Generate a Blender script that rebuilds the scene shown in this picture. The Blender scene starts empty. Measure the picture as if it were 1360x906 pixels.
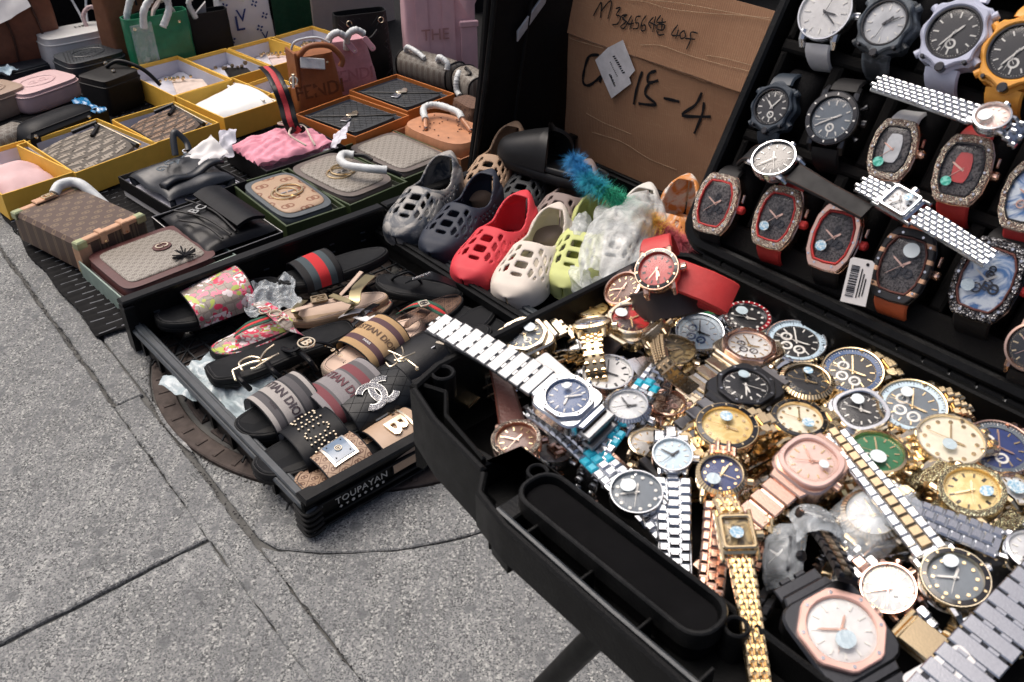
import bpy, math, random
from math import sin, cos, pi, radians, sqrt, atan2, exp
from mathutils import Vector, Matrix, noise
random.seed(7)
SC = bpy.context.scene
COL = SC.collection
# ---------------------------------------------------------------- camera
F, PITCH, CH = 1200.0, radians(35.5), 1.05
cam = bpy.data.cameras.new('camera'); camo = bpy.data.objects.new('camera', cam); COL.objects.link(camo)
cam.sensor_width = 36; cam.lens = F / 1360 * 36; cam.clip_start = .01; cam.clip_end = 400
camo.location = (0, 0, CH); camo.rotation_euler = (pi / 2 - PITCH, 0, 0)
cam.dof.use_dof = True; cam.dof.focus_distance = 1.25; cam.dof.aperture_fstop = 24
SC.camera = camo
# ---------------------------------------------------------------- world, sun, exposure
SUN_EL, SUN_AZ = radians(64), radians(305)      # azimuth clockwise from +Y: the bright part of the veiled sky is high to the left
w = bpy.data.worlds.new("World"); SC.world = w; w.use_nodes = True
nt = w.node_tree; bg = nt.nodes['Background']
sky = nt.nodes.new('ShaderNodeTexSky'); sky.sky_type = 'NISHITA'; sky.sun_disc = False
sky.sun_elevation = SUN_EL; sky.sun_rotation = SUN_AZ
sky.air_density = 0.55; sky.dust_density = 9.0; sky.ozone_density = 1.0; sky.altitude = 0
nt.links.new(sky.outputs[0], bg.inputs[0]); bg.inputs[1].default_value = .13
sl = bpy.data.lights.new('sun', 'SUN'); sl.energy = 1.2; sl.angle = radians(50); sl.color = (1, .96, .9)
so = bpy.data.objects.new('sun', sl); COL.objects.link(so)
sd = Vector((sin(SUN_AZ) * cos(SUN_EL), cos(SUN_AZ) * cos(SUN_EL), sin(SUN_EL)))
so.rotation_euler = sd.to_track_quat('Z', 'Y').to_euler(); so.location = sd * 10
SC.view_settings.view_transform = 'Standard'; SC.view_settings.look = 'None'
SC.view_settings.exposure = 0.3; SC.view_settings.gamma = 1

# ---------------------------------------------------------------- placing: a photograph pixel on a real plane
CP, SP = cos(PITCH), sin(PITCH)
CAM = Vector((0, 0, CH))
def ray(px, py):
    x = (px - 680) / F; y = -(py - 453) / F
    return Vector((x, CP + y * SP, -SP + y * CP))
def at(px, py, z=0.):
    r = ray(px, py); return CAM + r * ((z - CH) / r.z)
def onp(px, py, p0, n):
    r = ray(px, py); return CAM + r * ((p0 - CAM).dot(n) / r.dot(n))
def depth(p): return p.y * CP - (p.z - CH) * SP
def frame(o, xd, n=Vector((0, 0, 1))):
    n = n.normalized(); x = (xd - n * xd.dot(n)).normalized(); y = n.cross(x)
    m = Matrix((x, y, n)).transposed().to_4x4(); m.translation = o; return m
def tiltn(deg, az):          # unit normal tilted by deg from vertical towards compass azimuth az (0 = +x, 90 = +y, 270 = to the camera)
    a, z = radians(deg), radians(az)
    return Vector((sin(a) * cos(z), sin(a) * sin(z), cos(a)))
def place(px, py, z, ang, n=None, axis='y'):
    """matrix at pixel (px,py), height z, whose local y (or x) runs along image angle ang (degrees, counter-clockwise from right)"""
    n = n or Vector((0, 0, 1)); o = at(px, py, z)
    return place_o(o, px, py, ang, n, axis)
def place_o(o, px, py, ang, n, axis='y'):
    a = radians(ang); q = onp(px + 20 * cos(a), py - 20 * sin(a), o, n); q2 = onp(px - 20 * cos(a), py + 20 * sin(a), o, n)
    d = (q - q2).normalized()
    if axis == 'x': return frame(o, d, n)
    return frame(o, d.cross(n), n)
def S(x, y=None, z=None):
    y = x if y is None else y; z = x if z is None else z
    return Matrix.Diagonal((x, y, z, 1))
T = Matrix.Translation
def Rz(d): return Matrix.Rotation(radians(d), 4, 'Z')
def Rx(d): return Matrix.Rotation(radians(d), 4, 'X')
def Ry(d): return Matrix.Rotation(radians(d), 4, 'Y')

# ---------------------------------------------------------------- objects
def mk(name, mb, mat, parent=None, sm=40, kind=None, label=None):
    me = mb if isinstance(mb, bpy.types.Mesh) else mb.mesh(name, sm)
    if mat is not None and not me.materials: me.materials.append(mat)
    o = bpy.data.objects.new(name, me); COL.objects.link(o)
    if mat is not None and me.materials[0] is not mat:
        o.material_slots[0].link = 'OBJECT'; o.material_slots[0].material = mat
    if parent: o.parent = parent
    if kind: o['kind'] = kind
    if label: o['label'] = label
    return o
def tag(o, label, cat, group=None):
    o['label'] = label; o['category'] = cat
    if group: o['group'] = group
    return o
def thing(name, label, cat, M=None, group=None):
    o = bpy.data.objects.new(name, None); COL.objects.link(o); o.empty_display_size = .02
    if M is not None: o.matrix_world = M
    return tag(o, label, cat, group)
MEMO = {}
def memo(key, fn, sm=40):
    if key not in MEMO: MEMO[key] = fn().mesh(str(key[0]), sm)
    return MEMO[key]

class MB:
    def __init__(s): s.v = []; s.f = []; s.u = []; s.M = Matrix()
    def add(s, vs, fs, uv=None):
        b = len(s.v); M = s.M
        s.v += [M @ Vector(p) for p in vs]; s.f += [tuple(i + b for i in f) for f in fs]
        s.u += uv if uv else [(p[0], p[1]) for p in vs]
        return s
    def at(s, M): s.M = M; return s
    def mesh(s, name='m', sm=40):
        me = bpy.data.meshes.new(name); me.from_pydata(s.v, [], s.f)
        uvl = me.uv_layers.new(name='UVMap'); li = [0.] * (len(me.loops) * 2)
        vi = [0] * len(me.loops); me.loops.foreach_get('vertex_index', vi)
        for k, i in enumerate(vi): li[2 * k], li[2 * k + 1] = s.u[i]
        uvl.data.foreach_set('uv', li)
        if sm:
            me.polygons.foreach_set('use_smooth', [True] * len(me.polygons)); me.set_sharp_from_angle(angle=radians(sm))
        me.update(); return me
    def loft(s, loops, c0=True, c1=True, closed=True, uv=None):
        n = len(loops[0]); vs = [p for l in loops for p in l]; fs = []
        for k in range(len(loops) - 1):
            a, b = k * n, (k + 1) * n
            for i in range(n if closed else n - 1):
                j = (i + 1) % n; fs.append((a + i, a + j, b + j, b + i))
        if c0: fs.append(tuple(range(n - 1, -1, -1)))
        if c1: fs.append(tuple(range((len(loops) - 1) * n, len(loops) * n)))
        return s.add(vs, fs, uv)
    def prism(s, out, z0, z1, bev=0., bb=True, c0=True):
        L = []
        if bev and bb: L += [[(x, y, z0) for x, y in offs(out, -bev)], [(x, y, z0 + bev) for x, y in out]]
        else: L += [[(x, y, z0) for x, y in out]]
        if bev: L += [[(x, y, z1 - bev) for x, y in out], [(x, y, z1) for x, y in offs(out, -bev)]]
        else: L += [[(x, y, z1) for x, y in out]]
        return s.loft(L, c0=c0)
    def ring(s, o, i, z0, z1, bev=0.):
        n = len(o); L = [[(x, y, z0) for x, y in o]]
        if bev: L += [[(x, y, z1 - bev) for x, y in o], [(x, y, z1) for x, y in offs(o, -bev)], [(x, y, z1) for x, y in offs(i, bev)], [(x, y, z1 - bev) for x, y in i]]
        else: L += [[(x, y, z1) for x, y in o], [(x, y, z1) for x, y in i]]
        L += [[(x, y, z0) for x, y in i], [(x, y, z0) for x, y in o]]
        return s.loft(L, False, False)
    def box(s, x0, x1, y0, y1, z0, z1, bev=0.):
        return s.prism([(x0, y0), (x1, y0), (x1, y1), (x0, y1)], z0, z1, bev)
    def lathe(s, prof, n=32, c0=True, c1=True, teeth=None):
        L = []
        for k, (r, z) in enumerate(prof):
            l = []
            for i in range(n):
                a = 2 * pi * i / n; rr = r
                if teeth and k in teeth: rr = r * (1 + (teeth[k] if i % 2 else -teeth[k]))
                l.append((rr * cos(a), rr * sin(a), z))
            L.append(l)
        return s.loft(L, c0, c1)
    def tube(s, path, r, n=8, closed=False, flat=1.):
        P = [Vector(p) for p in path]; m = len(P); R = r if isinstance(r, (list, tuple)) else [r] * m
        L = []; prev = None; d = 0.; uv = []
        for k in range(m):
            t = (P[(k + 1) % m] - P[k - 1]) if closed else (P[min(k + 1, m - 1)] - P[max(k - 1, 0)])
            t = t.normalized() if t.length > 1e-9 else Vector((0, 0, 1))
            if prev is None:
                prev = Vector((0, 0, 1)) if abs(t.z) < .9 else Vector((1, 0, 0))
            a = (prev - t * prev.dot(t)).normalized(); prev = a; b = t.cross(a)
            if k: d += (P[k] - P[k - 1]).length
            L.append([P[k] + a * (cos(2 * pi * i / n) * R[k] * flat) + b * (sin(2 * pi * i / n) * R[k]) for i in range(n)])
            uv += [(d, i / n) for i in range(n)]
        if closed: L.append(L[0]); uv += uv[:n]
        return s.loft(L, not closed, not closed, uv=uv)
    def ribbon(s, path, w, t, up=None, closed=False):
        """path: list of (point, normal) ; width direction = tangent x normal"""
        m = len(path); L = []; uv = []; d = 0.
        W = w if isinstance(w, (list, tuple)) else [w] * m
        for k in range(m):
            p, n = Vector(path[k][0]), Vector(path[k][1]).normalized()
            a, b = Vector(path[max(k - 1, 0)][0]), Vector(path[min(k + 1, m - 1)][0])
            if closed: a, b = Vector(path[k - 1][0]), Vector(path[(k + 1) % m][0])
            tt = (b - a).normalized(); x = tt.cross(n).normalized(); h = W[k] / 2
            if k: d += (p - Vector(path[k - 1][0])).length
            e = min(t * .4, h * .3)
            L.append([p - x * h, p - x * (h - e) + n * t / 2, p + x * (h - e) + n * t / 2, p + x * h, p + x * (h - e) - n * t / 2, p - x * (h - e) - n * t / 2])
            uv += [(d, q) for q in (-h, -h + e, h - e, h, h - e, -h + e)]
        if closed: L.append(L[0]); uv += uv[:6]
        return s.loft(L, not closed, not closed, uv=uv)
    def grid(s, fn, nu, nv, skip=None, wrapu=False, flip=False):
        vs = []; uv = []
        for i in range(nu + 1):
            for j in range(nv + 1):
                u, v = i / nu, j / nv; vs.append(fn(u, v)); uv.append((u, v))
        fs = []
        for i in range(nu):
            for j in range(nv):
                if skip and skip(i, j): continue
                a = i * (nv + 1) + j; q = (a, a + nv + 1, a + nv + 2, a + 1)
                fs.append(q[::-1] if flip else q)
        return s.add(vs, fs, uv)
    def slab(s, fn, th, nu, nv):
        """closed sheet: fn(u,v)->(p); thickness along -z of the local frame by normals"""
        P = [[Vector(fn(i / nu, j / nv)) for j in range(nv + 1)] for i in range(nu + 1)]
        vs = []; uv = []
        N = []
        for i in range(nu + 1):
            for j in range(nv + 1):
                du = P[min(i + 1, nu)][j] - P[max(i - 1, 0)][j]; dv = P[i][min(j + 1, nv)] - P[i][max(j - 1, 0)]
                n = du.cross(dv); N.append(n.normalized() if n.length > 1e-12 else Vector((0, 0, 1)))
                vs.append(P[i][j]); uv.append((i / nu, j / nv))
        m = len(vs); vs += [vs[k] - N[k] * th for k in range(m)]; uv += uv
        fs = []; W = nv + 1
        for i in range(nu):
            for j in range(nv):
                a = i * W + j; fs.append((a, a + W, a + W + 1, a + 1)); fs.append((a + m, a + 1 + m, a + W + 1 + m, a + W + m))
        for i in range(nu):
            a = i * W; fs.append((a, a + m, a + W + m, a + W)); a = i * W + nv; fs.append((a, a + W, a + W + m, a + m))
        for j in range(nv):
            a = j; fs.append((a, a + 1, a + 1 + m, a + m)); a = nu * W + j; fs.append((a, a + m, a + 1 + m, a + 1))
        return s.add(vs, fs, uv)
    def ball(s, c, r, n=10, sz=1.):
        c = Vector(c); m = n // 2; L = []
        for k in range(1, m):
            a = pi * k / m; L.append([c + Vector((r * sin(a) * cos(2 * pi * i / n), r * sin(a) * sin(2 * pi * i / n), -r * cos(a) * sz)) for i in range(n)])
        b = len(s.v); s.loft(L); return s
def offs(out, d):
    n = len(out); r = []
    for i in range(n):
        ax, ay = out[i - 1]; bx, by = out[i]; cx, cy = out[(i + 1) % n]
        n1 = (by - ay, -(bx - ax)); n2 = (cy - by, -(cx - bx))
        l1 = math.hypot(*n1) or 1e-9; l2 = math.hypot(*n2) or 1e-9
        nx, ny = n1[0] / l1 + n2[0] / l2, n1[1] / l1 + n2[1] / l2; l = math.hypot(nx, ny) or 1e-9
        k = d / max(.35, l / 2); r.append((bx + nx / l * k, by + ny / l * k))
    return r
def circ(r, n=32, ph=0., ry=None): return [(r * cos(2 * pi * i / n + ph), (ry or r) * sin(2 * pi * i / n + ph)) for i in range(n)]
def rrect(w, h, r, n=4, cx=0, cy=0):
    o = []
    for k, (sx, sy) in enumerate(((1, 1), (-1, 1), (-1, -1), (1, -1))):
        for i in range(n + 1):
            a = pi / 2 * (k + i / n); o.append((cx + sx * (w / 2 - r) + r * cos(a), cy + sy * (h / 2 - r) + r * sin(a)))
    return o
def supel(a, b, e, n=32): return [(a * math.copysign(abs(cos(t)) ** (2 / e), cos(t)), b * math.copysign(abs(sin(t)) ** (2 / e), sin(t))) for t in [2 * pi * i / n for i in range(n)]]
def arc(c, r, a0, a1, n, ax='xy'):
    r2 = []
    for i in range(n + 1):
        a = radians(a0 + (a1 - a0) * i / n); r2.append((c[0] + r * cos(a), c[1] + r * sin(a)))
    return r2
def smooth_path(pts, n=6):
    P = [Vector(p) for p in pts]; out = []
    for i in range(len(P) - 1):
        p0 = P[max(i - 1, 0)]; p1 = P[i]; p2 = P[i + 1]; p3 = P[min(i + 2, len(P) - 1)]
        for k in range(n):
            t = k / n; out.append(.5 * ((2 * p1) + (p2 - p0) * t + (2 * p0 - 5 * p1 + 4 * p2 - p3) * t * t + (3 * p1 - p0 - 3 * p2 + p3) * t ** 3))
    out.append(P[-1]); return out
def nz(x, y, z=0., s=1.): return noise.noise(Vector((x * s, y * s, z * s)))

TXT = {}
def text(s, size, ext=0., bold=0., sp=1.):
    """triangulated lettering, centred on the origin: (verts, faces)"""
    k = (s, size, ext, bold, sp)
    if k in TXT: return TXT[k]
    c = bpy.data.curves.new('t', 'FONT'); c.body = s; c.size = size; c.align_x = 'CENTER'; c.align_y = 'CENTER'
    c.extrude = ext; c.offset = bold; c.resolution_u = 2; c.space_character = sp
    o = bpy.data.objects.new('t', c); COL.objects.link(o)
    bpy.context.view_layer.update(); dg = bpy.context.evaluated_depsgraph_get()
    me = bpy.data.meshes.new_from_object(o.evaluated_get(dg))
    r = ([tuple(v.co) for v in me.vertices], [tuple(p.vertices) for p in me.polygons])
    bpy.data.objects.remove(o); bpy.data.curves.remove(c); bpy.data.meshes.remove(me)
    TXT[k] = r; return r
def text_mb(s, size, ext=0., bold=0., M=None, mp=None, sp=1.):
    v, f = text(s, size, ext, bold, sp); m = MB()
    if M: v = [tuple(M @ Vector(p)) for p in v]
    if mp: v = [tuple(mp(*p)) for p in v]
    m.add(v, f); return m

# ---------------------------------------------------------------- materials
class NT:
    def __init__(s, name):
        s.m = bpy.data.materials.new(name); s.m.use_nodes = True; s.t = s.m.node_tree
        s.b = s.t.nodes['Principled BSDF']; s.out = s.t.nodes['Material Output']
    def n(s, ty, **k):
        q = s.t.nodes.new('ShaderNode' + ty)
        for a, b in k.items(): setattr(q, a, b)
        return q
    def set(s, sock, v):
        if isinstance(v, bpy.types.NodeSocket): s.t.links.new(v, sock)
        elif isinstance(v, (tuple, list)) and len(v) == 3 and sock.type == 'RGBA': sock.default_value = (*v, 1)
        else: sock.default_value = v
    def math(s, op, a, b=0., c=0.):
        q = s.n('Math', operation=op); s.set(q.inputs[0], a); s.set(q.inputs[1], b); s.set(q.inputs[2], c); return q.outputs[0]
    def mix(s, f, a, b):
        q = s.n('Mix', data_type='RGBA'); s.set(q.inputs[0], f); s.set(q.inputs[6], a); s.set(q.inputs[7], b); return q.outputs[2]
    def co(s, kind='Object', sc=None, rot=None):
        q = s.n('TexCoord').outputs[kind]
        if sc or rot:
            mp = s.n('Mapping'); s.set(mp.inputs[0], q)
            if sc: mp.inputs[3].default_value = sc if isinstance(sc, (tuple, list)) else (sc,) * 3
            if rot: mp.inputs[2].default_value = rot
            q = mp.outputs[0]
        return q
    def noise(s, co, sc, det=3, rough=.5, dist=0.):
        q = s.n('TexNoise'); s.set(q.inputs['Vector'], co); q.inputs['Scale'].default_value = sc; q.inputs['Detail'].default_value = det
        q.inputs['Roughness'].default_value = rough; q.inputs['Distortion'].default_value = dist; return q.outputs[0]
    def voro(s, co, sc, feat='F1', out=0, rnd=1.):
        q = s.n('TexVoronoi', feature=feat); s.set(q.inputs['Vector'], co); q.inputs['Scale'].default_value = sc
        q.inputs['Randomness'].default_value = rnd; return q.outputs[out]
    def ramp(s, f, stops):
        q = s.n('ValToRGB'); s.set(q.inputs[0], f); e = q.color_ramp.elements
        for i, (p, c) in enumerate(stops):
            el = e[i] if i < 2 else e.new(p)
            el.position = p; el.color = (*c, 1) if isinstance(c, (tuple, list)) else (c, c, c, 1)
        return q.outputs[0]
    def sep(s, co): q = s.n('SeparateXYZ'); s.set(q.inputs[0], co); return q.outputs
    def bump(s, h, st=.3, d=.001):
        q = s.n('Bump'); s.set(q.inputs['Height'], h); q.inputs['Strength'].default_value = st; q.inputs['Distance'].default_value = d
        s.t.links.new(q.outputs[0], s.b.inputs['Normal'])
    def P(s, **k):
        for a, v in k.items(): s.set(s.b.inputs[{'col': 'Base Color', 'ro': 'Roughness', 'me': 'Metallic', 'sp': 'Specular IOR Level', 'coat': 'Coat Weight', 'tr': 'Transmission Weight', 'al': 'Alpha', 'sheen': 'Sheen Weight'}[a]], v)
        return s
MATS = {}
def basic(name, col, ro=.5, me=0., var=.15, sc=40., bump=0., bsc=300., sp=.5, coat=0., wear=0.):
    """plain surface with mottling, uneven gloss and fine relief; var = strength of the colour variation"""
    if name in MATS: return MATS[name]
    a = NT(name); co = a.co(); n = a.noise(co, sc, 4, .6)
    if max(col) < .02 and not coat: sp *= .5
    c0 = tuple(c * (1 - var) for c in col); c1 = tuple(min(1, c * (1 + var)) for c in col)
    r = a.ramp(n, [(.3, c0), (.7, c1)])
    a.P(col=r, me=me, sp=sp, coat=coat)
    rr = a.math('MULTIPLY_ADD', a.noise(co, sc * 2.3, 3), ro * .5, ro * .75); a.P(ro=rr)
    if wear:
        d = a.noise(co, 9, 6, .7); d = a.ramp(d, [(.5, 0.), (.72, 1.)]); a.P(col=a.mix(a.math('MULTIPLY', d, wear), r, (.25, .24, .22)))
    if bump: a.bump(a.noise(co, bsc, 3), bump, .0008)
    MATS[name] = a.m; return a.m
# ================================================================ materials in use
def m_ground():
    a = NT('exposed_aggregate_concrete'); co = a.co()
    big = a.noise(co, 1.6, 5, .6); mid = a.noise(co, 9, 6, .75); blot = a.noise(co, 14, 3, .5, .6)
    v1 = a.n('TexVoronoi'); a.set(v1.inputs['Vector'], co); v1.inputs['Scale'].default_value = 540
    v2 = a.n('TexVoronoi'); a.set(v2.inputs['Vector'], co); v2.inputs['Scale'].default_value = 330
    g1 = a.sep(v1.outputs['Color'])[0]; g2 = a.sep(v2.outputs['Color'])[1]
    base = a.ramp(mid, [(.22, (.115, .120, .118)), (.5, (.245, .252, .248)), (.75, (.36, .367, .355))])
    base = a.mix(a.math('MULTIPLY', a.ramp(big, [(.40, 0), (.62, 1)]), .6), base, (.14, .143, .138))
    dk = a.ramp(g1, [(.66, 0.), (.72, 1.)]); col = a.mix(a.math('MULTIPLY', dk, .75), base, (.05, .055, .06))
    dk2 = a.ramp(g2, [(.88, 0.), (.91, 1.)]); col = a.mix(a.math('MULTIPLY', dk2, .8), col, (.05, .052, .055))
    lt = a.ramp(g2, [(.10, 1.), (.16, 0.)]); col = a.mix(a.math('MULTIPLY', lt, .55), col, (.52, .52, .49))
    # trowel streaks along the slab edge
    st = a.noise(a.co('Object', (60, 3, 1), (0, 0, radians(-39))), 1, 4, .6); col = a.mix(a.math('MULTIPLY', a.ramp(st, [(.42, .0), (.60, .55)]), 1.), col, (.15, .155, .16))
    sp = a.voro(co, 21, 'F1', 0); sn = a.math('ADD', sp, a.math('MULTIPLY', a.noise(co, 60, 3), .3)); gum = a.ramp(sn, [(.30, .7), (.40, 0.)])
    pick = a.ramp(a.noise(co, 3.1, 2), [(.36, 0.), (.46, 1.)]); col = a.mix(a.math('MULTIPLY', gum, pick), col, (.11, .115, .12))
    ru = a.ramp(a.noise(co, 5.3, 5, .7), [(.66, 0.), (.76, .35)]); col = a.mix(ru, col, (.23, .18, .12))
    a.P(col=col, ro=.85, sp=.25)
    h = a.math('ADD', a.math('MULTIPLY', g1, .5), a.math('MULTIPLY', mid, 1.2)); a.bump(h, .55, .002); return a.m
def m_cardboard():
    a = NT('brown_cardboard'); co = a.co('Object'); x, y, z = a.sep(co)
    n = a.noise(co, 3, 5, .6); fib = a.noise(a.co('Object', (400, 14, 10)), 1, 2); cor = a.n('TexWave', wave_type='BANDS', bands_direction='X'); a.set(cor.inputs[0], co); cor.inputs['Scale'].default_value = 55; cor.inputs['Distortion'].default_value = .4
    col = a.ramp(n, [(.3, (.27, .145, .082)), (.7, (.36, .205, .118))])
    col = a.mix(a.math('MULTIPLY', fib, .35), col, (.15, .07, .035)); col = a.mix(a.math('MULTIPLY', cor.outputs[0], .12), col, (.34, .19, .11))
    sc = a.ramp(a.noise(a.co('Object', (4, 22, 4), (0, 0, .35)), 1.2, 5, .7, 1.4), [(.495, 0.), (.503, .8), (.511, 0.)]); col = a.mix(a.math('MULTIPLY', sc, .35), col, (.5, .34, .2))
    a.P(col=col, ro=.72, sp=.3); a.bump(a.math('ADD', a.math('MULTIPLY', cor.outputs[0], .4), a.noise(co, 12, 4)), .35, .003); return a.m
def m_rings(name, base, ink, sc=60., ro=.5, tight=.05, line=True):
    """woven canvas print of paired rings joined by dotted diagonals"""
    a = NT(name); uv = a.co('Object'); x, y, z = a.sep(uv)
    u = a.math('MULTIPLY', x, sc); v = a.math('MULTIPLY', y, sc)
    p = a.math('ADD', u, v); q = a.math('SUBTRACT', u, v)
    fu = a.math('SUBTRACT', a.math('FRACT', p), .5); fv = a.math('SUBTRACT', a.math('FRACT', q), .5)
    def ringd(dx):
        ax = a.math('ADD', a.math('MULTIPLY', a.math('ADD', fu, fv), .5), dx); ay = a.math('MULTIPLY', a.math('SUBTRACT', fu, fv), .5)
        r = a.math('SQRT', a.math('ADD', a.math('MULTIPLY', ax, ax), a.math('MULTIPLY', ay, ay)))
        return a.math('LESS_THAN', a.math('ABSOLUTE', a.math('SUBTRACT', r, .13)), tight)
    ink_f = a.math('MAXIMUM', ringd(-.09), ringd(.09))
    if line:
        l = a.math('LESS_THAN', a.math('MINIMUM', a.math('ABSOLUTE', a.math('SUBTRACT', a.math('ABSOLUTE', fu), .5)), a.math('ABSOLUTE', a.math('SUBTRACT', a.math('ABSOLUTE', fv), .5))), .035)
        ink_f = a.math('MAXIMUM', ink_f, l)
    n = a.noise(a.co('Object'), 300, 3); b = a.mix(n, tuple(c * .8 for c in base), tuple(min(1, c * 1.15) for c in base))
    a.P(col=a.mix(ink_f, b, ink), ro=ro, sp=.35); a.bump(n, .2, .0006); return a.m
def m_floral():
    a = NT('floral_canvas'); co = a.co('Object'); n = a.noise(co, 300, 2)
    b = a.mix(n, (.27, .23, .19), (.4, .35, .30)); 
    gr = a.voro(co, 62, 'DISTANCE_TO_EDGE', 0, .2); b = a.mix(a.math('MULTIPLY', a.math('LESS_THAN', gr, .06), .6), b, (.16, .12, .10))
    for sc, lo, c1, off in ((26, .54, (.55, .03, .08), 0), (30, .56, (.72, .20, .28), 3.1), (34, .58, (.80, .70, .70), 7.7), (24, .64, (.42, .50, .10), 12.3)):
        mp = a.n('Mapping'); a.set(mp.inputs[0], co); mp.inputs[1].default_value = (off, off, 0)
        m = a.noise(mp.outputs[0], sc, 0, .2); pet = a.voro(mp.outputs[0], sc * 3.2, 'F1', 0)
        f = a.math('MULTIPLY', a.math('GREATER_THAN', m, lo), a.math('LESS_THAN', pet, .52)); b = a.mix(f, b, c1)
    a.P(col=b, ro=.45, sp=.4); return a.m
def m_stripe(name, stops, scale, axis=1, ro=.6, base='UV', bump=0.):
    """stops: [(v, colour)] across the strap; scale converts the coordinate to 0..1"""
    a = NT(name); c = a.sep(a.co(base))[axis]; c = a.math('MULTIPLY_ADD', c, scale, .5 if base == 'Object' else 0)
    r = a.n('ValToRGB'); a.set(r.inputs[0], c); r.color_ramp.interpolation = 'CONSTANT'; e = r.color_ramp.elements
    for i, (p, col) in enumerate(stops):
        el = e[i] if i < 2 else e.new(p)
        el.position = p; el.color = (*col, 1)
    n = a.noise(a.co('Object'), 500, 2); a.P(col=a.mix(a.math('MULTIPLY', n, .3), r.outputs[0], (.02, .02, .02)), ro=ro, sp=.35); a.bump(n, .3, .0006); return a.m
def m_gem(name, base, sc=1500., me=.9):
    a = NT(name); co = a.co(); v = a.n('TexVoronoi'); a.set(v.inputs[0], co); v.inputs['Scale'].default_value = sc
    c = a.sep(v.outputs['Color'])[0]; a.P(col=a.mix(a.ramp(c, [(.35, 0.), (.75, 1.)]), tuple(x * .55 for x in base), tuple(min(.95, x * 1.5 + .12) for x in base)), ro=.18, me=me)
    a.bump(v.outputs['Distance'], 1., .001); return a.m
def m_marble(name, c0, c1, sc=22., ro=.5, dist=2.5):
    a = NT(name); co = a.co(); n = a.noise(co, sc, 4, .6, dist); a.P(col=a.ramp(n, [(.42, c0), (.56, c1)]), ro=ro, sp=.4); return a.m
def m_plastic_film(name, tint=(.85, .93, .98), op=.35):
    a = NT(name); co = a.co(); t = a.n('BsdfTransparent'); g = a.n('BsdfGlossy'); d = a.n('BsdfDiffuse'); mx = a.n('MixShader'); mx2 = a.n('MixShader')
    n = a.noise(co, 55, 4, .65, 1.2); bp = a.n('Bump'); a.set(bp.inputs['Height'], n); bp.inputs['Strength'].default_value = 1; bp.inputs['Distance'].default_value = .0015
    for q in (g, d): a.t.links.new(bp.outputs[0], q.inputs['Normal'])
    g.inputs['Roughness'].default_value = .28; d.inputs[0].default_value = (*tint, 1)
    a.set(mx.inputs[0], .12); a.t.links.new(d.outputs[0], mx.inputs[1]); a.t.links.new(g.outputs[0], mx.inputs[2])
    a.set(mx2.inputs[0], a.math('MULTIPLY_ADD', n, .6, op - .3)); a.t.links.new(t.outputs[0], mx2.inputs[1]); a.t.links.new(mx.outputs[0], mx2.inputs[2])
    a.t.links.new(mx2.outputs[0], a.out.inputs[0]); return a.m
def m_crystal():
    a = NT('watch_crystal'); t = a.n('BsdfTransparent'); g = a.n('BsdfGlossy'); mx = a.n('MixShader'); fr = a.n('Fresnel'); fr.inputs[0].default_value = 1.5
    g.inputs['Roughness'].default_value = .06; f = a.math('MULTIPLY_ADD', fr.outputs[0], .42, .0)
    a.set(mx.inputs[0], f); a.t.links.new(t.outputs[0], mx.inputs[1]); a.t.links.new(g.outputs[0], mx.inputs[2]); a.t.links.new(mx.outputs[0], a.out.inputs[0]); return a.m
def m_metal(name, col, ro=.22):
    a = NT(name); co = a.co(); n = a.noise(co, 160, 4, .6); n2 = a.noise(a.co('Object', (1, 1, 1)), 900, 2)
    a.P(col=a.mix(n, tuple(c * .82 for c in col), col), me=1., ro=a.math('MULTIPLY_ADD', n2, ro * .8, ro * .6)); a.bump(n2, .08, .0004); return a.m
BLK = basic('black_moulded_plastic', (.0045, .0048, .005), .42, bump=.25, bsc=900, sp=.28, var=.3)
BLK2 = basic('scuffed_black_plastic', (.0055, .006, .0065), .36, bump=.3, bsc=500, sp=.3, var=.35, wear=.05)
RAIL = basic('worn_grey_black_rail', (.035, .042, .048), .33, bump=.2, sp=.5, var=.3)
FOAM = basic('black_foam', (.012, .0117, .0115), .95, sp=.15, bump=.6, bsc=1500)
PILLOW = basic('charcoal_cushion_cloth', (.011, .011, .0115), .95, sp=.04, bump=.6, bsc=900)
LEA = basic('black_leather', (.007, .0075, .009), .36, bump=.5, bsc=420, var=.25)
LEAS = basic('smooth_black_leather', (.007, .008, .010), .42, bump=.15, bsc=120, var=.25, sp=.3)
NAVYL = basic('blue_black_leather', (.011, .015, .021), .38, bump=.3, bsc=500, var=.2)
CLOTHB = basic('black_cloth', (.006, .006, .0065), .95, sp=.08, bump=.4, bsc=200)
TISSUE = basic('white_tissue_paper', (.60, .60, .66), .8, var=.06, bump=.3, bsc=25, sp=.2)
WRAP = basic('white_foam_wrap', (.58, .61, .61), .5, var=.16, bump=1., bsc=130)
WHITE = basic('white_card', (.68, .67, .66), .7, var=.05)
STEEL = m_metal('polished_steel', (.66, .68, .71), .2); GOLD = m_metal('yellow_gold', (.88, .69, .42), .2)
PGOLD = m_metal('pale_gold', (.90, .78, .58), .22); ROSE = m_metal('rose_gold', (.84, .56, .44), .22); GUN = m_metal('dark_gunmetal', (.07, .072, .078), .35)
BRONZE = m_metal('aged_bronze_gold', (.40, .31, .20), .3)
GLASSY = m_crystal(); FILM = m_plastic_film('clear_plastic_film', op=.16); FILMB = m_plastic_film('milky_plastic_bag', (.80, .84, .84), .40)
BLUEW = basic('turquoise_protective_film', (.02, .42, .58), .25, coat=.4)
GRN = m_ground(); CARD = m_cardboard()
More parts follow.
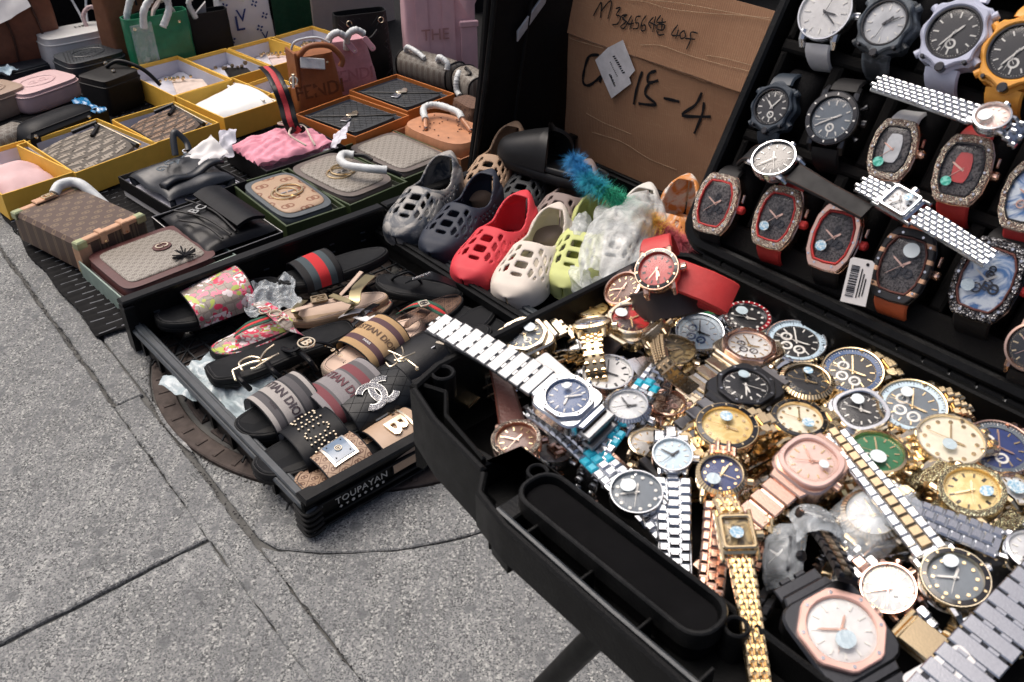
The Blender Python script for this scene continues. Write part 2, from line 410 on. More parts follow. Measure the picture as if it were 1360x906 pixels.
# ================================================================ the setting
E1 = Vector((cos(radians(-50.5)), sin(radians(-50.5)), 0)); E2 = Vector((-E1.y, E1.x, 0))
gm = MB(); gm.box(-30, 30, -8, 60, -.4, -.0075); mk('ground', gm, basic('dark_grout_bed', (.10, .10, .095), .95, bump=.6, bsc=60), kind='structure')
def wpt(s, c): return E1 * s + E2 * c          # paving coordinates: s along the long joints, c across them
pv = bpy.data.objects.new('pavement', None); COL.objects.link(pv); pv['kind'] = 'structure'
def jit(a, b, n, amp, seed):
    """a slightly crumbled straight edge"""
    r = []
    for i in range(n):
        t = i / n; p = a.lerp(b, t); d = (b - a).normalized(); nn = Vector((-d.y, d.x, 0)); r.append(p + nn * amp * (nz(p.x * 9 + seed, p.y * 9) + .9 * nz(p.x * 31, p.y * 31 + seed) + .8 * nz(p.x * 77, p.y * 77 + seed)))
    return r
def slab(edges, z=0.):
    pts = []
    for i in range(len(edges)):
        a, b = edges[i], edges[(i + 1) % len(edges)]; L = (b - a).length
        near = min(a.length, b.length) < 3.
        pts += jit(a, b, max(2, int(L / (.011 if near else .4))), .0028, i * 3.3)
    m = MB(); m.prism([(p.x, p.y) for p in pts], -.011, z, .0022, bb=False, c0=False); return mk('paving_slab', m, GRN, pv, sm=30)
# coordinates of the joints, measured on the ground
MH = Vector((-.264, 1.494, 0)); mc, ms = MH.dot(E2), MH.dot(E1)
sA = at(0, 845).dot(E1); J3s = (at(125, 768)).dot(E1)
g = .0035
slab([wpt(-6, -6), wpt(J3s - g, -6), wpt(J3s - g + .035, .25 - g), wpt(-6, .25 - g)])
slab([wpt(J3s + g, -6), wpt(6, -6), wpt(6, .25 - g), wpt(J3s + g + .035, .25 - g)])
# narrow band between the two parallel joints, then the manhole patch and the field beyond
dq = mc - .302; hs = sqrt(.568 ** 2 - dq ** 2)
slab([wpt(-6, .252), wpt(ms - .12, .254), wpt(ms - .12, .3036), wpt(-6, .3036)])
slab([wpt(ms - .118, .2472), wpt(6, .2472), wpt(6, .296), wpt(ms - .118, .296)])
arcp = []; a0 = atan2(-dq, -hs); a1 = atan2(-dq, hs)
N = 90; span = (a0 - a1)
for i in range(N + 1):
    a = a0 - span * i / N if span > 0 else a0 - (span + 2 * pi) * i / N
    arcp.append(wpt(ms + .5725 * cos(a), mc + .5725 * sin(a)))
slab([wpt(-6, .304)] + arcp + [wpt(6, .304), wpt(6, 9), wpt(-6, 9)])
oo, ii = [], []
for i in range(96):
    a = 2 * pi * i / 96; r = .569 * (1 + .003 * nz(cos(a) * 9, sin(a) * 9)); s_, c_ = r * cos(a), r * sin(a)
    if c_ < -dq + .005: k = (-dq + .005) / c_; s_, c_ = s_ * k, c_ * k
    p = wpt(ms + s_, mc + c_); oo.append((p.x, p.y)); r2 = .446 * (1 + .004 * nz(cos(a) * 14, sin(a) * 14)); p = wpt(ms + r2 * cos(a), mc + r2 * sin(a)); ii.append((p.x, p.y))
m = MB(); m.ring(oo, ii, -.011, -.001, .002); mk('paving_slab', m, GRN, pv, sm=30)
# manhole
IRON = basic('rusty_cast_iron', (.060, .047, .041), .8, bump=.7, bsc=220, var=.35, sp=.3)
man = thing('manhole_cover', 'round rusty brown iron manhole cover set in the pavement beside the sandal crate', 'manhole', T(MH))
m = MB(); m.ring(circ(.442, 96), circ(.405, 96), -.011, .001, .002); mk('frame', m, IRON, man)
m = MB()
for k in range(60): m.at(Rz(k * 6 + 2)); m.box(.413, .434, -.004, .004, .0008, .0030, .0008)
m.at(Matrix()); mk('frame_studs', m, IRON, man, kind='stuff')
m = MB()
for k in range(8):
    for r_ in (.18, .23, .28, .33, .37):
        for j in range(int(r_ * 30)):
            a_ = radians(k * 45 + 5 + 35 * (j + .5) / int(r_ * 30)); m.at(T(Vector((r_ * cos(a_), r_ * sin(a_), 0))) @ Rz(math.degrees(a_) + 45 * (j % 2))); m.box(-.009, .009, -.003, .003, -.0022, .0012, .0006)
m.at(Matrix()); mk('cover_relief', m, IRON, man, kind='stuff')
m = MB(); m.box(-.4, .4, -.4, .4, -.02, -.016); 
for k in range(8):
    aa = [radians(k * 45 + 2.2 + 40.6 * i / 10) for i in range(11)]
    ou = [(.394 * cos(t), .394 * sin(t)) for t in aa] + [(.14 * cos(t), .14 * sin(t)) for t in aa[::-1]]
    q = MB(); q.prism(ou, -.012, -.002, .002, bb=False); mk('cover_segment', q, IRON, man)
q = MB(); q.prism(circ(.135, 40), -.012, -.002, .002, bb=False); mk('cover_hub', q, IRON, man)
# grit in the joints
m = MB()
random.seed(3)
for k in range(1500):
    t = random.random()
    if k < 500: p = wpt(ms - 1.2 + t * 1.4, .25) 
    elif k < 900: p = wpt(J3s + .02 * 1, -1.2 + t * 1.45)
    elif k < 1150: p = wpt(ms + .1 + t * 1., .30)
    else:
        a = radians(150 + 120 * t); p = MH + Vector((.45 * cos(a), .45 * sin(a), 0))
    p = p + Vector((random.gauss(0, .006), random.gauss(0, .006), 0)); r = random.uniform(.001, .0028)
    p.z = -.001; m.v += [p + Vector(d) * r for d in ((1, 0, 0), (-.5, .9, 0), (-.5, -.9, 0), (0, 0, .9))]; b = len(m.v) - 4; m.u += [(0, 0)] * 4
    m.f += [(b, b + 1, b + 3), (b + 1, b + 2, b + 3), (b + 2, b, b + 3)]
mk('joint_grit', m, basic('dark_grit', (.07, .068, .065), .95, var=.6, sc=300), kind='stuff')
# woven mat under the goods
MATM = basic('black_woven_mat', (.009, .009, .0095), .8, bump=.5, bsc=400, sp=.25); THREAD = basic('silvery_thread', (.30, .31, .32), .5, var=.3)
mo = at(128, 447, .008); mo.z = 0
mt = thing('woven_mat', 'black quilted mat with rows of silvery stitches spread on the pavement under the bags', 'mat', frame(mo, -E1))
ML, MW, RS, CS = 3.4, 4.4, .0235, .046      # local x runs away along the joints, local -y across to the right
def mz(x, y):
    r = round(x / RS); row = x / RS - r; cc = y / CS + (.5 if r % 2 else 0); ce = cc - math.floor(cc) - .5
    return .007 + .004 * (cos(row * 2 * pi)) * (1 - (2 * ce) ** 4 * .5) + .008 * max(0, nz(x, y, 0, 3.1)) + .003 * nz(x, y, 5, 9)
def edge(y): return .018 * nz(y * 5, 3) + .008 * nz(y * 22, 1)
def msurf(u, v):
    x = u * 1.5 ; y = -v * 1.1; return (x + edge(y) * (1 - u), y + .02 * nz(x * 6, 9) * (1 - v), mz(x, y))
m = MB(); m.slab(lambda u, v: msurf(u, v), -.004, 190, 110); mk('mat_sheet', m, MATM, mt, sm=80)
m = MB(); m.box(1.5, ML, -MW, 0, .002, .011); m.box(0, 1.5, -MW, -1.1, .002, .011); mk('mat_sheet', m, MATM, mt)
m = MB()
for r in range(0, 64):
    for c in range(0, 24):
        x = r * RS + .011; y = -(c * CS + (CS / 2 if r % 2 else 0)) - .008; l = CS * random.uniform(.55, .85)
        if y < -1.05: continue
        p = [(x + .0025 * nz(y * 40 + t, r), y - l * t, mz(x, y - l * t) + .0022) for t in (0, .33, .66, 1)]; m.tube(p, random.uniform(.0009, .0016), 4)
mk('stitch', m, THREAD, mt, kind='stuff')

# ================================================================ folding crates
def crate(M, W, D, hb, hf, hr, label, lettering=False, floor=True, rightwall=True):
    t = thing('plastic_crate', label, 'crate', M)
    def xr(y): return [(1, 0)]
    m = MB(); m.box(0, .028, 0, D, hr - .010, hr, .003); m.box(.006, .020, .004, D - .004, hr, hr + .006, .002); mk('side_rail', m, RAIL, t)
    m = MB(); m.box(.010, .020, .01, D - .01, .004, hr - .011); 
    for k in range(9): m.box(.004, .0095, .04 + k * D / 9.3, .05 + k * D / 9.3, .006, hr - .012, .001)
    mk('side_panel', m, BLK2, t)
    m = MB(); m.box(W - .028, W, 0, D, hr - .010, hr + .012, .003); m.box(W - .020, W - .010, .004, D - .004, hr + .012, hr + .018, .002); mk('side_rail', m, BLK2, t)
    m = MB(); m.box(W - .020, W - .010, .01, D - .01, .004, hr - .011); mk('side_panel', m, BLK2, t)
    # far wall
    m = MB(); m.box(0, W, D - .016, D - .004, .004, hb - .013, .001); mk('end_wall', m, BLK, t)
    m = MB(); m.box(-.004, W + .002, D - .022, D + .004, hb - .012, hb, .003); m.box(-.004, .016, D - .024, D + .003, .004, hb - .0125, .002); mk('end_rim', m, BLK2, t)
    m = MB()
    for k in range(7):
        for r in range(2):
            x = .05 + k * .08; q = MB(); q.box(x, x + .012, D - .0185, D - .0165, .05 + .02 * r, .053 + .02 * r); mk('wall_rib', q, RAIL, t)
    m.box(.13, .29, D - .0195, D - .0165, .031, .038, .001); mk('wall_rib', m, RAIL, t)
    # near wall
    m = MB(); m.box(0.0, W, .004, .014, .004, hf - .012, .001); mk('end_wall', m, BLK, t)
    m = MB(); m.prism([(0, -.004), (W, -.004), (W, .020), (.03, .020), (.022, .026), (0, .026)], hf - .0115, hf, .003); mk('end_rim', m, BLK2, t)
    for z in (.010, .024, hf - .026):
        m = MB(); m.box(.02, W - .01, -.003, .0035, z, z + .004, .001); mk('wall_rib', m, BLK2, t)
    m = MB()
    for k in range(5):
        m.tube(smooth_path([(.024, -.003, .012 + k * .011), (.006, -.005, .010 + k * .011), (-.004, .002, .010 + k * .011), (-.004, .03, .012 + k * .011)], 4), .0028, 6)
    mk('corner_louvre', m, BLK2, t, kind='stuff')
    for k in range(5):
        m = MB(); x = .24 + k * .031; m.box(x, x + .020, -.0022, .0038, .042, .056, .001); mk('wall_slot', m, basic('grey_slot_light', (.06, .064, .066), .5), t)  # grey blocks stand in for light showing through the wall slots
    if lettering:
        WL = basic('white_lettering', (.42, .42, .40), .7)
        R = T(Vector((.098, -.0006, .046))) @ Rx(90); m = text_mb('TOUPAYAN', .0175, .0004, 0, R, sp=1.05)
        mk('lettering', m, WL, t)
        m = MB()
        for k in range(8):
            x = .058 + k * .0112; m.at(T(Vector((x, -.0004, .033))) @ Rx(90)); o = [circ(.003, 4), circ(.003, 3, .5), circ(.0032, 6), circ(.003, 4, .78)][k % 4]; m.prism(o, 0, .0006)
        m.at(Matrix()); mk('lettering', m, WL, t)
    # floor lattice of straight and diagonal bars
    m = MB(); s = .036; z0, z1 = .006, .010
    nx, ny = int(W / s), int(D / s)
    for i in range(1, nx + 1): m.box(i * s - .0015, i * s + .0015, .015, D - .02, z0, z1)
    for j in range(1, ny + 1): m.box(.021, W - .021, j * s - .0015, j * s + .0015, z0 + .0002, z1 + .0002)
    L = sqrt(2) * s
    for i in range(nx):
        for j in range(ny):
            if (i + j) % 2 == 0 and i < 8:
                c = Vector((i * s + s / 2, j * s + s / 2, 0)); m.at(T(c) @ Rz(45)); m.box(-L / 2, L / 2, -.0012, .0012, z0 + .0004, z1 + .0004); m.at(Matrix())
    mk('floor_lattice', m, basic('grey_black_lattice', (.022, .025, .028), .4), t, kind='stuff')
    return t
CRV = (at(491, 262, .115) - at(161, 392, .115)); cy = (at(161, 392, .115) - at(391, 668, .068)); cy.z = 0
CX = Vector((cos(radians(41.5)), sin(radians(41.5)), 0)); CY = Vector((-CX.y, CX.x, 0))
CO = at(404, 667, .08); CO.z = 0
CRW, CRD = .595, .665
CM = frame(CO, CX); crate(CM, CRW, CRD, .118, .082, .056, 'low black plastic crate of sandals on the pavement, its near end lettered in white', True)
C2O = CO + CX * (CRW + .012); CM2 = frame(C2O, CX)
crate(CM2, .60, CRD, .118, .082, .056, 'low black plastic crate of foam shoes, partly hidden behind the watch case')
m = MB(); m.box(.03, .57, .02, CRD - .03, .010, .013); mk('crate_liner', m, CLOTHB, None); tag(bpy.data.objects['crate_liner'], 'black cloth lining the bottom of the crate of foam shoes', 'cloth'); bpy.data.objects['crate_liner'].matrix_world = CM2

# ================================================================ cardboard box
cb0 = C2O + CX * .605 + CY * (CRD + .02); cbd = Vector((cos(radians(-50)), sin(radians(-50)), 0)); cbn = Vector((cbd.y, -cbd.x, 0))
# start so that its left edge passes photograph pixel (745,195)
def on_v(px, py, p0=None): return onp(px, py, p0 or cb0, cbn)
p = on_v(750, 185); CB0 = Vector((p.x, p.y, 0))
topz = on_v(1042, 26, CB0).z; Lw = (on_v(1042, 26, CB0) - CB0).dot(cbd) + .30
FL = on_v(757, 48, CB0).z, on_v(990, 122, CB0).z; foldz = sum(FL) / 2
CBM = frame(CB0, cbd, -cbd.cross(Vector((0, 0, 1)))) # local x along face, z = face normal, y up
n_ = cbn if cbn.y < 0 else -cbn
CBM = Matrix((cbd, Vector((0, 0, 1)), cbd.cross(Vector((0, 0, 1))))).transposed().to_4x4(); CBM.translation = CB0
box = thing('cardboard_box', 'tall brown cardboard box with black marker writing standing behind the foam shoes', 'cardboard box', CBM)
def cbf(u, v, z0=0, z1=1):
    x = u * Lw; y = z0 + v * (z1 - z0); return (x, y, .006 * nz(x * 3, y * 3, z0) + .0025 * nz(x * 9, y * 12, 2))
m = MB(); m.slab(lambda u, v: cbf(u, v, 0, foldz), .005, 40, 24); mk('front_panel', m, CARD, box, sm=80)
m = MB(); m.slab(lambda u, v: (cbf(u, v, foldz + .003, topz)[0], foldz + .003 + v * (topz - foldz - .003), cbf(u, v, foldz, topz)[2] - .035 * v + .004 * (1 - v)), .005, 40, 10); mk('top_flap', m, CARD, box, sm=80)
m = MB(); m.box(-.001, .004, 0.002, foldz, -.40, -.008); m.box(Lw - .004, Lw, 0.002, foldz, -.40, -.008); m.box(.004, Lw - .004, 0.002, foldz, -.40, -.396); mk('side_panel', m, CARD, box)
m = MB(); m.slab(lambda u, v: (u * Lw, foldz - .002 + .004 * nz(u * 20, 4), -.010 + .0085 * sin(v * pi) + .004), .002, 60, 4); mk('fold_edge', m, basic('scuffed_card_edge', (.34, .19, .10), .8, bump=.5), box)
INK = basic('black_marker_ink', (.008, .008, .01), .5); CREASE = basic('pale_crease', (.42, .28, .17), .8)
CBI = CBM.inverted()
def cl(px, py, dz=.004):
    q = CBI @ onp(px, py, CB0 , CBM.to_3x3() @ Vector((0, 0, 1))); b = cbf(q.x / Lw, q.y / foldz, 0, foldz)[2] if q.y < foldz else cbf(q.x / Lw, (q.y - foldz) / (topz - foldz), foldz, topz)[2] - .035 * (q.y - foldz) / (topz - foldz) + .004
    return (q.x, q.y, b + dz)
def stroke(pts, wpx, mat=INK, name='marker_stroke', n=5):
    P = [Vector((a, b, 0)) for a, b in pts]; P = smooth_path(P, n) if len(P) > 1 else P
    m = MB(); m.ribbon([(cl(p.x, p.y, .0022), (0, 0, 1)) for p in P], [wpx / 1200 * 2.3 * (.75 + .4 * abs(sin(i * .7))) for i in range(len(P))], .0006); return m
def z4(x, y): return (720 + x / 3.938, y / 3.938)
ST = [[(305, 285), (250, 295), (222, 370), (218, 430), (250, 445), (310, 400)], [(318, 385), (305, 430)], [(330, 400), (470, 405)],
      [(530, 372), (505, 450), (485, 545)], [(600, 370), (565, 385), (560, 430), (612, 420)], [(565, 435), (545, 490), (600, 545), (510, 540)], [(640, 512), (720, 532)],
      [(835, 485), (800, 550), (735, 603), (880, 612)], [(845, 535), (835, 600), (795, 700)]]
for s_ in ST: mk('marker_stroke', stroke([z4(*q) for q in s_], 3.6), INK, box)
SM = [[(262, 85), (285, 30), (295, 20), (300, 95)], [(300, 60), (330, 15), (345, 20), (338, 100)], [(370, 50), (392, 45), (378, 80), (400, 90), (392, 125), (365, 130)], [(430, 80), (405, 88), (430, 115), (408, 140), (425, 150), (438, 120), (412, 100), (432, 80)],
      [(455, 85), (442, 125), (470, 125)], [(463, 105), (455, 155)], [(500, 90), (480, 92), (478, 120), (495, 125), (492, 150), (470, 152)], [(528, 85), (510, 120), (512, 160), (530, 160), (528, 135), (512, 138)],
      [(565, 95), (545, 125), (560, 150)], [(548, 120), (590, 140)], [(575, 90), (570, 170)], [(600, 85), (585, 120), (630, 120)], [(595, 130), (625, 135), (620, 160), (590, 155), (592, 130)], [(588, 160), (600, 185), (628, 183)], [(610, 100), (612, 160)],
      [(690, 135), (665, 185), (705, 190)], [(697, 160), (688, 205)], [(725, 165), (708, 180), (715, 205), (735, 195), (725, 165)], [(795, 180), (760, 175), (762, 215), (748, 260)], [(735, 205), (785, 210)]]
for s_ in SM: mk('marker_stroke', stroke([z4(*q) for q in s_], 1.7), INK, box)
for s_ in ([(300, 0), (500, 15), (640, 55), (820, 78), (1000, 92), (1190, 110)], [(430, 0), (640, 20), (860, 60), (1180, 122)], [(850, 292), (960, 310), (1130, 357)], [(515, 235), (620, 240), (760, 290), (900, 330), (1100, 378)], [(265, 690), (420, 740), (560, 830), (700, 890)], [(235, 590), (330, 640), (470, 700)], [(150, 185), (165, 205), (330, 250)]):
    mk('crease', stroke([z4(*q) for q in s_], .8, n=8), CREASE, box)
# torn paper sticker taped to the box
m = MB(); q = [z4(*a) for a in ((293, 310), (360, 245), (437, 205), (500, 365), (470, 400), (480, 432), (378, 510), (330, 400))]; m.prism([cl(*a)[:2] for a in q][::-1], .009, .0102, 0); lab = mk('sticker_label', m, basic('white_label_paper', (.58, .58, .60), .6, bump=.8, bsc=40), None)
lab.matrix_world = CBM.copy(); tag(lab, 'torn white paper sticker stuck crookedly on the brown cardboard box', 'sticker')
m = MB()
random.seed(5)
for r in range(3):
    a, b = [((385, 290), (440, 385)), ((370, 320), (410, 400)), ((365, 385), (395, 450))][r]
    for k in range(9):
        t = k / 9; x, y = a[0] + (b[0] - a[0]) * t, a[1] + (b[1] - a[1]) * t; h = (14, 5, 11)[r] * random.uniform(.6, 1)
        qq = [cl(*z4(x, y)), cl(*z4(x + h, y - h * .4)), cl(*z4(x + h + 2, y + 2)), cl(*z4(x + 2, y + 6))]; m.prism([w_[:2] for w_ in qq][::-1], .0103, .0107)
mk('printed_characters', m, INK, lab, kind='stuff')

# ================================================================ watch case
ZR = .69; KB = at(906, 335, ZR); KU = Vector((cos(radians(-48.5)), sin(radians(-48.5)), 0))
KM = frame(KB, KU); ZF = -.066      # rim height; local x along the hinge, local y away; floor at local z ZF
case = thing('watch_case', 'open black plastic flight case full of watches on a low stand', 'case', KM)
XL, XR, YB, YI, YO = -.012, .62, .004, -.243, -.295
def wall(pts, z0, z1, th, name='wall', bev=.0015, mat=BLK):
    m = MB()
    P = [Vector((x, y, 0)) for x, y in pts]; L = []
    o = [];
    for k, p_ in enumerate(P):
        a = P[max(k - 1, 0)]; b = P[min(k + 1, len(P) - 1)]; d = (b - a).normalized(); n2 = Vector((-d.y, d.x, 0)); o.append((p_ + n2 * th / 2, p_ - n2 * th / 2))
    out = [(q[1].x, q[1].y) for q in o] + [(q[0].x, q[0].y) for q in o[::-1]]
    m.prism(out, z0, z1, bev); return mk(name, m, mat, case)
m = MB(); m.box(XL + .004, XR, YI, YB - .004, ZF - .004, ZF); mk('floor', m, FOAM, case)
wall([(XR, YB), (XL + .02, YB), (XL + .004, YB - .012), (XL, YB - .03), (XL + .0, -.236), (XL + .008, -.262)], ZF - .008, 0, .006, 'wall')
wall([(XL - .006, -.02), (XL - .006, -.225)], -.022, -.004, .005, 'rim')
# near side: outer wall steps out to a moulded ledge with ribs, pads and screw eyes
wall([(XL + .008, -.262), (.030, -.271), (.084, -.277)], -.050, -.001, .005, 'wall')
wall([(.0845, -.2775), (.096, -.290), (.125, -.2955), (.30, -.2985), (XR, -.2985)], -.030, -.0015, .005, 'wall')
wall([(.0845, -.2750), (.094, -.262), (.12, -.258), (XR, -.258)], ZF - .004, -.031, .004, 'wall')
wall([(.076, -.270), (.080, -.2445), (.118, -.2445), (XR, -.2445)], ZF, -.006, .004, 'inner_wall')
wall([(XL + .006, -.255), (.012, -.248), (.030, -.262), (.076, -.270)], ZF, -.002, .003, 'inner_wall')
m = MB(); m.prism([(.0, -.258), (.03, -.268), (.09, -.274), (.10, -.289), (XR, -.2955), (XR, -.246), (.118, -.246), (.08, -.246)], -.029, -.0255, .001); mk('ledge', m, BLK, case)
m = MB(); m.prism([(.092, -.262), (.098, -.284), (.107, -.291), (.124, -.294), (.128, -.262)], -.047, -.0295, .004); mk('latch_foot', m, BLK, case)
m = MB(); o_ = rrect(.130, .026, .011, 5, .1745, -.2625); m.prism(o_, -.0250, -.006, .002); mk('handle_pad', m, CLOTHB, case)
m = MB(); m.ring(offs(o_, .0025), offs(o_, -.0005), -.012, -.0005, .0008); mk('pad_rim', m, BLK2, case)
for x_, y_ in ((.1035, -.2525), (.2455, -.2535)):
    m = MB(); m.at(T(Vector((x_, y_, 0)))); m.ring(circ(.0068, 24), circ(.0045, 24), -.040, -.004, .0008); mk('screw_eye', m, BLK2, case)
m = MB(); m.at(T(Vector((-.004, -.238, 0)))); m.ring(circ(.0085, 24), circ(.0055, 24), -.02, -.001, .001); mk('screw_eye', m, BLK2, case)
for x_ in (.130, .172, .212, .25):
    m = MB(); m.box(x_, x_ + .0018, -.2935, -.277, -.0250, -.009, .0004); mk('rib', m, BLK2, case)
m = MB(); m.box(.105, .118, -.2935, -.262, -.0250, -.010, .001); mk('rib', m, BLK2, case)
m = MB(); m.tube([(.112, -.2905, -.003), (.20, -.2930, -.003), (.262, -.2932, -.003)], .0016, 6); mk('rim_bead', m, RAIL, case)
m = MB(); m.tube([(.034, -.270, -.004), (.082, -.276, -.004)], .0016, 6); mk('rim_bead', m, RAIL, case)
# hinge knuckles
for k in range(14):
    m = MB(); x = .015 + k * .0185; m.tube([(x, YB + .006, -.001), (x + .0165, YB + .006, -.001)], .0034, 8); mk('hinge_knuckle', m, BLK2, case)
    if k > 3:
        m = MB(); m.box(x + .001, x + .0155, YB + .0075, YB + .009, .0026, .0034); mk('hinge_pin', m, BRONZE, case)
m = MB(); m.box(0, XR, YB + .003, YB + .0095, -.012, -.0045, .001); mk('hinge_leaf', m, BLK, case)
# the open lid
LA = radians(62); LN = KU.cross(Vector((-KU.y * cos(LA), KU.x * cos(LA), sin(LA)))); LM = frame(KB + Vector((0, 0, .004)) + Vector((-KU.y, KU.x, 0)) * .012, KU, LN)
LI = KM.inverted() @ LM       # lid frame in case coordinates: x along hinge, y up the lid, z out of it
LH = .40
m = MB(); m.at(LI); m.prism(rrect(XR + .012, LH, .02, 5, XR / 2 - .004, LH / 2), -.055, -.042, .003); mk('lid_shell', m, BLK, case)
m = MB(); m.at(LI); m.ring(rrect(XR + .016, LH + .004, .02, 5, XR / 2 - .004, LH / 2), rrect(XR, LH - .014, .015, 5, XR / 2 - .004, LH / 2), -.0415, .006, .002); mk('lid_rim', m, BLK2, case)
m = MB(); m.at(LI); m.ring(offs(rrect(XR + .016, LH + .004, .02, 5, XR / 2 - .004, LH / 2), .004), offs(rrect(XR + .016, LH + .004, .02, 5, XR / 2 - .004, LH / 2), .0005), -.012, -.004, .001); mk('lid_lip', m, BLK2, case)
ROWS = [.058, .128, .199, .270, .341]; 
m = MB(); m.at(LI); m.box(.002, XR - .02, .010, LH - .012, -.041, -.030); mk('lid_liner', m, FOAM, case)
COLX = {0: [.014 + .0500 * k for k in range(12)], 1: [.026 + .0480 * k for k in range(12)], 2: [.036 + .0475 * k for k in range(12)], 3: [.04 + .0475 * k for k in range(12)], 4: [.045 + .0475 * k for k in range(12)]}
m = MB(); m.at(LI)
for k in range(6):
    y0 = .008 if k == 0 else ROWS[k - 1] + .031; y1 = ROWS[k] - .031 if k < 5 else LH - .011
    m.prism([(.000, y0), (XR - .012, y0), (XR - .012, y1), (.000, y1)], -.029, -.004, .002)
mk('foam_bar', m, FOAM, case)
for r in range(5):
    y0, y1 = ROWS[r] - .0305, ROWS[r] + .0305; cs = COLX[r]
    m = MB(); m.at(LI)
    for k, c in enumerate(cs[:7]):
        a = c + (cs[1] - cs[0]) / 2; m.prism([(a - .0045, y0), (a + .0045, y0), (a + .0045, y1), (a - .0045, y1)], -.029, -.0045, .002)
    m.prism([(.0005, y0), (.006, y0), (.006, y1), (.0005, y1)], -.029, -.0045, .002); mk('foam_divider', m, FOAM, case)
    for k, c in enumerate(cs[:6]):
        m = MB(); w2, h2 = .0185, .026; L = []
        m.at(LI @ T(Vector((c, ROWS[r], -.029))))
        def pil(u, v): 
            x = (u - .5) * 2; y = (v - .5) * 2; ex = (1 - abs(x) ** 4) ** .5 if abs(x) < 1 else 0; ey = (1 - abs(y) ** 3) ** .6 if abs(y) < 1 else 0
            return (x * w2, y * h2, .027 * ex * ey)
        m.grid(pil, 12, 12); mk('cushion', m, PILLOW, case, sm=80)
# the stand
def leg(a, b, r=.011):
    m = MB(); m.tube([a, b], r, 10); m.ball(b, r * 1.15, 10); return m
st = thing('folding_stand', 'black tubular folding stand under the open watch case', 'stand', frame(Vector((KB.x, KB.y, 0)), KU))
zt = ZR + ZF - .012
SI = st.matrix_world.inverted(); P1 = at(822, 815, zt); P2 = at(728, 908, zt - .13); dv = P2 - P1; P3 = P1 + dv * ((.012 - P1.z) / dv.z)
for dx in (0, .33):
    o1 = SI @ P1 + Vector((dx, 0, 0)); o2 = SI @ P3 + Vector((dx, 0, 0)); mk('leg', leg(tuple(o1), tuple(o2), .0085), BLK, st)
    mk('leg', leg((o1.x + .03, -.02, zt), (o1.x + .03, -.02 + (o1.y - o2.y) * .3, .012), .0085), BLK, st)
m = MB(); m.tube([(.04, -.235, zt - .002), (.55, -.235, zt - .002)], .010, 8); mk('crossbar', m, BLK2, st)
m = MB(); m.tube([(.04, -.02, zt - .002), (.55, -.02, zt - .002)], .010, 8); mk('crossbar', m, BLK2, st)
# ================================================================ watches
def flatcol(name, col, ro=.35, coat=.5, var=.08): return basic(name, col, ro, var=var, sc=200, coat=coat)
DIALS = dict(white=flatcol('white_dial', (.70, .70, .69)), silver=m_marble('silver_dial', (.50, .52, .54), (.62, .64, .66), 60, .3, .3), black=flatcol('black_dial', (.012, .013, .016)),
    grey=flatcol('slate_grey_dial', (.12, .15, .18)), blue=flatcol('deep_blue_dial', (.012, .065, .20)), navy=flatcol('navy_dial', (.02, .04, .16)), red=flatcol('red_dial', (.55, .05, .045)),
    green=flatcol('green_dial', (.02, .15, .06)), brown=flatcol('brown_dial', (.13, .045, .025)), champ=m_marble('champagne_dial', (.62, .46, .18), (.75, .60, .30), 80, .3, 1), cream=flatcol('cream_dial', (.74, .69, .56)),
    pink=flatcol('blush_dial', (.72, .52, .46)), ice=flatcol('ice_blue_dial', (.52, .66, .76)), smoke=m_marble('smoky_gold_dial', (.10, .08, .05), (.42, .32, .16), 90, .3, 2),
    redblk=m_marble('red_and_black_dial', (.50, .03, .03), (.03, .01, .01), 55, .3, 0), opal=m_marble('blue_sparkle_dial', (.03, .02, .12), (.45, .55, .7), 260, .2, 2),
    skel=m_marble('open_worked_dial', (.012, .012, .013), (.13, .12, .12), 420, .35, 1.5), skelg=m_marble('open_worked_brown_dial', (.10, .05, .03), (.42, .30, .22), 350, .35, 1.5),
    sky=m_marble('blue_landscape_dial', (.08, .20, .45), (.70, .78, .85), 70, .3, 1.5))
METAL = dict(steel=STEEL, gold=GOLD, pgold=PGOLD, rose=ROSE, gun=GUN, bronze=BRONZE)
RUB = dict(black=basic('black_rubber', (.012, .012, .013), .6, bump=.2), red=basic('red_rubber', (.48, .030, .028), .55, bump=.2), white=basic('white_rubber', (.62, .63, .64), .55), orange=basic('orange_rubber', (.60, .13, .045), .6),
    brown=basic('brown_leather_strap', (.095, .026, .018), .45, bump=.5, bsc=500), dbrown=basic('dark_brown_rubber', (.030, .020, .018), .55), gwhite=basic('pale_grey_blue_resin', (.45, .48, .60), .45), yellow=basic('amber_yellow_resin', (.72, .33, .05), .45),
    navy=basic('dark_blue_resin', (.022, .034, .050), .5), camo=m_marble('grey_camouflage_resin', (.02, .026, .032), (.10, .12, .14), 60, .5, .5))
GEMW = m_gem('clear_stones', (.6, .6, .62)); GEMR = m_gem('stones_in_rose_gold', (.78, .52, .42)); GEMG = m_gem('stones_in_gold', (.75, .58, .36)); GEMK = m_gem('stones_in_black_metal', (.05, .05, .055), 700)
STK = basic('pale_round_sticker', (.66, .74, .76), .35, var=.05); STKP = m_marble('printed_sticker', (.68, .74, .74), (.22, .42, .58), 500, .4, .5); STKG = m_marble('green_printed_sticker', (.02, .30, .22), (.2, .6, .5), 400, .4, .5)
FILMST = m_plastic_film('bluish_film_sticker', (.55, .68, .74), .75); NICK = STEEL; HANDM = basic('white_hand', (.75, .74, .70), .3); BLKR = basic('black_ceramic', (.010, .010, .012), .15, coat=.5)
